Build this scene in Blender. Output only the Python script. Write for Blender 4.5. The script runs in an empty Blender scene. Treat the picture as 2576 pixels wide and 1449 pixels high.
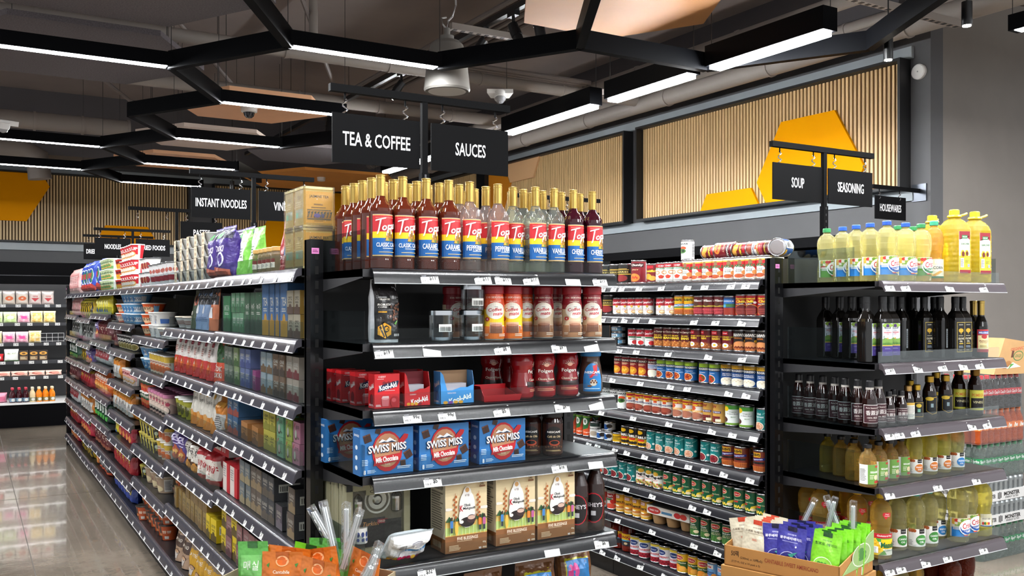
import bpy, math, random
from mathutils import Matrix, Vector
from mathutils.geometry import tessellate_polygon
PI = math.pi
random.seed(7)
SC = bpy.context.scene
COL = SC.collection
# ------------------------------------------------------------------ camera, world, exposure
TH = math.radians(30.8); CT, ST = math.cos(TH), math.sin(TH); FPX = 2302.0; EYE = 1.605; HOR = 767.5
cam = bpy.data.cameras.new('camera'); cam.sensor_width = 36; cam.lens = FPX / 2576 * 36
cam.shift_y = (HOR - 724.5) / 2576; cam.clip_start = .05; cam.clip_end = 100
camo = bpy.data.objects.new('camera', cam); COL.objects.link(camo)
camo.location = (0, 0, EYE); camo.rotation_euler = (PI / 2, 0, -TH); SC.camera = camo
W = bpy.data.worlds.new('world'); SC.world = W; W.use_nodes = True
W.node_tree.nodes['Background'].inputs[0].default_value = (.95, .97, 1, 1)
W.node_tree.nodes['Background'].inputs[1].default_value = 1.0      # the bright rest of the store beyond the built part
SC.view_settings.view_transform = 'Standard'; SC.view_settings.look = 'None'
SC.view_settings.exposure = 0.0; SC.view_settings.gamma = 1; SC.view_settings.use_curve_mapping = False
cy = SC.cycles
cy.max_bounces = 6; cy.diffuse_bounces = 3; cy.glossy_bounces = 3; cy.transmission_bounces = 3
cy.transparent_max_bounces = 16; cy.caustics_reflective = False; cy.caustics_refractive = False
cy.sample_clamp_indirect = 4
LED_W, LED_TRACK, LED_COOL = 235.0, 120.0, 20.0      # emission strengths of the linear lights, the spots, the cooler tubes

def px_on_y(px, Y):            # world X where the photo column px meets the plane Y
    t = (px - 1288) / FPX; return Y * (ST + t * CT) / (CT - t * ST)
def px_on_x(px, X):            # world Y where the photo column px meets the plane X
    t = (px - 1288) / FPX; return X * (CT - t * ST) / (ST + t * CT)
# ------------------------------------------------------------------ materials
_mats = {}
def lin(h):
    h = h.lstrip('#'); h = h if len(h) == 6 else ''.join(x * 2 for x in h); return tuple((lambda c: c / 12.92 if c <= .04045 else ((c + .055) / 1.055) ** 2.4)(int(h[i:i + 2], 16) / 255) for i in (0, 2, 4))
def M(col, kind='p', rough=None, s=1.0):
    key = (col, kind, rough, s)
    if key in _mats: return _mats[key]
    m = bpy.data.materials.new(kind + '_' + col.strip('#')); _mats[key] = m; m.use_nodes = True
    nt = m.node_tree; N, L = nt.nodes, nt.links; b = N['Principled BSDF']; out = N['Material Output']
    c = lin(col) + (1,)
    b.inputs['Base Color'].default_value = c
    b.inputs['Roughness'].default_value = rough if rough is not None else {'p': .5, 'g': .18, 'm': .28, 'foil': .3, 'paint': .55}.get(kind, .4)
    def noise(scale, detail=3, rough_=.55):
        tc = N.new('ShaderNodeTexCoord'); n = N.new('ShaderNodeTexNoise'); n.inputs['Scale'].default_value = scale
        n.inputs['Detail'].default_value = detail; n.inputs['Roughness'].default_value = rough_
        L.new(tc.outputs['Object'], n.inputs['Vector']); return n
    def vary(n, lo, hi, c0=c):
        r = N.new('ShaderNodeMapRange'); r.inputs[1].default_value = .3; r.inputs[2].default_value = .7
        r.inputs[3].default_value = lo; r.inputs[4].default_value = hi; L.new(n.outputs['Fac'], r.inputs[0])
        x = N.new('ShaderNodeMix'); x.data_type = 'RGBA'; x.blend_type = 'MULTIPLY'; x.inputs[0].default_value = 1
        x.inputs[6].default_value = c0; L.new(r.outputs[0], x.inputs[7]); L.new(x.outputs[2], b.inputs['Base Color'])
    if kind == 'm': b.inputs['Metallic'].default_value = 1
    if kind == 'g': b.inputs['Coat Weight'].default_value = .3
    if kind == 'dull': b.inputs['Specular IOR Level'].default_value = .04; b.inputs['Roughness'].default_value = .5
    if kind == 'foil':
        b.inputs['Metallic'].default_value = .12; b.inputs['Specular IOR Level'].default_value = .7
        n = noise(28, 2); bp = N.new('ShaderNodeBump'); bp.inputs['Strength'].default_value = .5; bp.inputs['Distance'].default_value = .012
        L.new(n.outputs['Fac'], bp.inputs['Height']); L.new(bp.outputs[0], b.inputs['Normal'])
    if kind in ('paint', 'felt', 'card'):
        vary(noise({'paint': 2.5, 'felt': 110, 'card': 9}[kind], 4), *{'paint': (.93, 1.05), 'felt': (.75, 1.3), 'card': (.92, 1.04)}[kind])
        if kind == 'felt': b.inputs['Roughness'].default_value = .95
        if kind == 'card': b.inputs['Roughness'].default_value = .8
    if kind == 'emit':
        b.inputs['Emission Color'].default_value = c; b.inputs['Emission Strength'].default_value = s
    if kind in ('clear', 'liq', 'wrap', 'tint'):
        N.remove(b); tr = N.new('ShaderNodeBsdfTransparent'); tr.inputs[0].default_value = c
        gl = N.new('ShaderNodeBsdfGlossy'); gl.inputs['Roughness'].default_value = rough if rough is not None else .06
        lw = N.new('ShaderNodeLayerWeight'); lw.inputs[0].default_value = .35
        base = tr
        if kind in ('liq', 'wrap'):
            df = N.new('ShaderNodeBsdfDiffuse'); df.inputs[0].default_value = c
            if kind == 'liq':
                tl = N.new('ShaderNodeBsdfTranslucent'); tl.inputs[0].default_value = c; ms = N.new('ShaderNodeMixShader'); ms.inputs[0].default_value = .55
                L.new(df.outputs[0], ms.inputs[1]); L.new(tl.outputs[0], ms.inputs[2]); df = ms
            mx = N.new('ShaderNodeMixShader'); mx.inputs[0].default_value = s
            L.new(tr.outputs[0], mx.inputs[1]); L.new(df.outputs[0], mx.inputs[2]); base = mx
        if kind == 'wrap' or kind == 'liq' and s > .2:
            n = noise(22 if kind == 'wrap' else 70, 3); bp = N.new('ShaderNodeBump'); bp.inputs['Strength'].default_value = .9; bp.inputs['Distance'].default_value = .02
            L.new(n.outputs['Fac'], bp.inputs['Height']); L.new(bp.outputs[0], gl.inputs['Normal'])
        fr = N.new('ShaderNodeMath'); fr.operation = 'MULTIPLY'; fr.inputs[1].default_value = {'clear': .22, 'wrap': .4}.get(kind, .6); L.new(lw.outputs['Fresnel'], fr.inputs[0])
        m2 = N.new('ShaderNodeMixShader'); L.new(fr.outputs[0], m2.inputs[0]); L.new(base.outputs[0], m2.inputs[1]); L.new(gl.outputs[0], m2.inputs[2])
        L.new(m2.outputs[0], out.inputs[0])
    if kind == 'floor':                    # polished concrete: grey brown mottling, darker sawn joints, faint scuffs in the polish
        n1 = noise(.9, 6, .6); n2 = noise(7, 5, .7)
        mm = N.new('ShaderNodeMath'); mm.operation = 'MULTIPLY_ADD'; L.new(n2.outputs['Fac'], mm.inputs[0]); mm.inputs[1].default_value = .4; L.new(n1.outputs['Fac'], mm.inputs[2])
        cr = N.new('ShaderNodeValToRGB'); L.new(mm.outputs[0], cr.inputs[0])
        cr.color_ramp.elements[0].position = .45; cr.color_ramp.elements[0].color = lin('5f564b') + (1,)
        cr.color_ramp.elements[1].position = .95; cr.color_ramp.elements[1].color = lin('94887a') + (1,)
        L.new(cr.outputs[0], b.inputs['Base Color'])
        mr = N.new('ShaderNodeMapRange'); mr.inputs[3].default_value = .05; mr.inputs[4].default_value = .16; L.new(n2.outputs['Fac'], mr.inputs[0]); L.new(mr.outputs[0], b.inputs['Roughness'])
        b.inputs['Coat Weight'].default_value = .5; b.inputs['Coat Roughness'].default_value = .04
        bp = N.new('ShaderNodeBump'); bp.inputs['Strength'].default_value = .06; bp.inputs['Distance'].default_value = .02; L.new(n2.outputs['Fac'], bp.inputs['Height']); L.new(bp.outputs[0], b.inputs['Normal'])
    if kind == 'wood':                     # oak veneer with vertical grain
        n = noise(4, 6, .65); mp = N.new('ShaderNodeMapping'); mp.inputs['Scale'].default_value = (14, 14, .6)
        L.new(N['Texture Coordinate'].outputs['Object'], mp.inputs[0]); L.new(mp.outputs[0], n.inputs['Vector']); vary(n, .78, 1.1)
    return m
BLK, DGR, WHT = '#0b0b0d', '#1a1b1e', '#f2f2ee'
# ------------------------------------------------------------------ mesh builder
class B:
    def __init__(s): s.v = []; s.f = []; s.k = []; s.ml = []; s.T = Matrix()
    def mi(s, m):
        if m not in s.ml: s.ml.append(m)
        return s.ml.index(m)
    def add(s, vs, fs, m):
        o = len(s.v); i = s.mi(m)
        s.v += [tuple(s.T @ Vector(p)) for p in vs]
        for f in fs: s.f.append([o + j for j in f]); s.k.append(i)
        return s
    def face(s, pts, m): return s.add(pts, [range(len(pts))], m)
    def box(s, x0, x1, y0, y1, z0, z1, m, top=None, bv=0):
        if bv:
            pr = [(x0 + bv, y0), (x1 - bv, y0), (x1, y0 + bv), (x1, y1 - bv), (x1 - bv, y1), (x0 + bv, y1), (x0, y1 - bv), (x0, y0 + bv)]
            return s.prism(pr, z0, z1, m)
        v = [(x0, y0, z0), (x1, y0, z0), (x1, y1, z0), (x0, y1, z0), (x0, y0, z1), (x1, y0, z1), (x1, y1, z1), (x0, y1, z1)]
        return s.add(v, [(3, 2, 1, 0), (4, 5, 6, 7), (0, 1, 5, 4), (1, 2, 6, 5), (2, 3, 7, 6), (3, 0, 4, 7)], m)
    def prism(s, poly, z0, z1, m, axis='z'):
        n = len(poly); q = {'z': lambda a, b, c: (a, b, c), 'x': lambda a, b, c: (c, a, b), 'y': lambda a, b, c: (a, c, b)}[axis]
        v = [q(a, b, z0) for a, b in poly] + [q(a, b, z1) for a, b in poly]
        return s.add(v, [list(range(n))[::-1], list(range(n, 2 * n))] + [(i, (i + 1) % n, n + (i + 1) % n, n + i) for i in range(n)], m)
    def lathe(s, prof, m, n=20, sq=None, caps=True):
        """prof: (r, z[, material]) upward; sq: squareness (x half, y half scale, power)"""
        rings = []
        for p in prof:
            r, z = p[0], p[1]; ring = []
            for i in range(n):
                a = 2 * PI * i / n + (PI / n if sq else 0); ca, sa = math.cos(a), math.sin(a)
                if sq:
                    e = 2 / sq[2]; ca = math.copysign(abs(ca) ** e, ca) * sq[0]; sa = math.copysign(abs(sa) ** e, sa) * sq[1]
                ring.append((r * ca, r * sa, z))
            rings.append(ring)
        vs = [p for r in rings for p in r]
        for j in range(len(rings) - 1):
            mm = prof[j + 1][2] if len(prof[j + 1]) > 2 else m
            o = len(s.v)
            s.add(rings[j] + rings[j + 1], [(i, (i + 1) % n, n + (i + 1) % n, n + i) for i in range(n)], mm)
        if caps:
            s.add(rings[0], [list(range(n))[::-1]], prof[1][2] if len(prof[1]) > 2 else m); s.add(rings[-1], [range(n)], prof[-1][2] if len(prof[-1]) > 2 else m)
        return s
    def tube(s, pts, r, m, n=8, caps=True):
        pts = [Vector(p) for p in pts]; rings = []
        for i, p in enumerate(pts):
            d = (pts[min(i + 1, len(pts) - 1)] - pts[max(i - 1, 0)]).normalized()
            u = d.cross(Vector((0, 0, 1)) if abs(d.z) < .9 else Vector((1, 0, 0))).normalized(); w = d.cross(u)
            rings.append([tuple(p + r * (math.cos(2 * PI * k / n) * u + math.sin(2 * PI * k / n) * w)) for k in range(n)])
        fs = [(j * n + k, j * n + (k + 1) % n, (j + 1) * n + (k + 1) % n, (j + 1) * n + k) for j in range(len(pts) - 1) for k in range(n)]
        if caps: fs += [list(range(n))[::-1], [(len(pts) - 1) * n + k for k in range(n)]]
        return s.add([p for r_ in rings for p in r_], fs, m)
    def bar(s, a, b, w, h, m):       # rectangular bar between two points, h along z
        a, b = Vector(a), Vector(b); d = (b - a).normalized(); u = d.cross(Vector((0, 0, 1))).normalized() * w / 2; z = Vector((0, 0, h / 2))
        v = [tuple(p + q) for p in (a, b) for q in (-u - z, u - z, u + z, -u + z)]
        return s.add(v, [(0, 1, 2, 3), (7, 6, 5, 4), (0, 4, 5, 1), (1, 5, 6, 2), (2, 6, 7, 3), (3, 7, 4, 0)], m)
    def mesh(s, name, ang=.7):
        me = bpy.data.meshes.new(name); me.from_pydata(s.v, [], s.f)
        for m in s.ml: me.materials.append(m)
        me.polygons.foreach_set('material_index', s.k); me.polygons.foreach_set('use_smooth', [True] * len(s.f))
        me.update(); me.validate()
        if ang: me.set_sharp_from_angle(angle=ang)
        return me
    def obj(s, name, parent=None, ang=.7, **kw): return link(name, s.mesh(name, ang), parent, **kw)
def link(name, data, parent=None, loc=None, rz=0, label=None, cat=None, group=None, kind=None):
    o = bpy.data.objects.new(name, data); COL.objects.link(o); o.parent = parent
    if loc: o.location = loc
    if rz: o.rotation_euler[2] = rz
    for k, v in (('label', label), ('category', cat), ('group', group), ('kind', kind)):
        if v: o[k] = v
    return o
def empty(name, loc, label, cat, group=None, rz=0): return link(name, None, None, loc, rz, label, cat, group)
def struct(name, b, **kw): return b.obj(name, kind='structure', **kw)
# ------------------------------------------------------------------ printed designs: primitives in unit coordinates over a W x H panel
_tx = {}
def text_polys(body, bold=0.0, shear=0.0):
    k = (body, bold, shear)
    if k not in _tx:
        c = bpy.data.curves.new('t', 'FONT'); c.body = body; c.resolution_u = 2; c.offset = bold; c.shear = shear
        o = bpy.data.objects.new('t', c); m = o.to_mesh(); co = [v.co[:2] for v in m.vertices]
        x0 = min(p[0] for p in co); x1 = max(p[0] for p in co); y0 = min(p[1] for p in co); y1 = max(p[1] for p in co)
        polys = []
        for p in m.polygons:
            polys.append([((co[i][0] - x0), (co[i][1] - y0)) for i in p.vertices])
        _tx[k] = (polys, x1 - x0, y1 - y0); o.to_mesh_clear(); bpy.data.objects.remove(o); bpy.data.curves.remove(c)
    return _tx[k]
def R(u0, v0, u1, v1, c): return ('P', [(u0, v0), (u1, v0), (u1, v1), (u0, v1)], c)
def G(pts, c): return ('P', pts, c)
def E(cx, cy, rx, ry, c, n=18): return ('P', [(cx + rx * math.cos(2 * PI * i / n), cy + ry * math.sin(2 * PI * i / n)) for i in range(n)], c)
def T(s, cx, cy, h, c, w=None, bold=.012, shear=0, rot=0): return ('T', s, cx, cy, h, c, w, bold, shear, rot)
def LN(u0, u1, v0, v1, n, c): # lines of small print
    h = (v1 - v0) / n; r = random.Random(n * 31 + int(u0 * 100))
    return [R(u0, v0 + h * i + h * .25, u1 - (u1 - u0) * r.random() * .3, v0 + h * i + h * .75, c) for i in range(n)]
def BC(u0, u1, v0, v1, n=9, c='#222222'): # bar code
    w = (u1 - u0) / n; r = random.Random(3)
    return [R(u0 + w * i, v0, u0 + w * (i + .3 + .4 * r.random()), v1, c) for i in range(n)]
def clip(poly, ax, lo, hi):
    for sgn, lim in ((1, lo), (-1, hi)):
        res = []; n = len(poly)
        for i in range(n):
            p, q = poly[i], poly[(i + 1) % n]; a = sgn * (p[ax] - lim); b = sgn * (q[ax] - lim)
            if a >= 0: res.append(p)
            if a * b < 0:
                t = a / (a - b); res.append((p[0] + t * (q[0] - p[0]), p[1] + t * (q[1] - p[1])))
        poly = res
        if len(poly) < 3: return []
    return poly
def cells(poly, cu, cv):
    out = [poly]
    for ax, cs in ((0, cu), (1, cv)):
        if not cs: continue
        nx = []
        for p in out:
            lo = min(q[ax] for q in p); hi = max(q[ax] for q in p)
            if hi - lo <= cs: nx.append(p); continue
            k = math.floor(lo / cs)
            while k * cs < hi:
                c = clip(p, ax, k * cs, (k + 1) * cs)
                if len(c) > 2: nx.append(c)
                k += 1
        out = nx
    return out
EPS = .00014
def flat(lst):
    for x in lst:
        if isinstance(x, list): yield from flat(x)
        else: yield x
def decal(b, des, W_, H_, fn, kind='p', cu=None, cv=None, off=0, clipb=True, rough=None):
    """lay a design on a surface; fn(u, v, lift) maps metres on the panel (u from its middle, v from its foot) to a point"""
    for i, d in enumerate(flat(des)):
        lift = EPS * (i + 1) + off
        if d[0] == 'P': ps = [[((u - .5) * W_, v * H_) for u, v in d[1]]]; c = d[2]
        else:
            _, s_, cx, cy_, h, c, w, bold, sh, rot = d
            pl, tw, tH = text_polys(s_, bold, sh); sy = h * H_ / tH; sx = (w * W_ / tw) if w else sy * .8
            cr, sr = math.cos(rot), math.sin(rot); ps = []
            for p in pl:
                q = []
                for x, y in p:
                    x = (x - tw / 2) * sx; y = (y - tH / 2) * sy
                    q.append(((cx - .5) * W_ + x * cr - y * sr, cy_ * H_ + x * sr + y * cr))
                ps.append(q)
        m = M(c, kind, rough)
        for p in ps:
            if clipb:
                if min(q[0] for q in p) < -W_ / 2 or max(q[0] for q in p) > W_ / 2: p = clip(p, 0, -W_ / 2, W_ / 2)
                if len(p) > 2 and (min(q[1] for q in p) < 0 or max(q[1] for q in p) > H_): p = clip(p, 1, 0, H_)
            if len(p) < 3: continue
            for c_ in (cells(p, cu, cv) if cu or cv else [p]):
                b.face([fn(u, v, lift) for u, v in c_], m)
def on_front(y, z0=0): return lambda u, v, o: (u, y - o, z0 + v)
def on_right(x, z0=0): return lambda u, v, o: (x + o, u, z0 + v)
def on_left(x, z0=0): return lambda u, v, o: (x - o, -u, z0 + v)
def on_cyl(r, z0=0, a0=0): return lambda u, v, o: ((r + o) * math.sin(u / r + a0), -(r + o) * math.cos(u / r + a0), z0 + v)
# ------------------------------------------------------------------ things: prototypes, copies, labels
PROTO = {}
class Proto:
    """one kind of product: parts = [(name, mesh, part label)], the first is the thing's own mesh"""
    def __init__(s, key, name, cat, desc, parts, w, d, h): s.key, s.name, s.cat, s.desc, s.parts, s.w, s.d, s.h = key, name, cat, desc, parts, w, d, h; PROTO[key] = s
PLACED = []
def put(key, loc, rz=0, shelf='', order=0.0, ref='', tier='', rx=0, ry=0, sc=1, desc=None, full=None):
    p = PROTO[key]
    o = bpy.data.objects.new(p.name, p.parts[0][1]); COL.objects.link(o)
    o.location = loc; o.rotation_euler = (rx, ry, rz); o.scale = (sc,) * 3
    for nm, me, lb in p.parts[1:]:
        c = bpy.data.objects.new(nm, me); COL.objects.link(c); c.parent = o
        if lb: c['label'] = lb
    o['category'] = p.cat; o['key'] = key
    PLACED.append((o, desc or p.desc, shelf, order, ref, tier, full)); return o
ORD = 'first second third fourth fifth sixth seventh eighth ninth tenth eleventh twelfth thirteenth fourteenth fifteenth sixteenth seventeenth eighteenth nineteenth twentieth'.split()
def nth(i): return ORD[i] if i < 20 else ['twenty', 'thirty', 'forty', 'fifty'][(i + 1) // 10 - 2] + '-' + (ORD[(i + 1) % 10 - 1] if (i + 1) % 10 else 'last')
ROUND = ('bottle', 'can', 'jar', 'tub', 'cup', 'bowl')
def settle():
    """ease apart goods that squeeze into each other on a shelf"""
    by = {}
    for rec in PLACED:
        o = rec[0]
        if 'open' in rec[2] or o.rotation_euler[0] or rec[6] or 'lying' in rec[5]: continue
        p = PROTO[o['key']]; w, d = p.w * o.scale[0] / 2, p.d * o.scale[0] / 2; a = o.rotation_euler[2]
        hx_, hy_ = (w, w) if p.cat in ROUND else (abs(w * math.cos(a)) + abs(d * math.sin(a)), abs(w * math.sin(a)) + abs(d * math.cos(a)))
        by.setdefault((rec[2], round(o.location.z / .03)), []).append([o, hx_, hy_, p.cat in ROUND])
    for its in by.values():
        for _ in range(25):
            moved = False
            for i in range(len(its)):
                for j in range(i + 1, len(its)):
                    (a, ax, ay, ar), (b_, bx, by_, br) = its[i], its[j]; dx, dy = b_.location.x - a.location.x, b_.location.y - a.location.y
                    if ar and br:
                        r = ax + bx + .0006; q = math.hypot(dx, dy)
                        if q >= r: continue
                        k = (r - q) / 2 / max(q, 1e-4); mx_, my_ = dx * k, dy * k
                    else:
                        ox, oy = ax + bx + .0006 - abs(dx), ay + by_ + .0006 - abs(dy)
                        if ox <= 0 or oy <= 0: continue
                        mx_, my_ = (math.copysign(ox / 2, dx), 0) if ox < oy else (0, math.copysign(oy / 2, dy))
                    mx_ = max(-.008, min(.008, mx_)); my_ = max(-.008, min(.008, my_)); moved = True
                    a.location.x -= mx_; a.location.y -= my_; b_.location.x += mx_; b_.location.y += my_
            if not moved: break
    for rec in PLACED: del rec[0]['key']
def label_all():
    settle()
    seen = {}
    for rec in PLACED: seen.setdefault((rec[1], rec[2], rec[5]), []).append(rec)
    def short(t):
        for w in (' a ', ' the ', ' with ', ' and ', ' without label', ' bottle', ' display'):
            if len(t.replace(',', ' ').split()) > 16: t = t.replace(w, ' ')
        return t
    for (desc, shelf, tier), rs in seen.items():
        rs.sort(key=lambda r: r[3])
        for i, (o, _, _, _, ref, _, full) in enumerate(rs):
            tier = tier.strip(); t = (tier + ' ') if tier else ''
            o['label'] = full or short(f'{t}{desc} on the {shelf}' if len(rs) == 1 else f'{t}{desc}, {nth(i)} from {ref}, {shelf}')
            o['group'] = f'{desc}s, {shelf}'
# ================================================================== the room
GREY, DKG = '#545456', '#4a474a'
b = B(); b.face([(-9, -5, 0), (13, -5, 0), (13, 14.6, 0), (-9, 14.6, 0)], M('#8a8176', 'floor')); struct('floor', b)
b = B()
for x in (-3.4, -1.2, .35, 2.65, 5.0): b.box(x, x + .005, -5, 14.5, .0002, .0012, M('#4d463f', 'p'))
for y in (1.2, 4.9, 8.6, 12.3): b.box(-8, 12, y, y + .005, .0002, .0013, M('#4d463f', 'p'))
struct('floor_joint', b)
b = B(); b.box(-9, 13, -1.5, 14.8, 4.3, 4.4, M('#978d8a', 'paint')); struct('ceiling', b)
b = B(); b.box(-9, 6.3, 14.6, 14.75, 0, 4.3, M(GREY, 'paint')); b.box(-9, 6.2, 14.56, 14.6, 3.62, 4.3, M(DKG, 'paint')); struct('wall_back', b)
b = B(); b.box(6.2, 6.35, 4.28, 14.75, 0, 4.3, M(GREY, 'paint')); b.box(6.13, 6.2, 4.5, 14.6, 3.66, 4.3, M(DKG, 'paint')); struct('wall_right', b)
b = B(); b.box(6.35, 12, 4.28, 4.4, 0, 4.3, M('#7d7771', 'paint')); struct('wall_corner', b)
b = B()
b.box(6.17, 6.2, 4.42, 14.56, 3.487, 3.575, M('#a3acb1', 'paint')); b.box(6.18, 6.2, 4.42, 14.55, 2.40, 2.486, M('#98a1a6', 'paint')); struct('trim_1', b)
b = B(); b.box(-9, 6.2, 14.57, 14.6, 3.487, 3.58, M('#a3acb1', 'paint')); b.box(-9, 6.2, 14.56, 14.6, 2.38, 2.486, M('#b6bdc0', 'paint')); struct('trim_2', b)
OAK, OAKD = M('#eac68e', 'wood'), M('#4a331a', 'p', .8)
def slat_panel(p0, p1, wall, label):
    """wooden slat panel in a black box frame; p0..p1 along the wall, z 2.51 to 3.46, standing off it towards the room"""
    f, s = B(), B(); z0, z1 = 2.51, 3.46; bk = M('#141415', 'p')
    L = p1 - p0; e = .022; dp = .13
    f.box(0, L, -dp, 0, z0 - e, z0, bk); f.box(0, L, -dp, 0, z1, z1 + e, bk); f.box(-e, 0, -dp, 0, z0 - e, z1 + e, bk); f.box(L, L + e, -dp, 0, z0 - e, z1 + e, bk)
    s.box(0, L, -.03, 0, z0, z1, OAKD); n = int(L / .039)
    for i in range(n):
        x = (i + .5) * L / n; s.box(x - .011, x + .011, -.046, -.03, z0, z1, OAK)
    o = empty('slat_panel', (p0, 14.6, 0) if wall == 'back' else (6.2, p1, 0), label, 'wall panel', 'wooden slat wall panels', 0 if wall == 'back' else -PI / 2)
    f.obj('frame', o, label='black box frame'); s.obj('slats', o)
slat_panel(4.47, 7.62, 'right', 'long wooden slat wall panel with big orange hexagon behind the soup and seasoning sign')
slat_panel(7.86, 10.9, 'right', 'wooden slat wall panel behind the tops of the clear syrup bottles')
slat_panel(11.15, 14.2, 'right', 'wooden slat wall panel deepest along the side wall, above the syrup bottles')
slat_panel(-2.2, 2.9, 'back', 'wooden slat wall panel above the lit cooler on the back wall')
slat_panel(3.3, 6.0, 'back', 'wooden slat wall panel behind the instant noodles sign on the back wall')
def hexagon(cx, cz, r, wall, lo, hi, label, col='#ffaa00', p_lo=-99, p_hi=99, th=.025):
    poly = [(cx + r * math.cos(PI / 3 * i), cz + r * math.sin(PI / 3 * i)) for i in range(6)]
    poly = clip(clip(poly, 1, lo, hi), 0, p_lo, p_hi); b = B()
    if wall == 'back': b.prism(poly, 14.55 - th, 14.55, M(col, 'dull'), 'y')
    else: b.prism(poly, 6.15 - th, 6.15, M(col, 'dull'), 'x')
    b.obj('wall_hexagon', label=label, cat='wall decoration', group='orange hexagons on the slat walls')
hexagon(5.39, 2.71, .575, 'r', 2.512, 3.458, 'large orange hexagon on wooden slats behind the soup sign')
hexagon(6.325, 2.174, .575, 'r', 2.512, 3.458, 'low cut off orange hexagon next to the large orange hexagon', p_lo=5.72)
hexagon(10.05, 3.71, .575, 'r', 2.512, 3.458, 'peach cut off hexagon at the top of the second side wall panel', '#e6b888')
hexagon(10.90, 3.21, .575, 'r', 2.512, 3.458, 'orange brown hexagon at the far end of second side wall panel', '#d88a28', p_hi=10.9)
hexagon(.435, 3.285, .58, 'back', 2.512, 3.458, 'orange hexagon on the slats above the lit cooler', '#ffa400')
hexagon(2.035, 2.27, .58, 'back', 2.512, 3.458, 'low orange hexagon on the back wall behind noodles sign', '#ffa400')
hexagon(4.55, 2.69, .58, 'back', 2.512, 3.458, 'orange hexagon on the back wall beside the gold tea tins')
hexagon(5.42, 3.19, .58, 'back', 2.512, 3.458, 'orange hexagon on the back wall behind the syrup bottle caps', p_hi=6.0)
# ------------------------------------------------------------------ hexagon lights
A_, ZB = .95, 3.105; X0, Y0 = 1.5545, 5.07; SQ = A_ * math.sqrt(3) / 2
BAR = M('#0a0b0e', 'dull')
def led(p, q, label, group='linear ceiling lights', z=ZB, h=.085, w=.085, k=1.0, drop=.002):
    p, q = Vector((p[0], p[1], z)), Vector((q[0], q[1], z)); d = (q - p).normalized() * .03; o = empty('linear_light', ((p + q) / 2)[:], label, 'ceiling light', group); b = B()
    c = (p + q) / 2; b.bar(p - c, q - c, w, h, BAR); b.obj('housing', o)
    b = B(); b.bar(p - c + d + Vector((0, 0, -h / 2 - drop / 2)), q - c - d + Vector((0, 0, -h / 2 - drop / 2)), w * .8, drop, M('#fbfdff', 'emit', None, LED_W * k)); b.obj('diffuser', o, label='glowing white diffuser')
    for u in (p, q): b = B(); b.tube([u - c + Vector((0, 0, h / 2)), u - c + Vector((0, 0, 4.3 - z))], .0025, M('#555555', 'm'), 5); b.obj('hanging_wire', o)
def hx(k, m): return X0 + 1.5 * A_ * k, Y0 + SQ * (2 * m + k % 2)
names = ['closest to the camera, over the tea aisle', 'over the beige hexagon panel', 'below the white hexagon panel', 'below the third peach panel', 'deepest, just before the back wall slats']
for m in range(5):
    x, y = hx(0, m); led((x, y), (x + A_, y), 'bright linear ceiling light ' + names[m])
for m, nm in ((0, 'over the floor aisle below the big dark felt panel'), (2, 'over the floor aisle before the dark beam'), (3, 'over the floor aisle before the back wall')):
    x, y = hx(-1, m); led((x, y), (x + A_, y), 'bright linear ceiling light ' + nm)
for i, (u, v) in enumerate(((3.3, 4.2), (4.36, 5.23), (5.4, 6.68), (7.9, 9.3))):
    led((3.93, u), (3.93, v), f'linear ceiling light running along the side wall, {nth(i)} from the orange hexagon end', 'linear ceiling lights along the side wall', ZB + .02, .125, .11, 1.0, .021)
led((4.8, 1.9), (4.8, 2.83), 'linear ceiling light at the top edge beside the corner wall')
for i, (k, m) in enumerate(((0, -1), (0, -2), (-1, -1), (-1, -2), (1, -2), (2, -2), (3, -2), (0, -3), (2, -3), (-2, 0), (-2, -2), (-2, 1), (-2, 2), (-2, 3), (0, -4), (1, -4), (2, -4), (0, -5), (2, -5), (1, -6), (3, -4))):  # unseen lights added on the hexagon grid to brighten the shelf fronts
    x, y = hx(k, m); led((x, y), (x + A_, y), 'added linear ceiling light out of view beside, above or behind the camera', 'added linear ceiling lights out of view')
def strut(p, q, label):
    b = B(); c = ((p[0] + q[0]) / 2, (p[1] + q[1]) / 2, ZB); b.bar((p[0] - c[0], p[1] - c[1], 0), (q[0] - c[0], q[1] - c[1], 0), .05, .11, BAR)
    b.obj('ceiling_strut', loc=c, label=label, cat='ceiling bar', group='black bars of the hexagon ceiling')
def L_(m): return hx(0, m)
def J_(m): x, y = hx(-1, m); return (x + A_, y)
zig = []
for m in range(5): zig += [L_(m), J_(m)]
st = 'black ceiling bar zigzagging over the tea aisle, '
strut(L_(0), J_(-1), 'black ceiling bar leaving the frame above the closest light over the tea aisle')
for i in range(len(zig) - 2): strut(zig[i], zig[i + 1], st + nth(i) + ' from the camera')
M1, M2 = hx(1, -1), (hx(1, -1)[0] + A_, hx(1, -1)[1]); M3 = hx(2, -1); M3 = (M2[0] + A_ / 2, M2[1] - SQ); N3 = (X0 + A_, Y0)
strut(N3, M1, 'black ceiling bar lit by a spotlight in front of the white speaker')
strut(M1, M2, 'black ceiling bar running below the big peach panel'); strut(M1, (M1[0] - A_ / 2, M1[1] - SQ), 'black ceiling bar crossing the big peach panel')
strut(M2, M3, 'black ceiling bar above the orange hexagon wall panel'); strut(M3, (M2[0], M2[1] - 2 * SQ), 'black ceiling bar above the white wall disc')
strut((X0 + A_, L_(2)[1]), hx(1, 1), 'black ceiling bar behind the tea and coffee sign'); strut((X0 + A_, L_(3)[1]), hx(1, 3), 'black ceiling bar above the vinegar sign')
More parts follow.
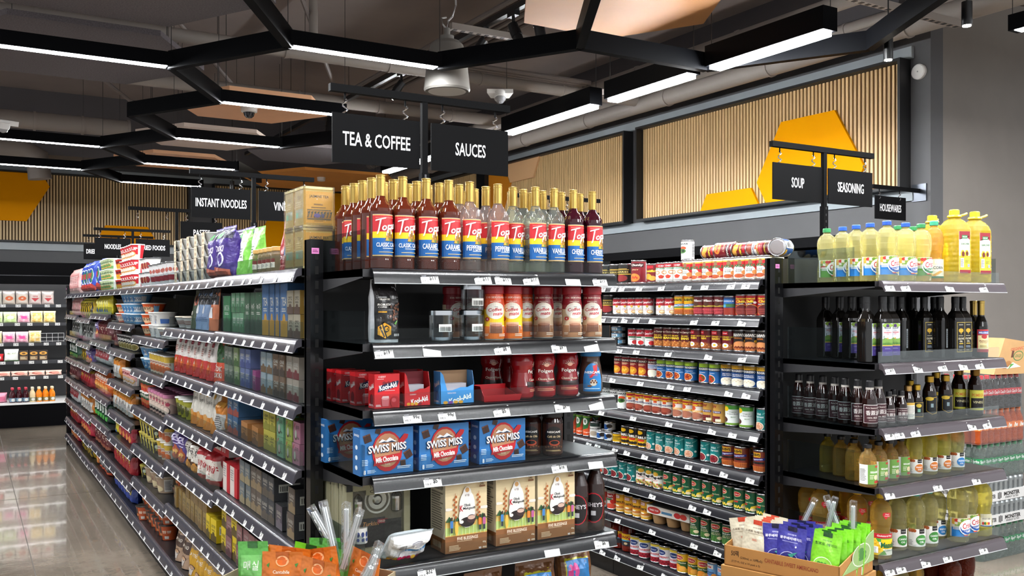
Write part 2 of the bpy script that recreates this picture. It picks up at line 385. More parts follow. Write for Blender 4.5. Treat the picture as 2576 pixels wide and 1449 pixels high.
def felt(cx, cy_, z, r, col, label, th=.035, rot=0):
    b = B(); b.prism([(r * math.cos(PI / 3 * i + rot), r * math.sin(PI / 3 * i + rot)) for i in range(6)], -th / 2, th / 2, M(col, 'felt' if col == DFELT else 'paint'))
    o = empty('acoustic_panel', (cx, cy_, z), label, 'ceiling panel', 'hexagon acoustic ceiling panels'); b.obj('board', o)
    for i in (0, 2, 4): b = B(); b.tube([(r * .7 * math.cos(i), r * .7 * math.sin(i), th / 2), (r * .7 * math.cos(i), r * .7 * math.sin(i), 4.3 - z)], .003, M('#555555', 'm'), 5); b.obj('hanging_wire', o)
PEACH, DFELT = '#efb488', '#656064'
felt(2.03, 7.6, 3.25, .64, PEACH, 'beige hexagon ceiling panel with the dome camera')
felt(2.03, 9.25, 3.25, .66, '#dfcbbd', 'pale white hexagon ceiling panel behind the beige one')
felt(2.03, 10.9, 3.25, .64, PEACH, 'peach hexagon ceiling panel third behind the beige one')
felt(.62, 5.05, 3.3, .86, DFELT, 'big dark grey felt hexagon panel closest over the floor aisle')
felt(.62, 6.75, 3.3, .84, DFELT, 'dark grey felt hexagon panel below the closest light strip')
felt(3.27, 4.25, 3.36, .64, '#c98f58', 'big peach hexagon ceiling panel crossed by a black bar')
felt(3.2, 9.7, 3.25, .66, DFELT, 'dark felt hexagon panel above the vinegar sign')
felt(4.15, 12.0, 3.30, 1.1, '#e2953f', 'orange hexagon ceiling panel deep behind the gold caps')
# ------------------------------------------------------------------ track lights
b = B(); o = empty('track_rail', (3.2, 8, 3.62), 'long black ceiling rail carrying the spotlights', 'light track')
b.box(-.02, .02, -4.3, 4.3, -.02, .02, M('#101114', 'p', .3)); b.obj('rail', o)
SPB = M('#0d0e10', 'p', .3)
def spot(x, y, z, label, tilt=(.3, -.2), on=True, stem=.1):
    o = empty('spotlight', (x, y, z), label, 'spotlight', 'black ceiling spotlights'); b = B(); d = Vector((tilt[0], tilt[1], -1)).normalized()
    b.box(-.02, .02, -.05, .05, -.03, 0, SPB); b.tube([(0, 0, -.03), (0, 0, -.1)], .012, SPB, 8); b.obj('mount', o)
    b = B(); c = Vector((0, 0, -.1)); b.tube([c - d * .02, c + d * .15], .036, SPB, 14); b.tube([c + d * .03, c + d * .075], .039, SPB, 14); b.obj('barrel', o)
    b = B(); b.tube([c + d * .151, c + d * .153], .027, M('#fff6e6', 'emit', None, LED_TRACK), 12); b.obj('lens', o, label='glowing lens')
sp = 'black track spotlight '
for y, t, nm in ((5.05, (.15, -.1), 'beside the big peach panel'), (5.35, (.2, -.4), 'shining on the black bar'), (5.78, (-.5, .4), 'half hidden behind the black bar'), (6.54, (-.2, -.5), 'in front of the white speaker'),
                 (7.22, (-.6, .5), 'above the tea and coffee sign'), (9.02, (-.2, -.3), 'at the edge of the tea and coffee sign'), (10.87, (-.2, -.3), 'below the far end of the white panel')):
    spot(3.2, y, 3.60, sp + nm, t)
def pend(x, y, z, label):
    o = empty('downlight', (x, y, z), label, 'spotlight', 'small black downlights'); b = B(); b.lathe([(.026, 0), (.026, .12), (.01, .125), (.004, .13), (.004, 4.3 - z)], SPB, 12); b.obj('barrel', o)
    b = B(); b.lathe([(.02, -.004), (.02, -.001)], M('#fff6e6', 'emit', None, LED_TRACK), 12); b.obj('lens', o, label='glowing lens')
pend(4.47, 3.35, 2.99, 'small black downlight hanging above the white wall disc'); pend(4.35, 2.8, 3.02, 'small black downlight at the top edge over the side wall'); pend(2.75, 11.2, 2.98, 'small black downlight above the instant noodles sign')
# ------------------------------------------------------------------ speaker, cameras, detectors
o = empty('pendant_speaker', (2.67, 5.30, 2.985), 'white drum shaped speaker hanging from the ceiling behind the light bar', 'speaker'); b = B(); wh = M('#77746f', 'p', .5)  # white housing, with the dimness of its sides put into the grey
b.lathe([(.12, .0), (.142, .0), (.15, .012), (.148, .03), (.125, .24), (.105, .3), (.08, .325), (.045, .33), (.045, .36), (.02, .365), (.02, .41)], wh, 40); b.obj('housing', o)
b = B(); b.lathe([(.12, -.001), (.128, .004), (.128, .006)], M('#e6e3dc', 'p', .8), 40); b.obj('grille', o)  # grille kept paler: light bounced from below is in its colour
b = B(); b.tube([(0, 0, .41), (.01, 0, .46), (.05, .02, .5), (.08, .03, .58), (.07, .03, .9), (.075, .03, 1.3)], .006, M('#b9b9b9', 'p'), 6); b.tube([(0, 0, .4), (-.03, 0, .43), (-.04, 0, .47), (-.005, 0, .48)], .006, M('#b9b9b9', 'p'), 6); b.obj('cable', o)
o = empty('dome_camera', (1.93, 7.32, 3.19), 'white dome security camera under the beige hexagon panel', 'camera'); b = B()
b.lathe([(.045, -.055), (.062, -.05), (.066, 0), (.062, .04)], M('#e8e6e2', 'p'), 28); b.obj('base', o)
b = B(); b.lathe([(.004, -.1), (.022, -.096), (.037, -.082), (.044, -.06), (.045, -.05)], M('#26272b', 'g', .06), 24); b.obj('dome', o, label='dark glass dome')
def sensor(loc, label, rz, tilt):
    o = empty('wall_camera', loc, label, 'camera', None, rz); o.rotation_euler[0] = tilt; b = B(); b.prism([(-.1, -.03), (.1, -.03), (.07, .03), (-.07, .03)], -.02, .02, M('#e4e2de', 'p')); b.obj('bracket', o)
    b = B(); b.lathe([(.045, -.05), (.048, -.02), (.05, 0)], M('#d5d3d0', 'p'), 20); b.lathe([(.01, -.085), (.03, -.075), (.04, -.05)], M('#8b8b8e', 'g', .1), 18); b.obj('lens', o)
sensor((.25, 8.2, 3.04), 'white camera on a bracket below the dark felt panels', .3, .3); sensor((3.5, 6.05, 3.22), 'white beam sensor under the lit black bar', -.5, -.5)
b = B(); b.lathe([(.03, -.05), (.05, -.045), (.055, .003)], M('#dedcd8', 'p'), 20); b.obj('smoke_detector', loc=(4.0, 11.6, 3.28), label='small white detector under the orange ceiling panel', cat='detector')
b = B(); b.T = Matrix.Translation((6.2, 4.37, 3.37)) @ Matrix.Rotation(-PI / 2, 4, 'Y'); b.lathe([(.058, 0), (.058, .022), (.05, .028)], M('#e9e7e3', 'p'), 32); b.lathe([(.006, .028), (.006, .03)], M('#999999', 'p'), 8); b.obj('wall_speaker', label='round white disc on the grey wall beside the slat panel', cat='wall device')
# ------------------------------------------------------------------ pipes and ducts
PIP = M('#8f8781', 'paint'); PID = M('#7d7572', 'paint')
def pipe(pts, r, label, rings=(), m=PIP, n=14):
    b = B(); b.tube(pts, r, m, n)
    for f in rings:
        p = Vector(pts[0]).lerp(Vector(pts[1]), f); d = (Vector(pts[1]) - Vector(pts[0])).normalized() * .012; b.tube([p - d, p + d], r * 1.12, m, n)
    b.obj('ceiling_pipe', label=label, cat='pipe', group='painted pipes under the ceiling')
rr = [.1 * i for i in range(11)]
pipe([(5.55, 1.5, 3.52), (5.55, 14, 3.52)], .075, 'thick grey ceiling pipe along the side wall above the slat panels', rr)
pipe([(5.2, 1.5, 3.7), (5.2, 14, 3.7)], .055, 'thinner grey ceiling pipe beside the thick wall pipe', rr)
pipe([(5.9, 2.5, 3.75), (5.9, 14, 3.75)], .05, 'grey ceiling pipe tucked against the side wall', rr)
pipe([(-3, 6.9, 3.55), (5.5, 6.9, 3.55)], .05, 'grey ceiling pipe crossing above the tea and coffee sign', rr)
pipe([(-3, 8.6, 3.6), (5.2, 8.6, 3.6)], .06, 'grey ceiling pipe crossing behind the white speaker', rr)
pipe([(-3, 10.6, 3.5), (1.5, 10.6, 3.5)], .09, 'fat grey duct pipe crossing above the floor aisle', rr)
pipe([(-1.2, 12.2, 3.45), (.55, 12.2, 3.45), (.72, 12.2, 3.36), (.75, 12.2, 3.1)], .13, 'fat grey pipe bending down over the floor aisle', (.3, .7))
pipe([(-2, 5.6, 3.9), (3, 5.6, 3.9)], .04, 'thin grey pipe crossing near the camera over the tea aisle', rr)
pipe([(2.35, 7.0, 3.55), (2.35, 7.0, 4.3)], .035, 'upright grey pipe near the speaker'); pipe([(1.2, 8.6, 3.6), (1.2, 8.6, 4.3)], .035, 'upright grey pipe over the noodle shelves')
for i in range(6): pipe([(3.6 + .085 * i, 4.2, 3.95), (3.6 + .085 * i, 9.5, 3.95)], .022, f'thin grey conduit in the bundle beside the spotlights, {nth(i)} from the speaker', (), PID, 8)
for i in range(6): pipe([(2.9, 7.1 + .075 * i, 3.72), (5.1, 7.1 + .075 * i, 3.72)], .02, f'thin grey conduit in the crossing bundle below the peach panel, {nth(i)} from the camera', (), PID, 8)
for i in range(4): pipe([(4.9, 3.2 + .11 * i, 3.55 + .04 * i), (9, 3.2 + .11 * i, 3.55 + .04 * i)], .045, f'grey pipe in the bundle above the corner wall, {nth(i)} from the camera', (.3, .6), PID)
for i, (x, y, x2, y2) in enumerate(((.6, 6.2, 2.3, 9.2), (1.5, 5.4, 3.1, 8.6), (0, 7.8, 1.6, 10.6))): pipe([(x, y, 4.05), (x2, y2, 3.75)], .018, f'slanting thin brace rod under the ceiling, {nth(i)} from the speaker', (), PID, 8)
def channel(a, b_, label):
    b = B(); a, b_ = Vector(a), Vector(b_); b.bar(a, b_, .045, .045, PIP); n = int((b_ - a).length / .06)
    for i in range(n):
        p = a.lerp(b_, (i + .5) / n); b.box(p.x - .014, p.x + .014, p.y - .014, p.y + .014, p.z - .0245, p.z - .0225, M('#141414', 'p'))
    b.obj('ceiling_channel', label=label, cat='ceiling bracket', group='punched metal channels under the ceiling')
channel((4.1, 3.6, 3.42), (5.5, 3.6, 3.42), 'punched metal channel above the closest side wall light'); channel((4.5, 4.6, 3.35), (4.5, 9, 3.35), 'long punched metal channel along the side wall lights')
channel((2.9, 5.7, 3.55), (3.6, 5.7, 3.55), 'punched metal channel near the lit black bar'); channel((.9, 6.4, 3.75), (.9, 7.2, 3.75), 'short punched metal channel between the felt panels')
b = B(); b.box(-6, 6.0, 12.9, 13.3, 3.5, 4.3, M('#565356', 'paint')); struct('ceiling_beam', b)
# ================================================================== shelving
SHB = M('#1b1a1d', 'p', .38); POST = M('#0c0c0e', 'p', .2); PEG = M('#0a0a0b', 'p', .6); ACR = M('#f4f8f8', 'clear'); ACD = M('#dde4e5', 'clear')
BRK = M('#1f1f22', 'p', .5)
_tag = {}
def tag_mesh(price, w=.062, h=.037):
    k = (price, w)
    if k not in _tag:
        b = B(); b.box(-w / 2, w / 2, -.0008, 0, 0, h, M('#f4f4f1', 'p'))
        if price:
            d = [LN(.2, .85, .86, .95, 1, '#55555a'), LN(.06, .34, .45, .78, 3, '#9a9a9e'), BC(.07, .42, .16, .34, 9, '#3a3a40'), LN(.07, .4, .06, .13, 1, '#88888c'), LN(.6, .92, .07, .13, 1, '#77777c')]
            if '.' in price and '¢' not in price:
                a, c = price.split('.'); d += [T(a, .64, .46, .46, '#17171a', w=.11 * len(a) + .03, bold=.03), T(c, .9, .6, .22, '#17171a', w=.13, bold=.03)]
            else: d += [T(price, .72, .45, .36, '#17171a', w=.38, bold=.03)]
            decal(b, d, w, h, on_front(-.0008))
        else: decal(b, [R(.3, .35, .7, .6, '#eeeeea')], w, h, on_front(-.0008))
        _tag[k] = b.mesh('price_tag')
    return _tag[k]
LIPP = [(.014, 0), (.0, .0), (-.007, -.006), (-.013, -.018), (-.017, -.032), (-.021, -.046), (-.017, -.048), (-.006, -.03), (.014, -.024)]
def lip_mesh(L, m, m2):
    b = B(); b.prism([(p[0], p[1]) for p in LIPP], 0, L, m, 'x'); b.box(.0, L, -.0225, -.0165, -.0475, -.045, m2); return b.mesh('price_channel', .9)  # pale strip along the foot: an edge highlight put into the colour
def shelf(root, L, D, z, lip, tags=(), guard=0, tw=.062, sides=True, sideguard=(0, 0), base=False, seed=0, ext=0):
    r = random.Random(seed); b = B(); b.box(-ext, L + ext * .9, .012, D - .022, z - .026, z - .002, SHB)
    if base: b.box(0.0, L, .035, D, 0.0, z - .026, M('#121214', 'p', .4))
    o = b.obj('shelf' if not base else 'base_deck', root)
    c = link('price_channel', lip_mesh(L, *lip), o); c.location = (0, 0, z)
    if sides and not base:
        for x in (-ext, L - .004 + ext * .9):
            b = B(); b.prism([(.012, z - .03), (D - .022, z - .07), (D - .022, z - .002), (.012, z - .002)], x, x + .004, BRK, 'x'); b.obj('bracket', o)
    if guard: b = B(); b.box(.004, L - .004, .016, .0185, z - .002, z + guard, ACR); b.obj('acrylic_guard', o)
    for i, sg in enumerate(sideguard):
        if sg:
            h, d0, d1 = sg; x = .004 - ext if i == 0 else L - .007 + ext * .9; b = B(); b.box(x, x + .003, d0, d1, z - .002, z + h, ACD); b.obj('side_divider', o)
    for x, pr in tags:
        if not .032 < x < L - .032: x = min(max(x, .033), L - .033) if 0 < x < L else None
        if x is None: continue
        t = link('price_tag', tag_mesh(pr, tw), o); t.location = (x, -.0225 - .001, z - .0455); t.rotation_euler = (-math.radians(24), r.uniform(-.06, .06), 0)
    return o
def post(root, x0, x1, y0, y1, H, slots='y'):
    b = B(); b.box(x0, x1, y0, y1, 0, H, POST); n = int(H / .05)
    for i in range(n):
        z = .06 + i * .05
        if z + .03 < H: xm = (x0 + x1) / 2; b.box(xm - .006, xm + .006, y0 - .0006, y0 + .001, z, z + .028, M('#000000', 'p', .9))
    u_ = b.obj('upright', root)
    if H > 1.8 and x0 < 0: b = B(); b.box(x0 + .004, x0 + .03, y0 - .0012, y0 - .0004, H - .05, H - .03, M('#e58ac8', 'p')); decal(b, LN(.1, .9, .2, .8, 2, '#8a3a70'), .024, .018, lambda u, v, o_: (x0 + .017 + u, y0 - .0013 - o_, H - .049 + v)); b.obj('pink_tag', u_, label='small pink tag')
def bay(name, loc, rz, L, D, H, shelves, label, lip, group=None, cat='shelving unit', posts=(), back=True, tw=.062, **kw):
    o = empty(name, loc, label, cat, group, rz)
    if back: b = B(); b.box(back[0] if back != True else 0, L + (back[1] if back != True else 0), D, D + .02, 0, H if back != True else 1.72, PEG); b.obj('back_panel', o)
    for p in posts: post(o, *p, H)
    for i, s in enumerate(shelves): shelf(o, L, D, s[0], lip, s[1], s[2] if len(s) > 2 else 0, tw, base=(i == len(shelves) - 1), sideguard=s[3] if len(s) > 3 else (0, 0), seed=i + 7, **kw)
    return o
LIPA = (M('#0b0c0f', 'p', .24), M('#b4b8ba', 'p', .3)); LIPL = (M('#403e45', 'p', .24), M('#f2f2f6', 'p', .3)); LIPS = (M('#26262a', 'p', .22), M('#b9b9bb', 'p', .3)); LIPB = (M('#4a4448', 'p', .24), M('#c9c9cd', 'p', .3))  # noodle aisle lips greyer: reflections of their clear cover put into the colour
# gondola A: end display (syrup to gift boxes)
EAX, EAY, EAW, EAD = 1.08, 2.66, .935, .41
ZA = [1.719, 1.486, 1.279, 1.071, .784, .45, .16]
def ta(Y, x0, lst): return [(px_on_y(p, Y) - x0, s) for p, s in lst]
TA = [[(1082, '$11.99'), (1216, '$11.99'), (1266, '$11.99'), (1337, '$11.99'), (1442, ''), (1510, '$11.99')], [(967, '$19.99'), (1087, ''), (1265, '$8.99'), (1407, '$9.29'), (1489, '')],
      [(1038, '99¢'), (1125, '99¢'), (1263, '$5.99'), (1415, '$9.99'), (1501, '')], [(1089, '$5.70'), (1408, '$16.29'), (1499, '')], [(1074, '$32.99'), (1390, ''), (1514, '$6.99')], [], []]
bay('end_display_shelf', (EAX, EAY, 0), 0, EAW, EAD, 1.83, [(z, ta(EAY - .02, EAX, t), .045 if i < 5 else 0, ((.1 if i else .12, .0, .38), 0)) for i, (z, t) in enumerate(zip(ZA, TA))],
    'black end of aisle shelving unit holding the syrup bottles', LIPA, ext=.03, back=(-.075, .075), posts=((-.075, -.03, EAD - .045, EAD + .018), (EAW + .03, EAW + .075, EAD - .045, EAD + .018)))
# gondola B: end display (oils)
EBX, EBY, EBW, EBD = 3.39, 2.576, .90, .55
ZB_ = [1.711, 1.352, 1.07, .8145, .483, .16]
TB = [[(2231, '$9.99'), (2279, '$9.99'), (2390, '$7.99'), (2475, '$20.99')], [(2240, '$15.99'), (2310, '$19.99'), (2372, '$13.99'), (2424, '$17.99'), (2465, '$7.99')], [(2227, '$9.99'), (2264, '$5.99'), (2304, '$5.99'), (2446, '$4.99'), (2484, '$5.99')],
      [(2231, '$9.99'), (2360, '$7.99'), (2457, '$3.99')], [(2235, '$9.99'), (2268, '$6.99'), (2330, '$7.99'), (2385, '$9.99'), (2475, '$6.99')], []]
bay('end_display_shelf', (EBX, EBY, 0), 0, EBW, EBD, 1.83, [(z, ta(EBY - .02, EBX, t), .05, ((.15, .12, .5), (.12 if i == 0 else 0, .05, .4) if i == 0 else 0)) for i, (z, t) in enumerate(zip(ZB_, TB))],
    'black end of aisle shelving unit holding the cooking oils', LIPB, ext=.03, back=(-.09, .075), posts=((-.09, -.035, EBD - .03, EBD + .033), (EBW + .03, EBW + .075, EBD - .03, EBD + .033)))
# gondola A: tea and noodle side, seven sections
LX, LY, LL, LD = .985, 3.09, 1.219, .53
ZL = [[1.733, 1.486, 1.256, 1.033, .757, .47, .16], [1.73, 1.478, 1.23, .98, .721, .47, .16], [1.73, 1.40, 1.175, .921, .657, .43, .16], [1.73, 1.47, 1.268, 1.02, .776, .582, .36, .16],
      [1.73, 1.53, 1.297, 1.087, .833, .60, .36, .16], [1.73, 1.48, 1.24, 1.03, .80, .56, .34, .14], [1.73, 1.50, 1.26, 1.02, .79, .55, .33, .14]]
rg = random.Random(11)
for i, zs in enumerate(ZL):
    sh = []
    for j, z in enumerate(zs):
        n = (8, 7, 5, 4, 4, 4, 4)[i]; tg = [((k + .3 + .5 * rg.random()) * LL / n, '$%d.99' % rg.randint(2, 9)) for k in range(n)]
        sh.append((z, tg, .06 if z > 1.0 or i > 0 and z > .6 else 0))
    bay('shelving_bay', (LX, LY + (i + 1) * LL, 0), -PI / 2, LL - .004, LD, 1.72 if i < 6 else 1.83, sh, f'grey lipped black shelving section of the tea and noodle aisle, {nth(i)} from the near post', LIPL,
        'shelving sections of the noodle aisle', tw=.036, sides=True, posts=((-.05, 0, .0, .06),) if i == 6 else ())
# gondola B: canned food side
SX, SY, SL, SD = 3.285, 3.165, 1.219, .53
ZS = [1.729, 1.547, 1.37, 1.194, .991, .785, .575, .378, .158]
TS = [[(1543, 7), (1563, 7), (1607, 3), (1663, 2), (1729, 2), (1772, 2), (1838, 2), (1875, 2)], [(1545, 3), (1570, 3), (1600, 3), (1640, 1), (1745, 3), (1799, 6), (1865, 4)], [(1557, 2), (1600, 2), (1680, 2), (1781, 5), (1866, 3)],
      [(1540, 6), (1610, 5), (1686, 6), (1728, 5), (1832, 6), (1876, 6)], [(1592, 2), (1682, 3), (1790, 2), (1842, 2), (1896, 0)], [(1546, 2), (1576, 4), (1621, 2), (1661, 2), (1685, 2), (1731, 2), (1772, 2), (1820, 3), (1886, 3)],
      [(1575, 2), (1640, 3), (1741, 3), (1778, 4)], [(1553, 4), (1640, 3), (1745, 3), (1804, 3)], [(1552, 2), (1610, 3), (1671, 3), (1730, 3)]]
TS2 = [[1520], [1515], [1500], [1500], [1512], [1438, 1480, 1502], [1500], [1510], [1515]]
for i in range(3):
    y1 = SY + (i + 1) * SL; sh = []
    for j, z in enumerate(ZS):
        if i == 0: tg = [(y1 - px_on_x(p, SX - .02), ('$%d.99' % n) if n else '') for p, n in TS[j]]
        else: tg = [(y1 - px_on_x(p, SX - .02), '$3.99') for p in TS2[j]] if i == 1 else []
        sh.append((z, tg, 0))
    bay('shelving_bay', (SX, y1, 0), -PI / 2, SL - .004, SD, 1.72, sh, f'black shelving section of the canned food aisle, {nth(i)} from the cooking oil end', LIPS, 'shelving sections of the canned food aisle', tw=.054)
# ------------------------------------------------------------------ hanging category signs
SGN = M('#0c0c0d', 'dull'); STL = M('#d8d8dc', 'm', .18); SBK = M('#0a0a0b', 'dull')
def hook(x, z):
    b = B(); b.tube([(x, 0, z), (x, 0, z - .025)], .0035, SBK, 6)
    b.tube([(x + .009 * math.sin(a * 2 * PI / 12 * 1.7), .004 * math.cos(a), z - .02 - a * .0048) for a in range(13)], .0032, STL, 6); return b
def board(root, x0, x1, z0, z1, text, hgt=.05):
    b = B(); b.box(x0, x1, -.003, .003, z0, z1, SGN); w, h = x1 - x0, z1 - z0
    if text:
        tw = min(.86, .022 * len(text) * hgt / .05 / w)
        decal(b, [T(text, .5, .5, hgt / h, '#f5f5f5', w=tw, bold=.01)], w, h, lambda u, v, o_: ((x0 + x1) / 2 + u, -.003 - o_ - .0004, z0 + v))
    return b.obj('sign_board', root)
def sign(x, y, lt, rt, label, zb=2.425, half=.385, hgt=.052, z0=1.7, only=None):
    o = empty('aisle_sign', (x, y, 0), label, 'sign', 'black aisle signs on posts'); b = B(); b.box(-half, half, -.012, .012, zb - .028, zb, SBK); b.obj('crossbar', o)
    b = B(); b.box(-.016, .016, -.014, .014, 1.721, 2.12, SBK); b.box(-.012, .012, -.01, .01, 2.12, zb - .028, SBK)
    for i in range(14): b.box(-.004, .004, -.0146, -.0138, 1.66 + i * .034, 1.672 + i * .034, M('#4a4a4c', 'm'))
    b.obj('post', o)
    for t, a, c in ((lt, -half + .01, -.02), (rt, .03, half - .005)):
        if t is None: continue
        board(o, a, c, zb - .29, zb - .105, t, hgt)
        for hxx in (a + .05, c - .06): hook(hxx, zb - .028).obj('hook', o, label='silver hook')
    if lt is None:
        for hxx in (-half + .07, -.08): hook(hxx, zb - .028).obj('hook', o, label='silver hook')
sign(1.537, 3.25, 'TEA & COFFEE', 'SAUCES', 'tea and coffee and sauces sign above the syrup bottles')
sign(1.537, 5.72, 'INSTANT NOODLES', 'VINEGAR', 'instant noodles and vinegar sign behind the gold tea tins')
sign(1.537, 8.15, None, 'PASTES', 'pastes sign with an empty arm above the noodle aisle')
sign(1.537, 10.55, 'NOODLES', 'DRIED FOODS', 'noodles and dried foods sign at the deep end of the noodle aisle')
sign(1.537, 11.62, 'DRIED NOODLES', 'CANNED FRUITS', 'dried noodles and canned fruits sign, lowest and deepest in view')
sign(3.834, 3.26, 'SOUP', 'SEASONING', 'soup and seasoning sign in front of the large orange hexagon')
sign(3.834, 5.75, 'BEAN', 'GRAIN', 'sign half hidden behind the cherry syrup bottles')
o = empty('wall_sign', (6.2, 4.37, 0), 'housewares sign on a metal bracket fixed to the wall', 'sign'); b = B(); b.box(-.012, 0, -.06, .06, 2.39, 2.52, M('#5b5f66', 'm', .3)); b.obj('plate', o)
b = B(); b.box(-.55, -.012, -.012, .012, 2.455, 2.483, SBK); b.obj('arm', o); board(o, -.52, -.17, 2.235, 2.405, 'HOUSEWARES', .055)
for x in (-.47, -.24): hook(x, 2.455).obj('hook', o, label='silver hook')
# ------------------------------------------------------------------ open cooler at the deep end
CX0, CX1, CY = -.75, 2.6, 13.6
o = empty('open_cooler', (0, CY, 0), 'tall black open front cooler with bright lit shelves on the back wall', 'cooler'); ck = M('#08080a', 'dull')
b = B(); b.box(CX0, CX1, 0, .9, 0, .13, ck); b.box(CX0, CX1, .0, .9, .13, .3, ck); b.box(CX0, CX1, .8, .9, .3, 2.17, M('#232326', 'p')); b.box(CX0, CX1, 0, .05, 1.88, 2.17, ck); b.box(CX0, CX1, .05, .9, 2.1, 2.17, ck); b.box(CX0 - .05, CX0, 0, .9, 0, 2.17, ck); b.box(CX1, CX1 + .05, 0, .9, 0, 2.17, ck); b.box(CX0, CX1, -.003, 0, 1.99, 2.0, M('#3a3a3c', 'm')); b.obj('cabinet', o)
b = B(); b.box(CX0, CX1, -.02, .8, .3, .325, M('#e7e7e5', 'p', .3)); b.obj('shelf', o)
ZC = [.325, .655, .86, 1.10, 1.365, 1.61]
for z in ZC[1:]:
    b = B(); b.box(CX0, CX1, .12, .8, z - .015, z, M('#4a4a4d', 'p')); s_ = b.obj('shelf', o); b = B(); b.box(CX0, CX1, .105, .12, z - .035, z + .005, M('#3b3c40', 'p', .3)); b.obj('price_channel', s_)
    b = B(); b.box(CX0, CX1, .14, .16, z - .03, z - .016, M('#ffffff', 'emit', None, LED_COOL)); b.obj('light_tube', s_, label='glowing tube under the shelf')
    for k in range(6):
        x = .2 + k * .17 + .05 * rg.random(); t = link('price_tag', tag_mesh('$5.99', .06), s_); t.location = (x, .104, z - .034)
b = B(); b.box(CX0, CX1, .3, .34, 2.06, 2.098, M('#ffffff', 'emit', None, LED_COOL * 1.5)); b.obj('light_tube', o, label='glowing tube under the canopy')
b = B(); wr = M('#e9e9e9', 'p', .3)
for i in range(6): b.box(.78 + i * .07, .784 + i * .07, .13, .134, 1.11, 1.23, wr)
for z in (1.12, 1.17, 1.225): b.box(.78, 1.13, .13, .134, z, z + .005, wr)
b.obj('wire_basket', o)

# ------------------------------------------------------------------ black shelving along the side wall
o = empty('wall_shelving_unit', (5.7, 9.3, 0), 'long black shelving unit standing along the side wall behind the canned food aisle', 'shelving unit'); wk = M('#0b0b0d', 'dull')
b = B(); b.box(0, .49, -4.7, 4.7, 0, .14, wk); b.box(.44, .49, -4.7, 4.7, .14, 2.14, wk); b.box(0, .44, -4.7, 4.7, 2.06, 2.14, wk); b.obj('cabinet', o)
for z in (.5, .85, 1.2, 1.55): b = B(); b.box(.05, .44, -4.7, 4.7, z - .02, z, SHB); b.obj('shelf', o)
for y in (-4.7, -1.6, 1.6, 4.67): b = B(); b.box(0, .44, y, y + .03, .14, 2.06, wk); b.obj('divider', o)
# ================================================================== product shapes
TIN, GOLD, SILV = M('#c9c9cc', 'm', .25), M('#b79a55', 'm', .32), M('#b8b8bc', 'm', .3)
def wrapcyl(b, r, z0, z1, m, n=32, a0=-PI, a1=PI):
    k = max(3, int(n * (a1 - a0) / (2 * PI))); v = []
    for i in range(k + 1):
        a = a0 + (a1 - a0) * i / k; v += [(r * math.sin(a), -r * math.cos(a), z0), (r * math.sin(a), -r * math.cos(a), z1)]
    b.add(v, [(2 * i, 2 * i + 2, 2 * i + 3, 2 * i + 1) for i in range(k)], m)
def can(key, desc, base, des, r=.036, h=.11, name='food_can', arc=2.5, nut=True):
    b = B(); b.lathe([(r - .003, .001), (r - .001, 0), (r, .002), (r, .005), (r - .002, .008), (r - .002, h - .008), (r, h - .005), (r, h - .002), (r - .001, h), (r - .003, h - .0005), (r - .004, h - .004), (r * .75, h - .0035), (r * .72, h - .0025), (r * .1, h - .0025)], TIN, 28)
    l = B(); R_ = r - .0009; H = h - .017; wrapcyl(l, R_, .0085, h - .0085, M(base, 'p', .35))
    decal(l, des, arc * R_, H, on_cyl(R_ + .0002, .0085), cu=.007, rough=.35)
    if nut: decal(l, [R(0, 0, 1, 1, '#e9e9e6'), LN(.1, .9, .08, .92, 9, '#555558')], .9 * R_, H * .9, on_cyl(R_ + .0002, .0085 + H * .05, 1.9), cu=.007, rough=.35)
    return Proto(key, name, 'can', desc, [('can', b.mesh(name), None), ('label', l.mesh('label'), None)], 2 * r, 2 * r, h)
def box(key, name, desc, w, d, h, base, front, left=None, right=None, top=None, cat='box', kind='p', wrap=False, rough=.42):
    b = B(); b.box(-w / 2, w / 2, -d / 2, d / 2, 0, h, M(base, kind, rough if kind == 'p' else None))
    decal(b, front, w, h, on_front(-d / 2, 0), rough=rough)
    if left: decal(b, left, d, h, on_left(-w / 2, 0), rough=rough)
    if right: decal(b, right, d, h, on_right(w / 2, 0), rough=rough)
    if top: decal(b, top, w, d, lambda u, v, o: (u, -d / 2 + v, h + o), rough=rough)
    parts = [(name, b.mesh(name), None)]
    if wrap: f = B(); e = .0012; f.box(-w / 2 - e, w / 2 + e, -d / 2 - e - .002, d / 2 + e, .0005, h + e, M('#f2f4f2', 'wrap', .12, .04)); parts.append(('clear_wrap', f.mesh('clear_wrap'), None))
    return Proto(key, name, cat, desc, parts, w, d, h)
def bottle(key, name, desc, prof, liquid, cap, capm, label=None, w=.08, sq=None, extra=None, cat='bottle', fill=None, n=24):
    """label: (r, z0, z1, arc, a0, base, design); extra: more labels"""
    b = B(); b.lathe(prof, liquid, n, sq); parts = [(name, b.mesh(name, .5), None)]
    if fill: f = B(); f.lathe(fill[0], fill[1], n, sq); parts.append(('contents', f.mesh('contents', .5), None))
    if cap: c = B(); c.lathe(cap, capm, 20); parts.append(('cap', c.mesh('cap', .5), None))
    for lb in ([label] if label else []) + (extra or []):
        r, z0, z1, arc, a0, base, des = lb; l = B(); H = z1 - z0
        if sq and arc == 0:                       # flat label on a flat side
            hw = a0; l.box(-hw, hw, -r - .0008, -r, z0, z1, M(base, 'p', .35)); decal(l, des, 2 * hw, H, on_front(-r - .0008, z0), rough=.35)
        else:
            if base: wrapcyl(l, r, z0, z1, M(base, 'p', .35), 36, a0 - arc / 2, a0 + arc / 2)
            decal(l, des, arc * r, H, on_cyl(r + .0001, z0, a0), cu=.007, rough=.35)
        parts.append(('label', l.mesh('label'), None))
    return Proto(key, name, cat, desc, parts, w, w, prof[-1][1])
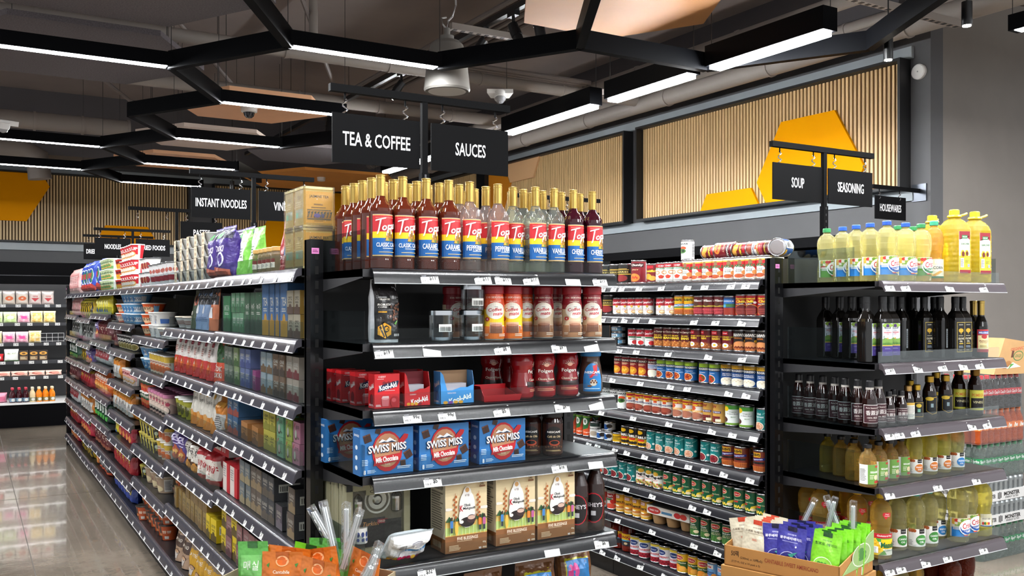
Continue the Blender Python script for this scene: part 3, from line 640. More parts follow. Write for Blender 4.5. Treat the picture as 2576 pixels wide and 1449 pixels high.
def bag_pt(w, d, h, seal, q, front):
    def b_(u, v):
        x = min(1, abs(2 * u / w)); y = v / h
        if y > 1 - seal: k = 0
        else:
            t = y / (1 - seal); k = (1 - t ** 2.2) ** .75 if q == 0 else min(1, (1 - t) / .22) ** .5 * min(1, t / .12 + (0 if q == 2 else .9)) ** .5
        return d / 2 * k * (1 - x ** (2.6 if q == 0 else 5)) ** .6
    return b_
def pouch(key, name, desc, w, d, h, col, des, q=0, seal=.1, kind='foil', cat='bag', pinch=.06, back=None, seed=0, win=None, crease=.004):
    """q 0 stand-up pouch, 1 gusseted block, 2 pillow pack"""
    f = bag_pt(w, d, h, seal, q, 1); r = random.Random(seed + len(key)); nx, ny = 12, 14; b = B(); ph = [r.random() * 6 for _ in range(4)]
    def wob(u, v): return crease * (math.sin(u / w * 9 + ph[0] + v / h * 4) * math.sin(v / h * 8 + ph[1]) + .6 * math.sin(u / w * 17 + ph[2]) * math.sin(v / h * 15 + ph[3]))
    def X(u, v): y = v / h; return u * (1 - pinch * math.sin(PI * min(1, y)) * (1 if q != 1 else .3)) + .3 * crease * math.sin(v / h * 11 + ph[2])
    def F(u, v, o): k = f(u, v); return (X(u, v), -k - (wob(u, v) if k > d * .05 else 0) - o - .0006, v)
    def K(u, v, o): k = f(u, v); return (X(u, v), k + o + .0006, v)
    base = M(col, kind)
    for fn, flip in ((F, False), (K, True)):
        v = [fn((i / nx - .5) * w, j / ny * h, 0) for j in range(ny + 1) for i in range(nx + 1)]
        q_ = [(j * (nx + 1) + i, j * (nx + 1) + i + 1, (j + 1) * (nx + 1) + i + 1, (j + 1) * (nx + 1) + i) for j in range(ny) for i in range(nx)]
        b.add(v, [t[::-1] for t in q_] if flip else q_, M(back, kind) if back and flip else base)
    v = [fn((i / nx - .5) * w, 0, 0) for fn in (F, K) for i in range(nx + 1)]; b.add(v, [(i, nx + 1 + i, nx + 2 + i, i + 1) for i in range(nx)], base)
    for i in (0, nx):
        v = [fn((i / nx - .5) * w, j / ny * h, 0) for fn in (F, K) for j in range(ny + 1)]; b.add(v, [(j, j + 1, ny + 2 + j, ny + 1 + j) for j in range(ny)], base)
    decal(b, des, w * .97, h, F, kind=kind, cu=w / 14, cv=h / 16, off=.0008)
    return Proto(key, name, cat, desc, [(name, b.mesh(name, 1.0), None)], w, d, h)
def cup(key, name, desc, r0, r1, h, base, des, lid='#e8e8e4', lidkind='p', arc=2.6, cat='cup', lidh=.004, sleeve=None):
    b = B(); b.lathe([(r0 * .9, .004), (r0, 0), (r0, .004), (r1, h - .005), (r1 + .003, h - .004), (r1 + .003, h)], M(base, 'p', .4), 30)
    def fn(u, v, o): rr = r0 + (r1 - r0) * v / h + o + .0004; a = u / r1; return (rr * math.sin(a), -rr * math.cos(a), v)
    l = B(); decal(l, des, arc * r1, h * .97, fn, cu=.008, rough=.4); parts = [(name, b.mesh(name), None)]
    if l.v: parts.append(('label', l.mesh('label'), None))
    c = B(); c.lathe([(r1 + .0035, h - .003), (r1 + .004, h + .001), (r1 + .002, h + lidh), (r1 * .5, h + lidh + .001)], M(lid, lidkind, .35), 30); parts.append(('lid', c.mesh('lid'), None))
    return Proto(key, name, cat, desc, parts, 2 * r1 + .006, 2 * r1 + .006, h + lidh)
# ================================================================== kinds of goods: syrup end display
def syrup(key, desc, liq, flav, red='#b8232b', fs=.13, fw=None):
    prof = [(.034, .0), (.037, .002), (.0382, .006), (.0382, .03), (.0376, .034), (.0376, .178), (.0382, .186), (.037, .196), (.031, .208), (.022, .22), (.0165, .23), (.0148, .238), (.0142, .262)]
    cap = [(.0152, .236), (.0152, .29), (.0158, .2905), (.0158, .2935), (.0148, .2945), (.0148, .2995), (.0156, .301), (.0156, .3035), (.0135, .3045)]
    des = [R(0, .965, 1, .995, '#c8a46a'), R(0, .58, 1, .965, red), R(0, .43, 1, .58, '#f2c21c'), R(0, .03, 1, .43, '#155a9c'), R(0, 0, 1, .03, '#c8a46a'), LN(.1, .9, .9, .93, 1, '#d9776d'),
           [(P_[0], [(u - .12, v) for u, v in P_[1]], P_[2]) for P_ in (E(.63, .52, .105, .16, '#dfe8f2'), R(.55, .36, .6, .55, '#9a6a24'), R(.6, .36, .68, .63, '#b9842c'), R(.68, .38, .73, .53, '#6a4618'), R(.62, .48, .65, .58, '#3a2510'), R(.63, .4, .645, .46, '#3a2510'), G([(.5, .36), (.75, .36), (.71, .43), (.54, .42)], '#5c7a2c'), G([(.49, .37), (.6, .37), (.53, .5)], '#d19a34'), G([(.63, .36), (.77, .36), (.71, .48)], '#8a5a20'))],
           [('P', [(.1 + (u - .24) * 1.25, v) for u, v in P_], '#f7f4ee') for P_ in ([(.24, .83), (.47, .895), (.475, .92), (.25, .865)], [(.34, .86), (.375, .875), (.325, .6), (.30, .53), (.27, .52), (.30, .62)])], T('orani', .56, .72, .165, '#f7f4ee', w=.58, bold=.02, shear=.25, rot=.16),
           T(flav, .13 + .034 * min(12, len(flav)), .27, fs, '#f5f6f8', w=.068 * min(12, len(flav)), bold=.012), LN(.3, .9, .17, .2, 1, '#cfe0ee'), LN(.2, .85, .08, .11, 1, '#c8b47a')]
    bottle(key, 'syrup_bottle', desc, prof, liq, cap, GOLD, label=(.0381, .042, .176, 3.0, .38, '#155a9c', des), w=.0765)
CARM, CLR, CHER, PINK = M('#4a1a0c', 'g', .06), M('#eef0e6', 'liq', .05, .10), M('#2a0410', 'g', .06), M('#ecdcd6', 'liq', .05, .14)
syrup('syr_cc', 'dark classic caramel syrup bottle', CARM, 'CLASSIC CARAMEL', fs=.1); syrup('syr_ca', 'dark caramel syrup bottle', CARM, 'CARAMEL'); syrup('syr_pe', 'clear peppermint syrup bottle', PINK, 'PEPPERMINT'); syrup('syr_va', 'clear vanilla syrup bottle', CLR, 'VANILLA'); syrup('syr_ch', 'dark red cherry syrup bottle', CHER, 'CHERRY')
# coffee bag with a bee logo
def hexp(cx, cy_, rx, ry, c): return G([(cx + rx * math.cos(PI / 3 * i + PI / 6), cy_ + ry * math.sin(PI / 3 * i + PI / 6)) for i in range(6)], c)
bd = [R(.02, .05, .96, .74, '#141211'), R(.02, .74, .95, .99, '#242122'), LN(.1, .45, .71, .725, 1, '#e8e8e8'), T('YELLOW BEE', .33, .685, .025, '#e9e4d8', w=.42), T('ROBUSTA', .33, .60, .035, '#f2efe8', w=.5, bold=.03), T('COFFEE', .24, .56, .022, '#f2efe8', w=.3), LN(.1, .8, .51, .52, 1, '#888'), R(.1, .475, .4, .495, '#e0a020'),
      [E(.62 + .2 * random.random() + .12 * math.sin(i), .36 + .012 * i, .04, .018, random.choice(['#6b3d22', '#8a5230', '#4f2c18']), 10) for i in range(22)], G([(.68, .3), (.82, .36), (.75, .28)], '#4f8a3a'),
      hexp(.32, .19, .29, .125, '#e3a32a'), G([(.1, .25), (.16, .27), (.3, .1), (.25, .08)], '#15120f'), G([(.2, .29), (.26, .3), (.42, .08), (.36, .07)], '#15120f'), hexp(.38, .215, .13, .06, '#15120f'), hexp(.40, .215, .08, .038, '#e3a32a'), E(.42, .215, .025, .012, '#15120f'), BC(.66, .9, .1, .14, 9, '#dddddd')]
pouch('bee', 'coffee_bag', 'silver sided black coffee bag with a yellow bee logo', .092, .075, .2, '#c9ccd0', bd, q=1, seal=.1, pinch=.02, crease=.003)
# creamer tubs
def creamer(key, desc, top, mid, low, n):
    prof = [(.034, 0), (.037, .004, M('#efece6', 'p')), (.0375, .01, M(low, 'p', .3)), (.0375, .04, M(low, 'p', .3)), (.0355, .06, M(mid, 'p', .3)), (.0355, .075, M(mid, 'p', .3)), (.0378, .095, M(mid, 'p', .3)), (.0378, .125, M(mid, 'p', .3)), (.034, .152, M(top, 'p', .3)), (.033, .165, M(top, 'p', .3))]
    des = [R(0, 0, 1, .28, low), R(0, .28, 1, .66, mid), R(0, .66, 1, 1, top), E(.5, .63, .34, .19, '#f2e9d8'), E(.5, .61, .3, .16, '#fbf6ec'), T('Coffee', .48, .655, .075, '#c2232e', w=.46, bold=.02, shear=.15, rot=.08), T('mate', .58, .56, .07, '#c2232e', w=.34, bold=.02, shear=.15, rot=.08), LN(.45, .58, .71, .725, 1, '#333'),
           T(n + ' SERVINGS', .5, .93, .04, '#f3d9c8', w=.72), T('ORIGINAL' if n == '226' else 'HAZELNUT', .5, .84, .03, '#f3d9c8', w=.36), E(.2, .44, .09, .045, '#c2323a'), T('4', .2, .44, .05, '#ffffff', w=.05),
           R(.3, .14, .74, .37, '#c9a184'), R(.32, .13, .72, .31, '#7b4a33'), E(.52, .31, .2, .025, '#a8745a'), R(.74, .28, .84, .30, '#d9c3b0'), R(.81, .2, .84, .3, '#d9c3b0'), LN(.12, .3, .06, .12, 2, '#f1dcc6'), LN(.6, .92, .05, .12, 2, '#f1dcc6')]
    b = B(); b.lathe(prof, M(mid, 'p', .3), 30); l = B()
    def fn(u, v, o):
        z = .004 + v; r = .034
        for (r0, z0, *_), (r1, z1, *_) in zip(prof, prof[1:]):
            if z0 <= z <= z1: r = r0 + (r1 - r0) * (z - z0) / (z1 - z0)
        r += o + .0004; a = u / .0375 - .3; return (r * math.sin(a), -r * math.cos(a), z)
    decal(l, des, 2.9 * .0375, .158, fn, cu=.007, cv=.012, rough=.3)
    c = B(); c.lathe([(.0345, .163), (.0365, .165), (.037, .188), (.034, .193), (.02, .194)], M('#a31f2a', 'p', .35), 30)
    Proto(key, 'creamer_tub', 'tub', desc, [('creamer_tub', b.mesh('creamer_tub', .5), None), ('label', l.mesh('label'), None), ('lid', c.mesh('lid', .5), 'red lid')], .077, .077, .194)
creamer('cm_h', 'orange and yellow hazelnut creamer tub', '#d2481c', '#f3c32a', '#e8731d', '210'); creamer('cm_o', 'red and tan original creamer tub', '#8f1d28', '#d8c0a0', '#b37a52', '226')
b = B(); b.lathe([(.038, 0), (.04, .003), (.04, .085), (.037, .09)], M('#f2f6f8', 'tint', .05), 28); c = B(); c.lathe([(.041, .085), (.041, .1), (.036, .103)], M('#c8ccd0', 'm', .15), 28); l = B(); l.lathe([(.0385, .001), (.0385, .012)], M('#b8bcc2', 'm', .15), 28); l2 = B(); decal(l2, [R(0, 0, 1, 1, '#f2f2ee'), BC(.1, .9, .1, .7, 14)], .05, .025, on_cyl(.0406, .03), cu=.006)
Proto('jar_cl', 'canister', 'jar', 'clear canister with silver lid', [('canister', b.mesh('canister'), None), ('lid', c.mesh('lid'), 'silver lid'), ('base_ring', l.mesh('base_ring'), None), ('label', l2.mesh('label'), None)], .082, .082, .103)
# drink mix cartons
def kool(key, desc, base, flav, cut):
    dk = '#7d0f18' if base[1] in 'cd' else '#2a62a8'
    ffn = [R(0, 0, 1, 1, base), T(flav, .3, .92, .055, '#f6dede', w=.3), LN(.1, .4, .84, .87, 1, '#f0c8c8'), [E(.38 + .09 * i, .73 - .03 * (i % 2), .07, .055, random.choice(['#8f1722', '#a8202c', '#6f0f18'] if cut != 2 else ['#e0a02c', '#6fa83a', '#7a3f9a', '#c8401f'])) for i in range(5)],
           G([(.12, .47), (.9, .62), (.97, .78), (.92, .8), (.2, .66)], '#18244a'), T('Kool-Aid', .53, .64, .16, '#f7f7f4', w=.7, bold=.035, rot=.2), LN(.4, .85, .5, .53, 1, '#eeb8b8'),
           G([(.3, .06), (.55, .06), (.58, .3), (.27, .3)], '#d86a70'), E(.42, .3, .155, .05, '#f0a0a2'), [E(.33 + .05 * i, .33, .03, .028, '#f3d0d0', 8) for i in range(5)], E(.8, .18, .18, .17, '#b5141f'), E(.76, .23, .09, .06, '#d9525a'), LN(.04, .25, .05, .12, 2, '#f6dede')]
    w, d, h = (.085, .05, .108)
    sd = [R(0, 0, 1, 1, base), T('Kool-Aid', .5, .62, .14, '#f7f7f4', w=.72, bold=.035, rot=.35), E(.5, .25, .3, .16, dk), LN(.1, .9, .06, .12, 2, '#f6dede')]
    if not cut: return box(key, 'drink_mix_carton', desc, w, d, h, base, ffn, left=sd, right=sd, cat='carton', rough=.3)
    b = B(); t = .0015; m = M(base, 'p', .3); w = .125 if cut == 2 else .09; inn = M('#9a7a5c' if cut == 2 else '#7d3038', 'card')
    b.box(-w / 2, w / 2, -d / 2, d / 2, 0, t, m); b.prism([(-w / 2, 0), (w / 2, 0), (w / 2, h * .58), (w * .3, h * .5), (w * .1, h * .5), (-w * .15, h * .42), (-w * .3, h * .42), (-w * .42, h * .9), (-w / 2, h)], -d / 2, -d / 2 + t, m, 'y')
    b.prism([(-w / 2, 0), (w / 2, 0), (w / 2, h), (-w / 2, h)], d / 2 - t, d / 2, inn, 'y')
    for x, mm in ((-w / 2, m), (w / 2 - t, m)): b.prism([(-d / 2, 0), (d / 2, 0), (d / 2, h), (-d / 2 + .012, h), (-d / 2, h * .6)], x, x + t, mm, 'x')
    decal(b, [T(flav, .33, .42, .05, '#f6dede', w=.25), T('Kool-Aid', .58, .2, .2, '#f7f7f4', w=.66, bold=.035, rot=.2), [E(.15 + .15 * i, .07, .07, .06, random.choice(['#8f1722', '#e0a02c', '#7a3f9a']), 10) for i in range(4)]], w, h * .8, on_front(-d / 2, 0), rough=.3)
    decal(b, sd, d, h, on_left(-w / 2, 0), rough=.3); k = B()
    for i in range(5): k.box(-w * .4, w * .3, -d * .3 + i * .007, -d * .3 + i * .007 + .003, t, h * .62, M('#b9b9c2', 'p'))
    Proto(key, 'drink_mix_carton', 'carton', desc, [('drink_mix_carton', b.mesh('drink_mix_carton'), None), ('sachet', k.mesh('sachet'), None)], w, d, h)
kool('ka_r', 'closed red cherry drink mix carton', '#cf1f26', 'CHERRY', 0); kool('ka_rc', 'cut open red cherry drink mix carton', '#cf1f26', 'CHERRY', 1); kool('ka_bc', 'cut open blue tropical punch drink mix carton', '#3f8fd2', 'TROPICAL PUNCH', 2); kool('ka_b', 'closed blue tropical punch drink mix carton', '#3f8fd2', 'TROPICAL PUNCH', 0)
b = B(); rd = M('#b5161f', 'p', .35); b.box(-.07, .07, -.05, .05, 0, .0015, rd); b.add([(-.07, -.05, 0), (.07, -.05, 0), (.075, -.056, .022), (-.075, -.056, .022)], [(0, 1, 2, 3)], rd); b.prism([(-.05, 0), (.05, 0), (.05, .05), (-.02, .05), (-.05, .015)], -.07, -.0685, rd, 'x'); b.prism([(-.05, 0), (.05, 0), (.05, .04), (-.05, .012)], .0685, .07, rd, 'x'); b.box(-.07, .07, .0485, .05, 0, .05, rd)
Proto('tray_r', 'display_tray', 'tray', 'empty red display tray', [('display_tray', b.mesh('display_tray'), None)], .14, .1, .05)
# instant coffee jars
fo = [(.036, 0), (.041, .006), (.043, .02), (.043, .045), (.037, .078), (.035, .09), (.036, .1), (.041, .115), (.042, .13), (.039, .145), (.034, .152)]
fd = [E(.5, .82, .09, .05, '#e9b8a0'), [G([(.5 + .05 * math.cos(a), .8 + .03 * math.sin(a)), (.5 + .17 * math.cos(a - .06), .8 + .12 * math.sin(a - .06)), (.5 + .17 * math.cos(a + .06), .8 + .12 * math.sin(a + .06))], '#e0d2c2') for a in [PI * i / 8 for i in range(1, 8)]], T('Folgers', .5, .645, .12, '#f3efe6', w=.62, bold=.02), T('Classic Roast', .5, .44, .06, '#f0dfc8', w=.6), G([(.12, .25), (.88, .25), (.88, .4), (.5, .36), (.12, .4)], '#2c1712'), LN(.2, .8, .12, .2, 2, '#d78a6a')]
def jar(key, desc, prof, col, capc, des, zt, arc=2.6, name='coffee_jar', a0=0, H=.13, kind='g', lh=.028):
    b = B(); b.lathe(prof, M(col, kind, .14), 30); rm = max(p[0] for p in prof)
    def fn(u, v, o):
        z = .008 + v; r = rm
        for (r0, z0), (r1, z1) in zip(prof, prof[1:]):
            if z0 <= z <= z1: r = r0 + (r1 - r0) * (z - z0) / (z1 - z0)
        r += o + .0004; a = u / rm + a0; return (r * math.sin(a), -r * math.cos(a), z)
    l = B(); decal(l, des, arc * rm, H, fn, cu=.007, cv=.01, rough=.3); c = B(); r = prof[-1][0] + .003; c.lathe([(r, zt - .001), (r + .002, zt + .002), (r + .002, zt + lh - .006), (r - .003, zt + lh), (r * .5, zt + lh)], M(capc, 'p', .35), 28)
    Proto(key, name, 'jar', desc, [(name, b.mesh(name, .6), None), ('label', l.mesh('label'), None), ('lid', c.mesh('lid', .5), None)], 2 * rm, 2 * rm, zt + lh)
jar('folg', 'red instant coffee jar with a red lid', fo, '#8f161c', '#b01f2c', fd, .152); jar('folg_b', 'red instant coffee jar turned sideways', fo, '#8f161c', '#b01f2c', fd, .152, a0=1.0)
nd = [E(.5, .46, .36, .4, '#1f7fc4'), R(.14, .04, .86, .45, '#1f7fc4'), G([(.5, .78), (.72, .82), (.68, .62), (.46, .44), (.36, .44), (.54, .62)], '#d8222c'), T('NESCAFÉ', .5, .6, .085, '#ffffff', w=.62, bold=.03), T('ICE ROAST', .52, .51, .04, '#e0454c', w=.36), E(.52, .3, .13, .1, '#d9c7b2'), [E(.43 + .05 * i, .3 + .05 * (i % 2), .035, .03, '#5a3420', 8) for i in range(5)], E(.38, .2, .08, .03, '#6b4026'), LN(.2, .8, .1, .14, 1, '#cfe4f2')]
jar('nesc', 'brown instant coffee jar with a blue lid', [(.036, 0), (.043, .006), (.045, .02), (.044, .06), (.038, .105), (.034, .12), (.033, .132), (.034, .14)], '#4a3830', '#2f86c8', nd, .14, arc=2.3, H=.125)
od = [R(0, .0, 1, 1, '#3a1c12'), E(.5, .62, .34, .3, '#12100f'), T('NESCAFÉ', .5, .74, .08, '#f4f0ea', w=.5, bold=.03), T('Café de Olla', .5, .58, .07, '#e9cfa0', w=.5, shear=.2), E(.52, .36, .2, .1, '#b5492c'), E(.52, .38, .15, .06, '#120a08'), [E(.2 + .1 * i, .22 + .02 * (i % 3), .04, .03, '#7a4b2c', 8) for i in range(7)], LN(.2, .8, .08, .14, 2, '#c8a878')]
jar('olla', 'dark spiced instant coffee jar', [(.034, 0), (.037, .005), (.0375, .02), (.0375, .118), (.034, .13), (.032, .135)], '#2a130d', '#1b1412', od, .135, H=.105)
# cocoa cartons
def choc(x, y, s, a=0): c_, s_ = math.cos(a), math.sin(a); q = lambda u, v: (x + (u * c_ - v * s_) * s, y + (u * s_ + v * c_) * s * 1.25); return [G([q(-1, -1), q(1, -1), q(1, 1), q(-1, 1)], '#3b2118'), G([q(-1, .7), q(1, .7), q(1, 1), q(-1, 1)], '#6b4330'), G([q(-.05, -1), q(.05, -1), q(.05, 1), q(-.05, 1)], '#24120c')]
sm = [R(0, 0, 1, 1, '#2f74b5'), [E(.1 + .17 * i, .15 + .7 * ((i * 3) % 5) / 5, .05, .07, '#3a80c0', 12) for i in range(6)], choc(.13, .8, .07, .3), choc(.33, .95, .05, -.3), choc(.9, .4, .07, .5), choc(.8, .22, .05, .1), E(.5, .5, .285, .44, '#b51f28'), E(.5, .52, .25, .37, '#b98562'), [E(.36 + .045 * i, .75 - .05 * (i % 3), .01, .012, '#5a3522', 6) for i in range(8)], G([(.7, .7), (.82, .86), (.9, .84), (.88, .76), (.76, .62)], '#b51f28'), G([(.33, .7), (.4, .77), (.47, .73), (.54, .8), (.62, .74), (.68, .7)], '#eef2f6'), G([(.35, .69), (.44, .72), (.5, .7), (.58, .73), (.66, .69)], '#1c3350'),
      T('SWISS MISS', .5, .57, .19, '#10233f', w=.735, bold=.06, rot=.05), T('SWISS MISS', .5, .58, .17, '#f6f7f8', w=.72, bold=.03, rot=.05), G([(.24, .2), (.72, .28), (.76, .45), (.26, .38)], '#b51f28'), T('Milk Chocolate', .49, .335, .12, '#f8f4ee', w=.42, bold=.03, rot=.07), T('FLAVOR', .5, .22, .04, '#f0c8b8', w=.1), T('8', .07, .08, .1, '#ffffff', w=.04, bold=.03), LN(.12, .3, .05, .13, 3, '#bcd6ec'), LN(.02, .15, .22, .36, 4, '#bcd6ec'), LN(.68, .96, .1, .17, 2, '#c8d8e8')]
box('swiss', 'cocoa_carton', 'blue cocoa carton', .18, .062, .145, '#2f74b5', sm, left=[R(0, 0, 1, 1, '#2a66a3'), T('SWISS', .5, .86, .05, '#fff', w=.7), E(.5, .6, .16, .05, '#dfeaf4'), E(.5, .38, .16, .05, '#dfeaf4'), E(.5, .16, .16, .05, '#dfeaf4')], cat='carton', rough=.3)
# gift box with a coffee set
b = B(); cr = M('#c9bd9c', 'card'); w, d, h = .225, .036, .232; b.box(-w / 2, w / 2, -d / 2 + .014, d / 2, 0, h, cr); b.prism([(-w / 2, 0), (w / 2, 0), (w / 2, h), (-w / 2, h)], -d / 2 + .012, -d / 2 + .014, M('#6d6350', 'p'), 'y')
for x0, x1, z0, z1 in ((-w / 2, -w / 2 + .022, 0, h), (w / 2 - .022, w / 2, 0, h), (-w / 2, w / 2, 0, .02), (-w / 2, w / 2, h - .02, h)): b.box(x0, x1, -d / 2, -d / 2 + .014, z0, z1, cr)
decal(b, [R(.3, .84, .72, 1, '#c4b892'), T('TURKISH', .51, .955, .045, '#4a3f2a', w=.32, bold=.02), T('COFFEE', .51, .89, .045, '#4a3f2a', w=.3, bold=.02)], w, h, on_front(-d / 2), clipb=True)
decal(b, [R(.12, .09, .62, .5, '#241a17'), T('Turkish', .4, .42, .06, '#c98a4a', w=.25, shear=.3), E(.6, .43, .0, .0, '#fff'), R(.5, .41, .66, .47, '#9a2430'), T('CRESCENT', .58, .44, .03, '#f4e6d8', w=.13), R(.62, .09, .88, .46, '#2a2420')], w, h, on_front(-d / 2 + .0118))
k = B(); decal(k, [R(0, 0, 1, 1, '#e9e6e0'), [E(.12 + .19 * i, .6, .07, .18, '#3b4a80', 8) for i in range(5)], [E(.12 + .19 * i, .25, .06, .12, '#4a5a98', 8) for i in range(5)]], .08, .05, on_cyl(.024, 0), cu=.006); cup_ = B(); cup_.T = Matrix.Translation((-.06, -.004, .04)); cup_.lathe([(.012, 0), (.02, .006), (.0235, .05), (.022, .05)], M('#e9e6e0', 'p', .2), 20); cup_.v += [(x - .06, y - .004, z + .04) for x, y, z in k.v]; o_ = len(cup_.v) - len(k.v)
for f_, i_ in zip(k.f, k.k): cup_.f.append([o_ + j for j in f_]); cup_.k.append(cup_.mi(k.ml[i_]))
def pot(x, z, s): q = B(); q.T = Matrix.Translation((x, -.002, z)); q.lathe([(.014 * s, 0), (.02 * s, .005 * s), (.021 * s, .045 * s), (.02 * s, .052 * s), (.017 * s, .06 * s), (.008 * s, .072 * s), (.003 * s, .078 * s), (.005 * s, .084 * s), (.001, .09 * s)], M('#a9a49c', 'm', .22), 18); return q
t1 = B(); t1.T = Matrix.Translation((0.0, -.004, .175)) @ Matrix.Rotation(PI / 2, 4, 'X'); t1.lathe([(.044, -.004), (.048, 0), (.046, .003), (.034, .001), (.032, .003), (.018, .002), (.012, .005), (.002, .006)], M('#a9a49c', 'm', .25), 28)
f = B(); f.box(-w / 2 - .001, w / 2 + .001, -d / 2 - .002, d / 2, .0005, h + .001, M('#eef2ee', 'wrap', .1, .03))
Proto('turk', 'gift_box', 'gift box', 'cream coffee set gift box with silver cups', [('gift_box', b.mesh('gift_box'), None), ('printed_cup', cup_.mesh('printed_cup'), None), ('pot', pot(-.068, .125, 1.0).mesh('pot'), 'silver pot'), ('pot', pot(.068, .13, 1.0).mesh('pot'), 'silver pot'), ('saucer', t1.mesh('saucer'), 'silver saucer'), ('clear_wrap', f.mesh('clear_wrap'), None)], w, d, h)
# grain drink cartons
def wheat(x, s): return [E(x + .025 * s * (1 if i % 2 else -1), .5 + .036 * i, .022, .02, '#b5642c', 8) for i in range(9)] + [R(x - .005, .42, x + .005, .84, '#b5642c')]
mk = [R(0, 0, 1, 1, '#efdcb0'), R(0, 0, 1, .235, '#8a5a34'), R(0, .235, 1, .46, '#d8b25a'), R(0, .25, 1, .36, '#a8bf6a'), [R(.02 + .09 * i, .24, .035 + .09 * i, .42, '#c8dc9a') for i in range(11)], [G([(.0 + .16 * i, .44), (.09 + .16 * i, .52), (.2 + .16 * i, .44)], '#3f6a44') for i in range(6)], E(.06, .62, .1, .02, '#f6f2e8'), E(.92, .6, .12, .022, '#f6f2e8'), wheat(.22, -1), wheat(.78, 1),
      E(.5, .64, .19, .23, '#fdfcf8'), E(.5, .82, .1, .1, '#fdfcf8'), E(.5, .5, .2, .16, '#fdfcf8'), E(.5, .875, .05, .035, '#d9a86a'), T('K가을', .5, .8, .035, '#5a2a20', w=.1), T('K', .36, .62, .085, '#c4202a', w=.08, bold=.03), T('Obok', .5, .66, .04, '#222', w=.16, bold=.02), T('Makgeolli', .55, .61, .045, '#222', w=.3, bold=.02),
      E(.5, .42, .18, .07, '#1d1414'), E(.6, .46, .11, .06, '#3a2626'), E(.6, .48, .09, .03, '#d9b8a8'), E(.36, .43, .05, .025, '#e8e0d8'), G([(.66, .5), (.74, .57), (.7, .5)], '#caa08a'), [[R(x, .29, x + .05, .36, '#26303a'), R(x - .01, .36, x + .06, .46, c), E(x + .025, .49, .025, .025, '#3a2a20', 8)] for x, c in ((.78, '#d87a2c'), (.88, '#b05a90'), (.1, '#3f7ab8'))], E(.24, .35, .04, .1, '#e0b44a'),
      T('FIVE BLESSINGS', .5, .2, .045, '#f3e6d0', w=.5, bold=.012), LN(.25, .75, .155, .17, 1, '#d8b894'), LN(.06, .35, .04, .12, 4, '#d8b894'), T('24h', .84, .95, .04, '#6a4a2a', w=.1), R(.78, .9, .92, .925, '#8a5a34'), T('450g', .9, .11, .03, '#f0e0c8', w=.08), T('NO', .8, .035, .03, '#ffffff', w=.06, bold=.03), LN(.86, .97, .025, .05, 2, '#f0e0c8')]
ms = [R(0, 0, 1, 1, '#e5dabf'), R(0, 0, 1, .2, '#8a5a34'), LN(.1, .9, .3, .85, 16, '#8b8170'), R(.15, .88, .85, .95, '#9c9284'), BC(.2, .8, .06, .15, 10, '#d8c8a8')]
box('makg', 'drink_carton', 'cream and brown grain drink carton', .157, .11, .235, '#e8dcc0', mk, left=ms, right=ms, top=[R(0, 0, 1, 1, '#d9d2c0'), [E(.1 + .1 * i, .2 + .25 * (i % 3), .008, .012, '#6a6458', 6) for i in range(9)]], cat='carton')
# chocolate syrup
hp = [(.03, 0), (.034, .005), (.0355, .02), (.0345, .1), (.036, .13), (.0335, .17), (.022, .205), (.016, .22)]
bottle('hersh', 'syrup_bottle', 'dark brown chocolate syrup squeeze bottle', hp, M('#2a1511', 'g', .25), [(.0185, .216), (.0185, .236), (.0165, .238), (.012, .25), (.009, .262), (.006, .263)], M('#151213', 'p', .35), label=(.0362, .03, .14, 2.4, -1.0, '', [E(.5, .5, .48, .5, '#b5172a'), E(.5, .5, .45, .46, '#161012'), T("RSHEY'S", .5, .6, .14, '#d8d4d8', w=.8, bold=.02), R(.4, .25, .6, .4, '#b8b8bc')]), w=.072)
cd = [R(0, .0, 1, 1, '#dfe9ee'), R(0, .62, 1, .9, '#eef4f7'), R(.35, .45, .95, .52, '#2f7fc0'), R(.45, .55, .9, .8, '#f7faf9'), LN(.5, .85, .58, .78, 5, '#889'), BC(.2, .38, .62, .76), R(.3, .2, .9, .45, '#e6ecf2'), [E(.1 + .11 * (i % 7), .1 + .11 * (i // 7), .055, .06, random.choice(['#d8323a', '#e8a42c', '#c4285a', '#8a2a4a', '#f0c040'])) for i in range(14)]]
pouch('candy', 'candy_bag', 'white bag of fruit candies lying', .16, .055, .11, '#dfe9ee', cd, q=2, seal=.08, crease=.004)
cf = [R(0, 0, 1, 1, '#6b4526'), R(.15, .45, .85, .9, '#b5b02a'), R(.18, .4, .85, .82, '#2377b8'), E(.3, .65, .1, .12, '#c83a8a'), E(.45, .68, .08, .1, '#d8489a'), T('CAFE', .6, .5, .1, '#e8e04a', w=.4, bold=.03), R(.1, .1, .9, .3, '#8a5f36')]
pouch('cofb', 'coffee_bag', 'brown coffee bag with blue and yellow label', .16, .075, .25, '#6b4526', cf, q=1, seal=.12, crease=.005)
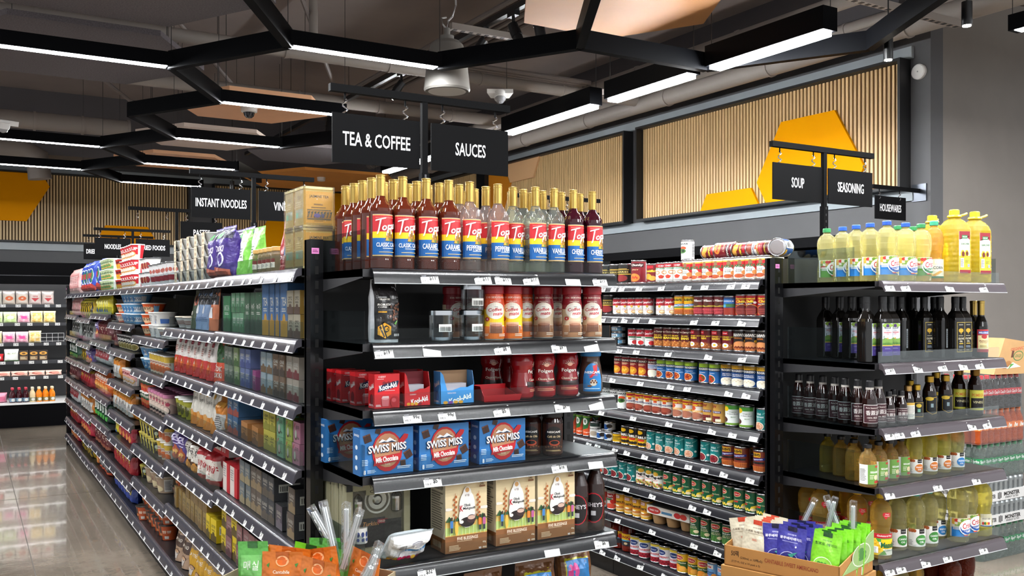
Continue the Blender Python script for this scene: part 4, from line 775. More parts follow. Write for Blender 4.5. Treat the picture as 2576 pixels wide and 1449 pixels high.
# ================================================================== kinds: oils
OILP, OILY, OILC = M('#f8f2b8', 'liq', .05, .26), M('#fbe85e', 'liq', .05, .3), M('#f8d878', 'liq', .05, .28)
def wavy(h, r, neck, zs, waist, ribs=(0, 0)):
    p = [(r * .85, 0), (r, .006), (r, .02)]; z = .02
    while z < zs - .09:
        z += .012; t = (z - .02) / (zs - .11); k = waist * math.sin(PI * min(1, max(0, (t - .35) / .65))) ** 2
        p.append((r - k + .0007 * (len(p) % 2), z))
    p += [(r, zs - .075), (r + .001, zs - .05), (r * .93, zs - .03), (r * .7, zs - .012), (neck, zs), (neck, h)]; return p
def gcap(r, z, h=.022): return [(r, z), (r + .001, z + .002), (r + .001, z + h - .003), (r - .002, z + h), (r * .4, z + h)]
def crisco(key, desc, capc, base):
    d = [R(0, 0, 1, 1, base), R(0, .5, 1, 1, '#d8d2a8'), [E(.12 + .11 * (i % 8), .6 + .14 * (i // 8), .08, .09, random.choice(['#6f9a3a', '#c8362c', '#e0b04a', '#8fb04a', '#e8e2d0']), 10) for i in range(24)], LN(.1, .45, .38, .6, 5, '#eef2ee'), E(.68, .5, .36, .42, '#f4f6f8'), E(.7, .5, .34, .38, '#2458a8' if capc[1] == '1' else '#2f7a3a'), E(.7, .57, .33, .33, '#f7f7f5'), T('Crisco', .7, .62, .3, '#c4222c', w=.52, bold=.02, shear=.2, rot=.15), G([(.42, .25), (.98, .36), (.98, .46), (.42, .36)], '#1f4f9f' if capc[1] == '1' else '#24703a'), T('Pure Vegetable', .72, .355, .07, '#fff', w=.45, rot=.15), R(.5, .06, .66, .12, '#d84a2c'), R(.68, .06, .85, .12, '#e8c02c'), R(0, 0, .06, 1, '#e8e8e4')]
    bottle(key, 'oil_bottle', desc, wavy(.262, .047, .017, .255, .007), OILP, gcap(.0195, .262, .021), M(capc, 'p', .35), label=(.0478, .03, .118, 2.4, .35, base, d), w=.096)
crisco('cri_b', 'vegetable oil bottle with a blue cap', '#1f55c0', '#2f86d2'); crisco('cri_g', 'canola oil bottle with a green cap', '#2a8448', '#5c9a3c')
d = [R(0, 0, 1, 1, '#eee9d0'), R(0, .7, 1, 1, '#d9d4b8'), [R(.3 + .12 * i, .76, .36 + .12 * i, .92, '#f7f5e8') for i in range(5)], T('CORN', .5, .55, .16, '#3a4a5a', w=.6, bold=.02), G([(.1, .15), (.6, .4), (.8, .35), (.3, .1)], '#e8a82c'), R(0, 0, 1, .1, '#2f6a3a')]
bottle('corn', 'oil_bottle', 'corn oil bottle with a pale green cap', wavy(.27, .042, .016, .262, .006), OILC, gcap(.0185, .27), M('#3aa07c', 'p', .35), label=(.0428, .02, .11, 1.8, .3, '#eee9d0', d), w=.086)
sf = [R(0, 0, 1, 1, '#f6f2ea'), R(0, .0, 1, .42, '#f0d23a'), R(0, .88, 1, 1, '#8f1c2c'), G([(0, .88), (0, .80), (.5, .9), (1, .80), (1, .88)], '#8f1c2c'), R(.25, .83, .78, .91, '#2f7a44'), T('CRESCENT', .52, .87, .035, '#e8f2e8', w=.45), T('SUNFLOWER', .55, .7, .05, '#2f6a3a', w=.76, bold=.03), T('OIL', .55, .63, .04, '#666', w=.2), [E(.32 + .0 * i + .36 * j + .11 * math.cos(i), .47 + .05 * math.sin(i), .09, .045, '#f2c81c', 8) for j in range(2) for i in range(6)], E(.34, .46, .13, .065, '#6b2c12'), E(.70, .47, .12, .06, '#7a3a18'), E(.7, .47, .06, .03, '#4a2010'), R(.08, .14, .4, .36, '#e6e4da'), LN(.1, .38, .16, .34, 7, '#777'), LN(.5, .9, .24, .32, 3, '#7a8a3a'), R(.72, .15, .92, .22, '#9aa0b0'), R(0, 0, 1, .08, '#8f1c2c')]
pr = [(.06, 0), (.066, .006)] + [(.066 - .0018 * (i % 2), .015 + .012 * i) for i in range(20)] + [(.064, .262), (.056, .285), (.04, .305), (.024, .318), (.02, .325), (.02, .335)]
b = B(); b.lathe([(.021, .332), (.0235, .334), (.0235, .358), (.02, .362), (.008, .362)], M('#f2cf12', 'p', .4), 20); b.lathe([(.03, .322), (.034, .326), (.03, .334), (.024, .335)], M('#f2cf12', 'p', .4), 20); b.tube([(.028, -.0, .33), (.06, -.004, .34), (.075, 0, .346)], .006, M('#f2cf12', 'p', .4), 6)
q = B(); q.lathe(pr, OILY, 28, (1, 1, 3.4)); l = B(); l.box(-.032, .032, -.0672, -.0664, .045, .25, M('#f6f2ea', 'p', .35)); decal(l, sf, .064, .205, on_front(-.0672, .045))
Proto('sunf', 'oil_jug', 'bottle', 'big sunflower oil jug with a yellow handle cap', [('oil_jug', q.mesh('oil_jug', .5), None), ('handle_cap', b.mesh('handle_cap', .5), 'yellow cap with a carry loop'), ('label', l.mesh('label'), None)], .132, .132, .362)
DKG_ = M('#0f0d0b', 'g', .08); dprof = [(.030, 0), (.034, .004), (.034, .18), (.032, .192), (.024, .212), (.016, .225), (.0135, .24), (.0135, .262)]; dcap = [(.0165, .228), (.017, .25), (.0172, .262), (.0178, .263), (.0178, .29), (.016, .293), (.004, .293)]
gs = [R(0, 0, 1, 1, '#dfe6f2'), R(0, 0, 1, .3, '#463a80'), R(0, .3, 1, .33, '#d0b44a'), R(0, .33, 1, .52, '#5c8a3a'), G([(0, .5), (.3, .56), (.7, .5), (1, .55), (1, .4), (0, .4)], '#7aa04a'), [G([(.2 * i, .33), (.2 * i + .06, .33), (.45 + .03 * i, .45)], '#3f6a2c') for i in range(5)], R(.42, .52, .58, .56, '#d8a05a'), R(.12, .5, .17, .62, '#3a5a34'), E(.5, .94, .5, .07, '#8fb04a'), E(.5, .93, .16, .05, '#4a2f6a'), R(.2, .84, .8, .89, '#2a2c4a'), T('CRESCENT', .5, .865, .03, '#fff', w=.5), T('PURE', .5, .78, .03, '#555', w=.3), T('GRAPESEED', .5, .72, .04, '#c4342c', w=.8, bold=.02), T('OIL', .5, .67, .035, '#c4342c', w=.25), LN(.2, .8, .2, .24, 2, '#8a80b8'), LN(.3, .7, .08, .1, 1, '#8a80b8')]
bottle('grape', 'oil_bottle', 'tall dark grapeseed oil bottle', dprof, DKG_, dcap, M('#121214', 'p', .35), label=(.034, .03, .172, 0, .0255, '#dfe6f2', gs), w=.07, sq=(1, 1, 6))
def olive(key, desc, fc):
    ol = [R(.0, .0, 1, 1, '#b09a4a'), R(.05, .02, .95, .98, '#100f0d'), R(.2, .88, .8, .94, '#2b2b28'), T('CRESCENT', .5, .91, .028, '#d8d4c4', w=.5), E(.5, .72, .3, .07, fc), R(.46, .6, .54, .7, fc), LN(.2, .8, .53, .56, 1, '#c8c0a0'), T('OLIVE', .5, .45, .065, '#e6ddc0', w=.7, bold=.02), T('OIL', .5, .36, .06, '#e6ddc0', w=.38, bold=.02), R(.25, .27, .75, .3, '#c8a83a'), LN(.2, .8, .14, .22, 2, '#8a98a8'), LN(.25, .75, .05, .08, 1, '#a8a088')]
    bottle(key, 'oil_bottle', desc, dprof, DKG_, dcap, M('#101012', 'p', .35), label=(.034, .03, .172, 0, .024, '#b09a4a', ol), w=.07, sq=(1, 1, 6))
olive('oliv', 'tall black olive oil bottle with gold tree label', '#c8a02c'); bottle('plainb', 'oil_bottle', 'tall plain black oil bottle', dprof, DKG_, dcap, M('#101012', 'p', .35), label=(.034, .05, .14, 0, .006, '#8a8f94', [LN(.1, .9, .1, .9, 8, '#5a5f64')]), w=.07, sq=(1, 1, 6))
bal = [R(0, 0, 1, 1, '#b0343a'), R(.06, .04, .94, .74, '#e8d9a0'), R(.1, .8, .9, .92, '#3f6ab0'), T('Modena', .5, .86, .07, '#f2f2f2', w=.7), E(.5, .68, .2, .09, '#b0343a'), T('Balsamic', .5, .5, .06, '#8a2a2c', w=.7, shear=.2), T('Vinegar', .5, .42, .05, '#8a2a2c', w=.6, shear=.2), R(.06, .04, .94, .14, '#a02a32'), LN(.2, .8, .2, .32, 3, '#9a8a5a')]
bottle('balsa', 'vinegar_bottle', 'dark vinegar bottle with gold neck and red label', [(.028, 0), (.031, .004), (.031, .15), (.027, .172), (.0165, .198), (.0145, .215)], DKG_, [(.0158, .2), (.0162, .262), (.0172, .263), (.0172, .272), (.015, .274), (.005, .274)], GOLD, label=(.0313, .025, .135, 2.2, .2, '#b0343a', bal), w=.063)
def sesam(key, desc, h=.205, r=.0325):
    s_ = h / .205; prof = [(r * .9, 0), (r, .004), (r, .105 * s_), (r * .93, .125 * s_), (r * .6, .158 * s_), (r * .46, .172 * s_), (r * .44, .185 * s_)]
    des = [R(0, 0, 1, 1, '#cfcaca'), R(.03, .02, .97, .97, '#3a2026'), R(.06, .045, .94, .94, '#412329'), T('Pure Sesame Oil', .52, .83, .08, '#d8cfc8', w=.72), T('香蔴油', .52, .56, .27, '#d9d3cf', w=.74, bold=.01), T('100% 純正', .5, .3, .11, '#d8cfc8', w=.56), LN(.3, .75, .14, .18, 1, '#b8a8a4')]
    bottle(key, 'sesame_oil_bottle', desc, prof, M('#1c0a08', 'g', .07), [(r * .5, .172 * s_), (r * .5, .2 * s_), (r * .46, .205 * s_)], M('#17171a', 'p', .35), label=(r + .0003, .02 * s_, .1 * s_, 2.5, .2, '#cfcaca', des), w=2 * r + .002, extra=[(r * .53, .162 * s_, .174 * s_, 6.28, 0, '#a8a29c', [])])
sesam('sesL', 'dark sesame oil bottle with a maroon label'); sesam('sesS', 'small dark sesame oil bottle', .15, .026)
def smallb(key, desc, capc, lab, des, h=.17, r=.028, col='#1a0d08', name='sauce_bottle', a0=.2, ck='m'):
    prof = [(r * .9, 0), (r, .004), (r * 1.02, .03), (r * .93, h * .55), (r * .9, h * .66), (r * .6, h * .8), (r * .5, h * .86)]
    bottle(key, name, desc, prof, M(col, 'g', .08), [(r * .58, h * .85), (r * .6, h * .86), (r * .6, h * .98), (r * .5, h)], M(capc, ck, .35), label=(r * 1.03, h * .12, h * .55, 2.2, a0, lab, des), w=2.1 * r)
smallb('sb_w', 'small sauce bottle with white back label', '#b8925a', '#e6e2d4', [R(0, .85, 1, 1, '#d8b04a'), LN(.1, .9, .1, .8, 8, '#999')]); smallb('sb_g', 'small dark oil bottle with gold cap', '#c09a3a', '#10100f', [R(.1, .05, .9, .95, '#b8963a'), R(.14, .08, .86, .92, '#12120f'), E(.5, .75, .2, .12, '#d8b83a'), R(.4, .35, .6, .55, '#7ab0a0')])
smallb('sb_d', 'dark glass oil bottle with gold trim', '#b08c3a', '#0d1013', [G([(.15, .9), (.85, .95), (.85, .1), (.5, .03), (.15, .2)], '#b8963a'), G([(.18, .87), (.82, .92), (.82, .13), (.5, .06), (.18, .22)], '#101418'), E(.35, .85, .25, .1, '#d0b03a'), R(.42, .4, .58, .6, '#8aa0a8')], .205, .033)
smallb('sb_v', 'dark vinegar bottle with yellow green label', '#7a5a2a', '#b8b43a', [R(.05, .05, .95, .95, '#c8c44a'), T('POMEGR', .5, .75, .15, '#c46a1c', w=.7, bold=.02), R(.1, .1, .9, .6, '#1a1412'), T('VINEG', .5, .4, .12, '#d8d0a0', w=.6)], .225, .036)
bprof = [(.034, 0), (.037, .004), (.0375, .1), (.035, .122), (.025, .142), (.0145, .152), (.0135, .168)]; bcap = gcap(.0165, .166, .018)
for k, ds, lq in (('ob_y', 'round yellow oil bottle without label', '#f4e268'), ('ob_a', 'round amber oil bottle without label', '#f2d068')): bottle(k, 'oil_bottle', ds, bprof, M(lq, 'liq', .05, .25), bcap, M('#141416', 'p', .35), w=.076)
sl = [R(0, 0, .42, 1, '#f2f2ee'), LN(.04, .38, .15, .8, 9, '#8a8a88'), R(.42, 0, 1, 1, '#6a9a44'), R(.75, .85, 1, .95, '#c4342c'), T('SESAME', .72, .62, .1, '#f4f6ee', w=.4, bold=.02), E(.8, .35, .12, .13, '#e0d0a8'), LN(.5, .7, .25, .5, 3, '#cfe0b8'), R(.7, .05, 1, .18, '#b8322c')]
bottle('ob_s', 'oil_bottle', 'sesame oil bottle with white and green label', bprof, M('#ecca7c', 'liq', .05, .25), bcap, M('#141416', 'p', .35), label=(.0379, .014, .098, 2.6, .1, '#f2f2ee', sl), w=.076)
def houseoil(key, desc, blob, txt, capc, sc=1.0):
    d = [R(0, 0, 1, 1, '#f4f3ee'), R(.05, .86, .3, 1, '#d8862c'), [E(.1 + .1 * i, .9, .08, .1, '#a8562c', 8) for i in range(3)], R(.5, .74, .78, 1, '#1c1c1c'), T('Food Club', .64, .87, .05, '#eee', w=.2), E(.62, .38, .26, .3, blob), T(txt, .62, .44, .11, '#fff', w=.4, bold=.02), T('OIL', .62, .27, .1, '#fff', w=.22, bold=.02), LN(.05, .25, .08, .4, 4, '#aaa')]
    bottle(key, 'oil_bottle', desc, wavy(.245 * sc, .042 * sc, .016, .238 * sc, .006), OILP if blob[1] != 'd' else M('#f8ee90', 'liq', .05, .3), gcap(.0185, .245 * sc), M(capc, 'p', .35), label=(.0428 * sc, .02, .1 * sc, 2.4, .25, '#f4f3ee', d), w=.086 * sc)
houseoil('pean', 'peanut oil bottle with an orange dot label', '#d87a2c', 'PEANUT', '#e8e8e4', .9); houseoil('vege', 'vegetable oil bottle with a blue dot label', '#2f80c4', 'VEGETABLE', '#1f4fb0', .95); houseoil('cano', 'canola oil bottle with a green dot label', '#3f8a3a', 'CANOLA', '#2a9a8a')
mz = [R(0, 0, 1, 1, '#f3efe0'), R(0, .78, 1, 1, '#b8242c'), T('Cholesterol Free', .55, .9, .08, '#fff', w=.6), R(0, .62, 1, .78, '#4a9a3c'), R(.4, .3, 1, .74, '#f2c81c'), G([(0, .7), (.2, .78), (.5, .2), (.3, 0), (.1, 0)], '#f0c93a'), [E(.12 + .06 * (i % 4) + .03 * (i // 4), .66 - .07 * (i // 2), .03, .03, '#e0a820', 8) for i in range(14)], G([(.3, 0), (.5, .25), (.6, .05)], '#5c9a3a'), T('Mazola', .68, .48, .26, '#12623a', w=.58, bold=.04), T('CORN OIL', .7, .24, .09, '#12623a', w=.36), R(.05, .1, .3, .4, '#f4f2ea'), LN(.07, .28, .12, .38, 6, '#aaa')]
hh = [E(.38, .6, .2, .25, '#c4202c'), E(.62, .6, .2, .25, '#c4202c'), G([(.2, .5), (.8, .5), (.5, .05)], '#c4202c'), R(.36, .35, 1, .8, '#c4202c'), T('Heart', .62, .66, .16, '#f6dcdc', w=.4), T('Healthy', .62, .44, .16, '#f6dcdc', w=.5)]
bottle('mazo', 'oil_bottle', 'golden corn oil bottle with a yellow cap', wavy(.265, .045, .0165, .258, .009), OILC, gcap(.019, .265), M('#e6c41c', 'p', .35), label=(.0458, .02, .115, 2.5, .15, '#f3efe0', mz), extra=[(.0458, .175, .215, 1.0, .35, '', hh)], w=.092)
bottle('vlast', 'oil_bottle', 'pale oil bottle with a produce label', wavy(.262, .045, .0165, .255, .008), M('#f6ec90', 'liq', .05, .32), gcap(.019, .262), M('#d8c040', 'p', .35), label=(.0458, .05, .11, 1.3, .3, '#e6e2cc', [R(0, .7, 1, 1, '#c8c4a8'), T('VEGETABLE', .5, .62, .12, '#555', w=.8), [E(.2 + .15 * i, .25, .09, .12, c) for i, c in enumerate(['#c4342c', '#3f7a34', '#e0b02c', '#b8343c'])], R(0, 0, 1, .08, '#2f5a9a')]), w=.092)
bottle('tea_j', 'juice_bottle', 'brown juice bottle with red cap', wavy(.25, .05, .017, .24, .006), M('#8a3a1a', 'liq', .05, .5), gcap(.02, .25), M('#b8242c', 'p', .35), w=.1)
# ================================================================== kinds: cans
def dish(x, y, rx, ry, rim, food, n=7, dots='#00000000'): return [E(x, y, rx, ry, rim), E(x, y, rx * .88, ry * .86, food)] + ([E(x + rx * .6 * math.cos(i * 2.4), y + ry * .55 * math.sin(i * 2.4), rx * .2, ry * .18, dots, 8) for i in range(n)] if dots != '#00000000' else [])
can('c_camp', 'red and white condensed soup can', '#f3f1ec', [R(0, .55, 1, 1, '#b01c2a'), T('Campbell’s', .5, .76, .2, '#fff', w=.86, bold=.015, shear=.3, rot=.06), E(.5, .5, .1, .09, '#c8a44a'), T('Cream of', .45, .36, .07, '#333', w=.4), T('Chicken', .45, .27, .08, '#b01c2a', w=.45, bold=.02), E(.7, .14, .24, .12, '#d9a86a'), E(.7, .16, .16, .07, '#f0e0b8')], .033, .101)
can('c_tom', 'red and white tomato soup can', '#f3f1ec', [R(0, .55, 1, 1, '#b01c2a'), T('Campbell’s', .5, .76, .2, '#fff', w=.86, bold=.015, shear=.3, rot=.06), R(.15, .44, .75, .54, '#2f6a44'), T('Tomato', .45, .34, .09, '#333', w=.5), E(.7, .14, .22, .14, '#c4282c')], .033, .101)
can('c_beans', 'dark red pork and beans can', '#5a1a1c', [T('Van Camp’s', .5, .82, .13, '#f2e6d0', w=.9, bold=.03, shear=.2), T('PORK AND', .5, .62, .08, '#f0d43a', w=.55, bold=.03), T('BEANS', .5, .48, .13, '#f0d43a', w=.66, bold=.04), R(0, 0, 1, .3, '#a8622c'), [E(.06 + .1 * i, .1 + .1 * (i % 3), .06, .05, '#c88a4a', 8) for i in range(10)]], .037, .112)
can('c_hash', 'maroon corned beef hash can with a fried egg', '#6b1a22', [R(.1, .8, .5, .98, '#d8222c'), T('Hormel', .3, .89, .06, '#fff', w=.3), T('CORNED BEEF', .5, .68, .07, '#f0cf3a', w=.8, bold=.03), T('HASH', .4, .56, .11, '#f0cf3a', w=.5, bold=.04), E(.5, .08, .5, .26, '#8a4a24'), [E(.2 + .1 * i, .1 + .06 * (i % 3), .05, .04, '#b8733a', 8) for i in range(7)], E(.35, .22, .2, .13, '#f6f2ea'), E(.37, .22, .09, .06, '#f0b82c')], .039, .11)
can('c_manw', 'black sloppy joe sauce can', '#231a18', [T('MANWICH', .5, .8, .17, '#f4f1ea', w=.94, bold=.05), T('ORIGINAL', .4, .64, .08, '#e0843a', w=.5, bold=.02), E(.5, .22, .46, .26, '#b56a3a'), E(.5, .3, .42, .16, '#cf8a55'), [E(.22 + .08 * i, .14 + .04 * (i % 2), .06, .05, '#6b2a1a', 8) for i in range(8)], E(.82, .5, .09, .07, '#e0a82c')], .039, .112)
can('c_chili', 'red chili can', '#a8141e', [T('Hormel', .45, .86, .1, '#f2d83a', w=.7, bold=.03), T('Chili', .45, .71, .13, '#f2d83a', w=.55, bold=.04), G([(.05, .5), (.7, .58), (.7, .65), (.05, .57)], '#1a1a1a'), T('With Beans', .38, .575, .05, '#fff', w=.5, rot=.1), E(.55, .25, .46, .3, '#c8a03a'), E(.55, .25, .44, .28, '#5a1a1a'), [E(.25 + .09 * (i % 7), .1 + .1 * (i // 7), .055, .045, '#8a3a34', 8) for i in range(21)], E(.8, .65, .08, .06, '#e8e6e0')], .038, .112)
can('c_navy', 'navy blue chili can', '#1f3a6a', [R(0, .45, 1, .62, '#3f6a3a'), R(0, 0, 1, .4, '#8a2f22'), R(.1, .64, .9, .9, '#2a6ab0'), T('LOW SODIUM', .5, .78, .09, '#fff', w=.7), R(.1, .42, .4, .6, '#4a9ac4')], .038, .105)
can('c_wils', 'dark red kidney bean can', '#6b1c20', [R(0, .45, 1, .52, '#b8a83a'), T('Wilson’s', .45, .8, .14, '#f6f2ea', w=.7, bold=.03), E(.3, .6, .22, .12, '#4a2a1c'), [E(.1 + .1 * (i % 9), .1 + .1 * (i // 9), .06, .045, '#b8434a', 8) for i in range(27)]], .038, .108)
can('c_bushy', 'yellow baked beans can', '#e8a41c', [R(.1, .7, .75, .92, '#f2d02c'), T('BUSH’S', .42, .81, .14, '#1a1a1a', w=.6, bold=.05), G([(0, .4), (1, .48), (1, .62), (0, .54)], '#2a6ab0'), T('Baked Beans', .5, .51, .08, '#fff', w=.7, rot=.08), R(0, .36, 1, .42, '#2f7a44'), [E(.15 + .1 * (i % 8), .06 + .09 * (i // 8), .06, .045, '#a8562c', 8) for i in range(24)]], .037, .112)
can('c_ench', 'white and red can with a green arc', '#f1e9d4', [R(0, .1, 1, .86, '#c8202c'), E(.35, .3, .42, .34, '#f4f0e4'), R(0, .86, 1, .93, '#d8b04a'), E(.45, .8, .12, .12, '#8a6a4a'), T('ARDLE', .5, .64, .15, '#2f6a3c', w=.84, bold=.05), T('fried', .4, .45, .07, '#333', w=.3), T('Broth', .4, .37, .08, '#333', w=.36, bold=.02), LN(.25, .6, .25, .29, 1, '#6ab0a0'), E(.4, .14, .3, .1, '#b8562c'), E(.75, .3, .2, .12, '#d88a4a'), LN(.6, .95, .05, .12, 2, '#f0b8b0')], .038, .118)
can('c_spag', 'white pasta can with green band', '#f1efe9', [R(0, .8, 1, 1, '#b8202c'), T('CHEF', .5, .89, .08, '#fff', w=.4), R(0, .7, 1, .8, '#2f8a55'), T('SpaghettiOs', .5, .75, .07, '#fff', w=.8), E(.25, .5, .18, .12, '#d89a6a'), E(.25, .5, .1, .06, '#f1efe9'), E(.7, .52, .18, .12, '#d89a6a'), E(.7, .52, .1, .06, '#f1efe9'), G([(.3, .3), (.5, .38), (.7, .3), (.6, .16), (.4, .16)], '#c8402c'), LN(.1, .9, .03, .09, 2, '#888')], .037, .112)
can('c_redp', 'dark red pasta can', '#7a1c24', [R(.2, .8, .7, .95, '#c4202c'), T('Goldfish', .5, .64, .14, '#f0d83a', w=.8, bold=.03, shear=.2), E(.35, .3, .25, .18, '#e8a02c'), E(.65, .2, .25, .15, '#e8a84a')], .037, .11)
can('c_blackj', 'black jar with a red lid', '#1a1714', [LN(.1, .9, .7, .8, 2, '#c8a84a'), R(0, .45, 1, .5, '#c8a43a'), E(.4, .25, .4, .2, '#8a2a2a'), T('BERRIES', .5, .6, .1, '#d8c06a', w=.7)], .045, .12, name='food_jar')
can('c_chunkj', 'big dark red chunky soup jar', '#7a1a22', [R(.1, .72, .9, .92, '#3a1216'), T('Chunky', .5, .82, .13, '#f2e8d8', w=.7, bold=.03, shear=.2), T('SPICY', .4, .6, .06, '#f0d8a0', w=.4), E(.35, .22, .32, .2, '#d8843a'), [E(.2 + .08 * i, .2 + .05 * (i % 2), .05, .05, '#c8402c', 8) for i in range(5)]], .045, .135, name='food_jar')
can('c_tuna', 'flat blue tuna can', '#6fa8cc', [R(0, .7, 1, 1, '#4a86b0'), R(.2, .15, .8, .85, '#e6eef2'), BC(.25, .75, .25, .7, 12)], .043, .037)
can('c_prog', 'blue and lime soup can', '#1f66a8', [R(0, .78, 1, 1, '#a4c83a'), R(.1, .62, .9, .8, '#17264a'), T('PROGRESSO', .5, .71, .11, '#f4f4f0', w=.78, bold=.04), T('Vegetable', .4, .52, .06, '#fff', w=.5), LN(.5, .9, .36, .45, 2, '#a8cce8'), dish(.3, .2, .34, .22, '#e8e0d0', '#8f2c1c', 8, '#d0742c')], .038, .112)
can('c_progt', 'blue tomato soup can', '#1f66a8', [R(0, .78, 1, 1, '#a4c83a'), R(.1, .62, .9, .8, '#17264a'), T('PROGRESSO', .5, .71, .11, '#f4f4f0', w=.78, bold=.04), T('Tomato', .4, .52, .06, '#fff', w=.4), dish(.3, .2, .34, .24, '#e8e0d0', '#b02a1c', 4, '#2f6a2c')], .038, .112)
can('c_progy', 'navy and yellow rich soup can', '#1c4a86', [R(0, .8, 1, 1, '#e8b02c'), T('RICH & HEARTY', .5, .94, .05, '#222', w=.6), R(.1, .64, .9, .82, '#17264a'), T('PROGRESSO', .5, .73, .11, '#f4f4f0', w=.78, bold=.04), T('NEW ENGLAND', .5, .54, .06, '#fff', w=.6), T('CLAM CHOWDER', .5, .46, .06, '#fff', w=.64), E(.45, .16, .42, .2, '#ece4d0'), [E(.25 + .1 * i, .2 + .06 * (i % 2), .05, .035, '#d8c8a8', 8) for i in range(5)]], .042, .115)
can('c_chun', 'red chunky soup can', '#9a1c24', [R(0, .74, 1, .92, '#2a1414'), T('CHUNKY', .5, .83, .12, '#f2e8d8', w=.7, bold=.03), LN(.1, .8, .56, .7, 3, '#e8c8a0'), E(.4, .25, .36, .24, '#d8902c'), [E(.25 + .1 * i, .2 + .08 * (i % 2), .07, .06, '#e8c04a', 8) for i in range(4)]], .038, .112)
can('c_chub', 'white chunky chowder can', '#9a1c24', [R(0, .74, 1, .92, '#2a1414'), T('CHUNKY', .5, .83, .12, '#f2e8d8', w=.7, bold=.03), R(0, .45, 1, .72, '#dfe6f0'), LN(.1, .9, .48, .68, 3, '#4a6aa0'), E(.5, .2, .4, .22, '#e6e4d0')], .038, .112)
can('c_wild', 'teal organic bean can', '#137a7a', [T('Wild', .35, .78, .11, '#e8f2ee', w=.32, bold=.015), T('Harvest', .42, .64, .11, '#e8f2ee', w=.5, bold=.015), [G([(.6 + .07 * i, .8 + .03 * i), (.68 + .07 * i, .86 + .03 * i), (.66 + .07 * i, .78 + .03 * i)], '#7ac4bc') for i in range(5)], G([(.55, .75), (.95, .93), (.95, .92), (.56, .74)], '#7ac4bc'), T('organic', .4, .52, .05, '#cfe8e4', w=.34), LN(.15, .6, .42, .46, 1, '#9ad0cc'), dish(.35, .16, .32, .22, '#efe8d8', '#c88a6a', 9, '#dfb59a'), E(.8, .3, .08, .06, '#e8f0ea')], .037, .112)
can('c_wildk', 'teal organic kidney bean can', '#137a7a', [T('Wild', .35, .78, .11, '#e8f2ee', w=.32, bold=.015), T('Harvest', .42, .64, .11, '#e8f2ee', w=.5, bold=.015), [G([(.6 + .07 * i, .8 + .03 * i), (.68 + .07 * i, .86 + .03 * i), (.66 + .07 * i, .78 + .03 * i)], '#7ac4bc') for i in range(5)], LN(.15, .6, .42, .46, 1, '#9ad0cc'), dish(.35, .18, .34, .24, '#efe8d8', '#6b1c24', 9, '#9a3a40'), E(.8, .3, .08, .06, '#e8f0ea')], .037, .112)
can('c_orgw', 'white and green organic bean can', '#dfe5e0', [R(0, .8, 1, 1, '#4a9a3a'), E(.22, .82, .18, .13, '#f0c81c'), T('Organic', .62, .66, .07, '#3a5a3a', w=.4), T('Tri-Bean Blend', .6, .56, .05, '#556', w=.6), E(.1, .26, .25, .15, '#4a2a22'), T('BEANS', .65, .4, .05, '#3f7a3a', w=.25), R(0, 0, 1, .1, '#6f9a34')], .039, .114)
can('c_sw', 'tan kidney bean can with purple band', '#c89a4a', [T('S&W', .3, .86, .16, '#8f1c24', w=.5, bold=.04), R(0, .5, .8, .62, '#3a2a6a'), T('KIDNEY BEANS', .4, .56, .06, '#fff', w=.7), [E(.1 + .1 * (i % 7), .08 + .11 * (i // 7), .06, .05, '#6b1c2c', 8) for i in range(21)], R(.5, .05, .8, .2, '#e6e0c0')], .037, .112)
can('c_ros', 'white refried bean can with red top', '#ece6dc', [R(0, .72, 1, 1, '#b8242c'), R(0, .95, 1, 1, '#e8c02c'), T('Rosarita', .5, .8, .15, '#f2cf3a', w=.88, bold=.03), R(.3, .6, .55, .74, '#c8502c'), R(0, .46, 1, .55, '#33305a'), T('Refried Beans', .5, .505, .05, '#fff', w=.7), E(.45, .2, .44, .2, '#7a3024'), E(.45, .24, .36, .12, '#9a4a38'), LN(.6, .95, .05, .12, 2, '#c88a80')], .038, .112)
can('c_rosy', 'yellow topped refried bean can', '#ece6dc', [R(0, .72, 1, 1, '#b8242c'), R(0, .93, 1, 1, '#e8c02c'), T('Rosarita', .5, .82, .15, '#f2cf3a', w=.88, bold=.03), E(.3, .62, .2, .12, '#c8502c'), R(0, .4, 1, .5, '#e0a82c'), T('Vegetarian', .5, .45, .06, '#fff', w=.6), E(.45, .2, .46, .2, '#a86a54'), LN(.6, .95, .05, .12, 2, '#c88a80')], .036, .112)
can('c_sar', 'white tomato can with a pepper', '#e6e6e4', [T('SARAB', .5, .86, .1, '#222', w=.7, bold=.03), E(.5, .62, .25, .1, '#d8502c'), E(.45, .45, .28, .14, '#4a7a3a'), E(.52, .46, .12, .08, '#1c3a1c')], .037, .112)
can('c_bushb', 'brown baked bean can', '#7a3424', [R(.1, .72, .62, .95, '#e8b02c'), T('BUSH’S', .36, .83, .14, '#1a1a1a', w=.48, bold=.05), G([(0, .5), (.85, .58), (.85, .7), (0, .62)], '#2a3a8a'), T('Vegetarian', .42, .6, .08, '#fff', w=.6, rot=.08), R(0, .38, .8, .48, '#1a1a1a'), [E(.1 + .1 * (i % 8), .05 + .09 * (i // 8), .06, .045, '#b5602c', 8) for i in range(24)]], .041, .112)
can('c_pearl', 'yellow and black olive can', '#e8b41c', [R(0, .45, 1, 1, '#1c1a18'), E(.45, .85, .25, .12, '#e8b41c'), T('PEARLS', .5, .56, .15, '#f4f0e6', w=.86, bold=.05), R(.2, .33, .8, .43, '#c4242c'), [E(.2 + .2 * i, .15, .12, .09, '#2a2420') for i in range(4)]], .037, .11)
can('c_olsm', 'short yellow olive can', '#e6b41c', [LN(.1, .9, .2, .8, 5, '#6a5a1a')], .037, .06)
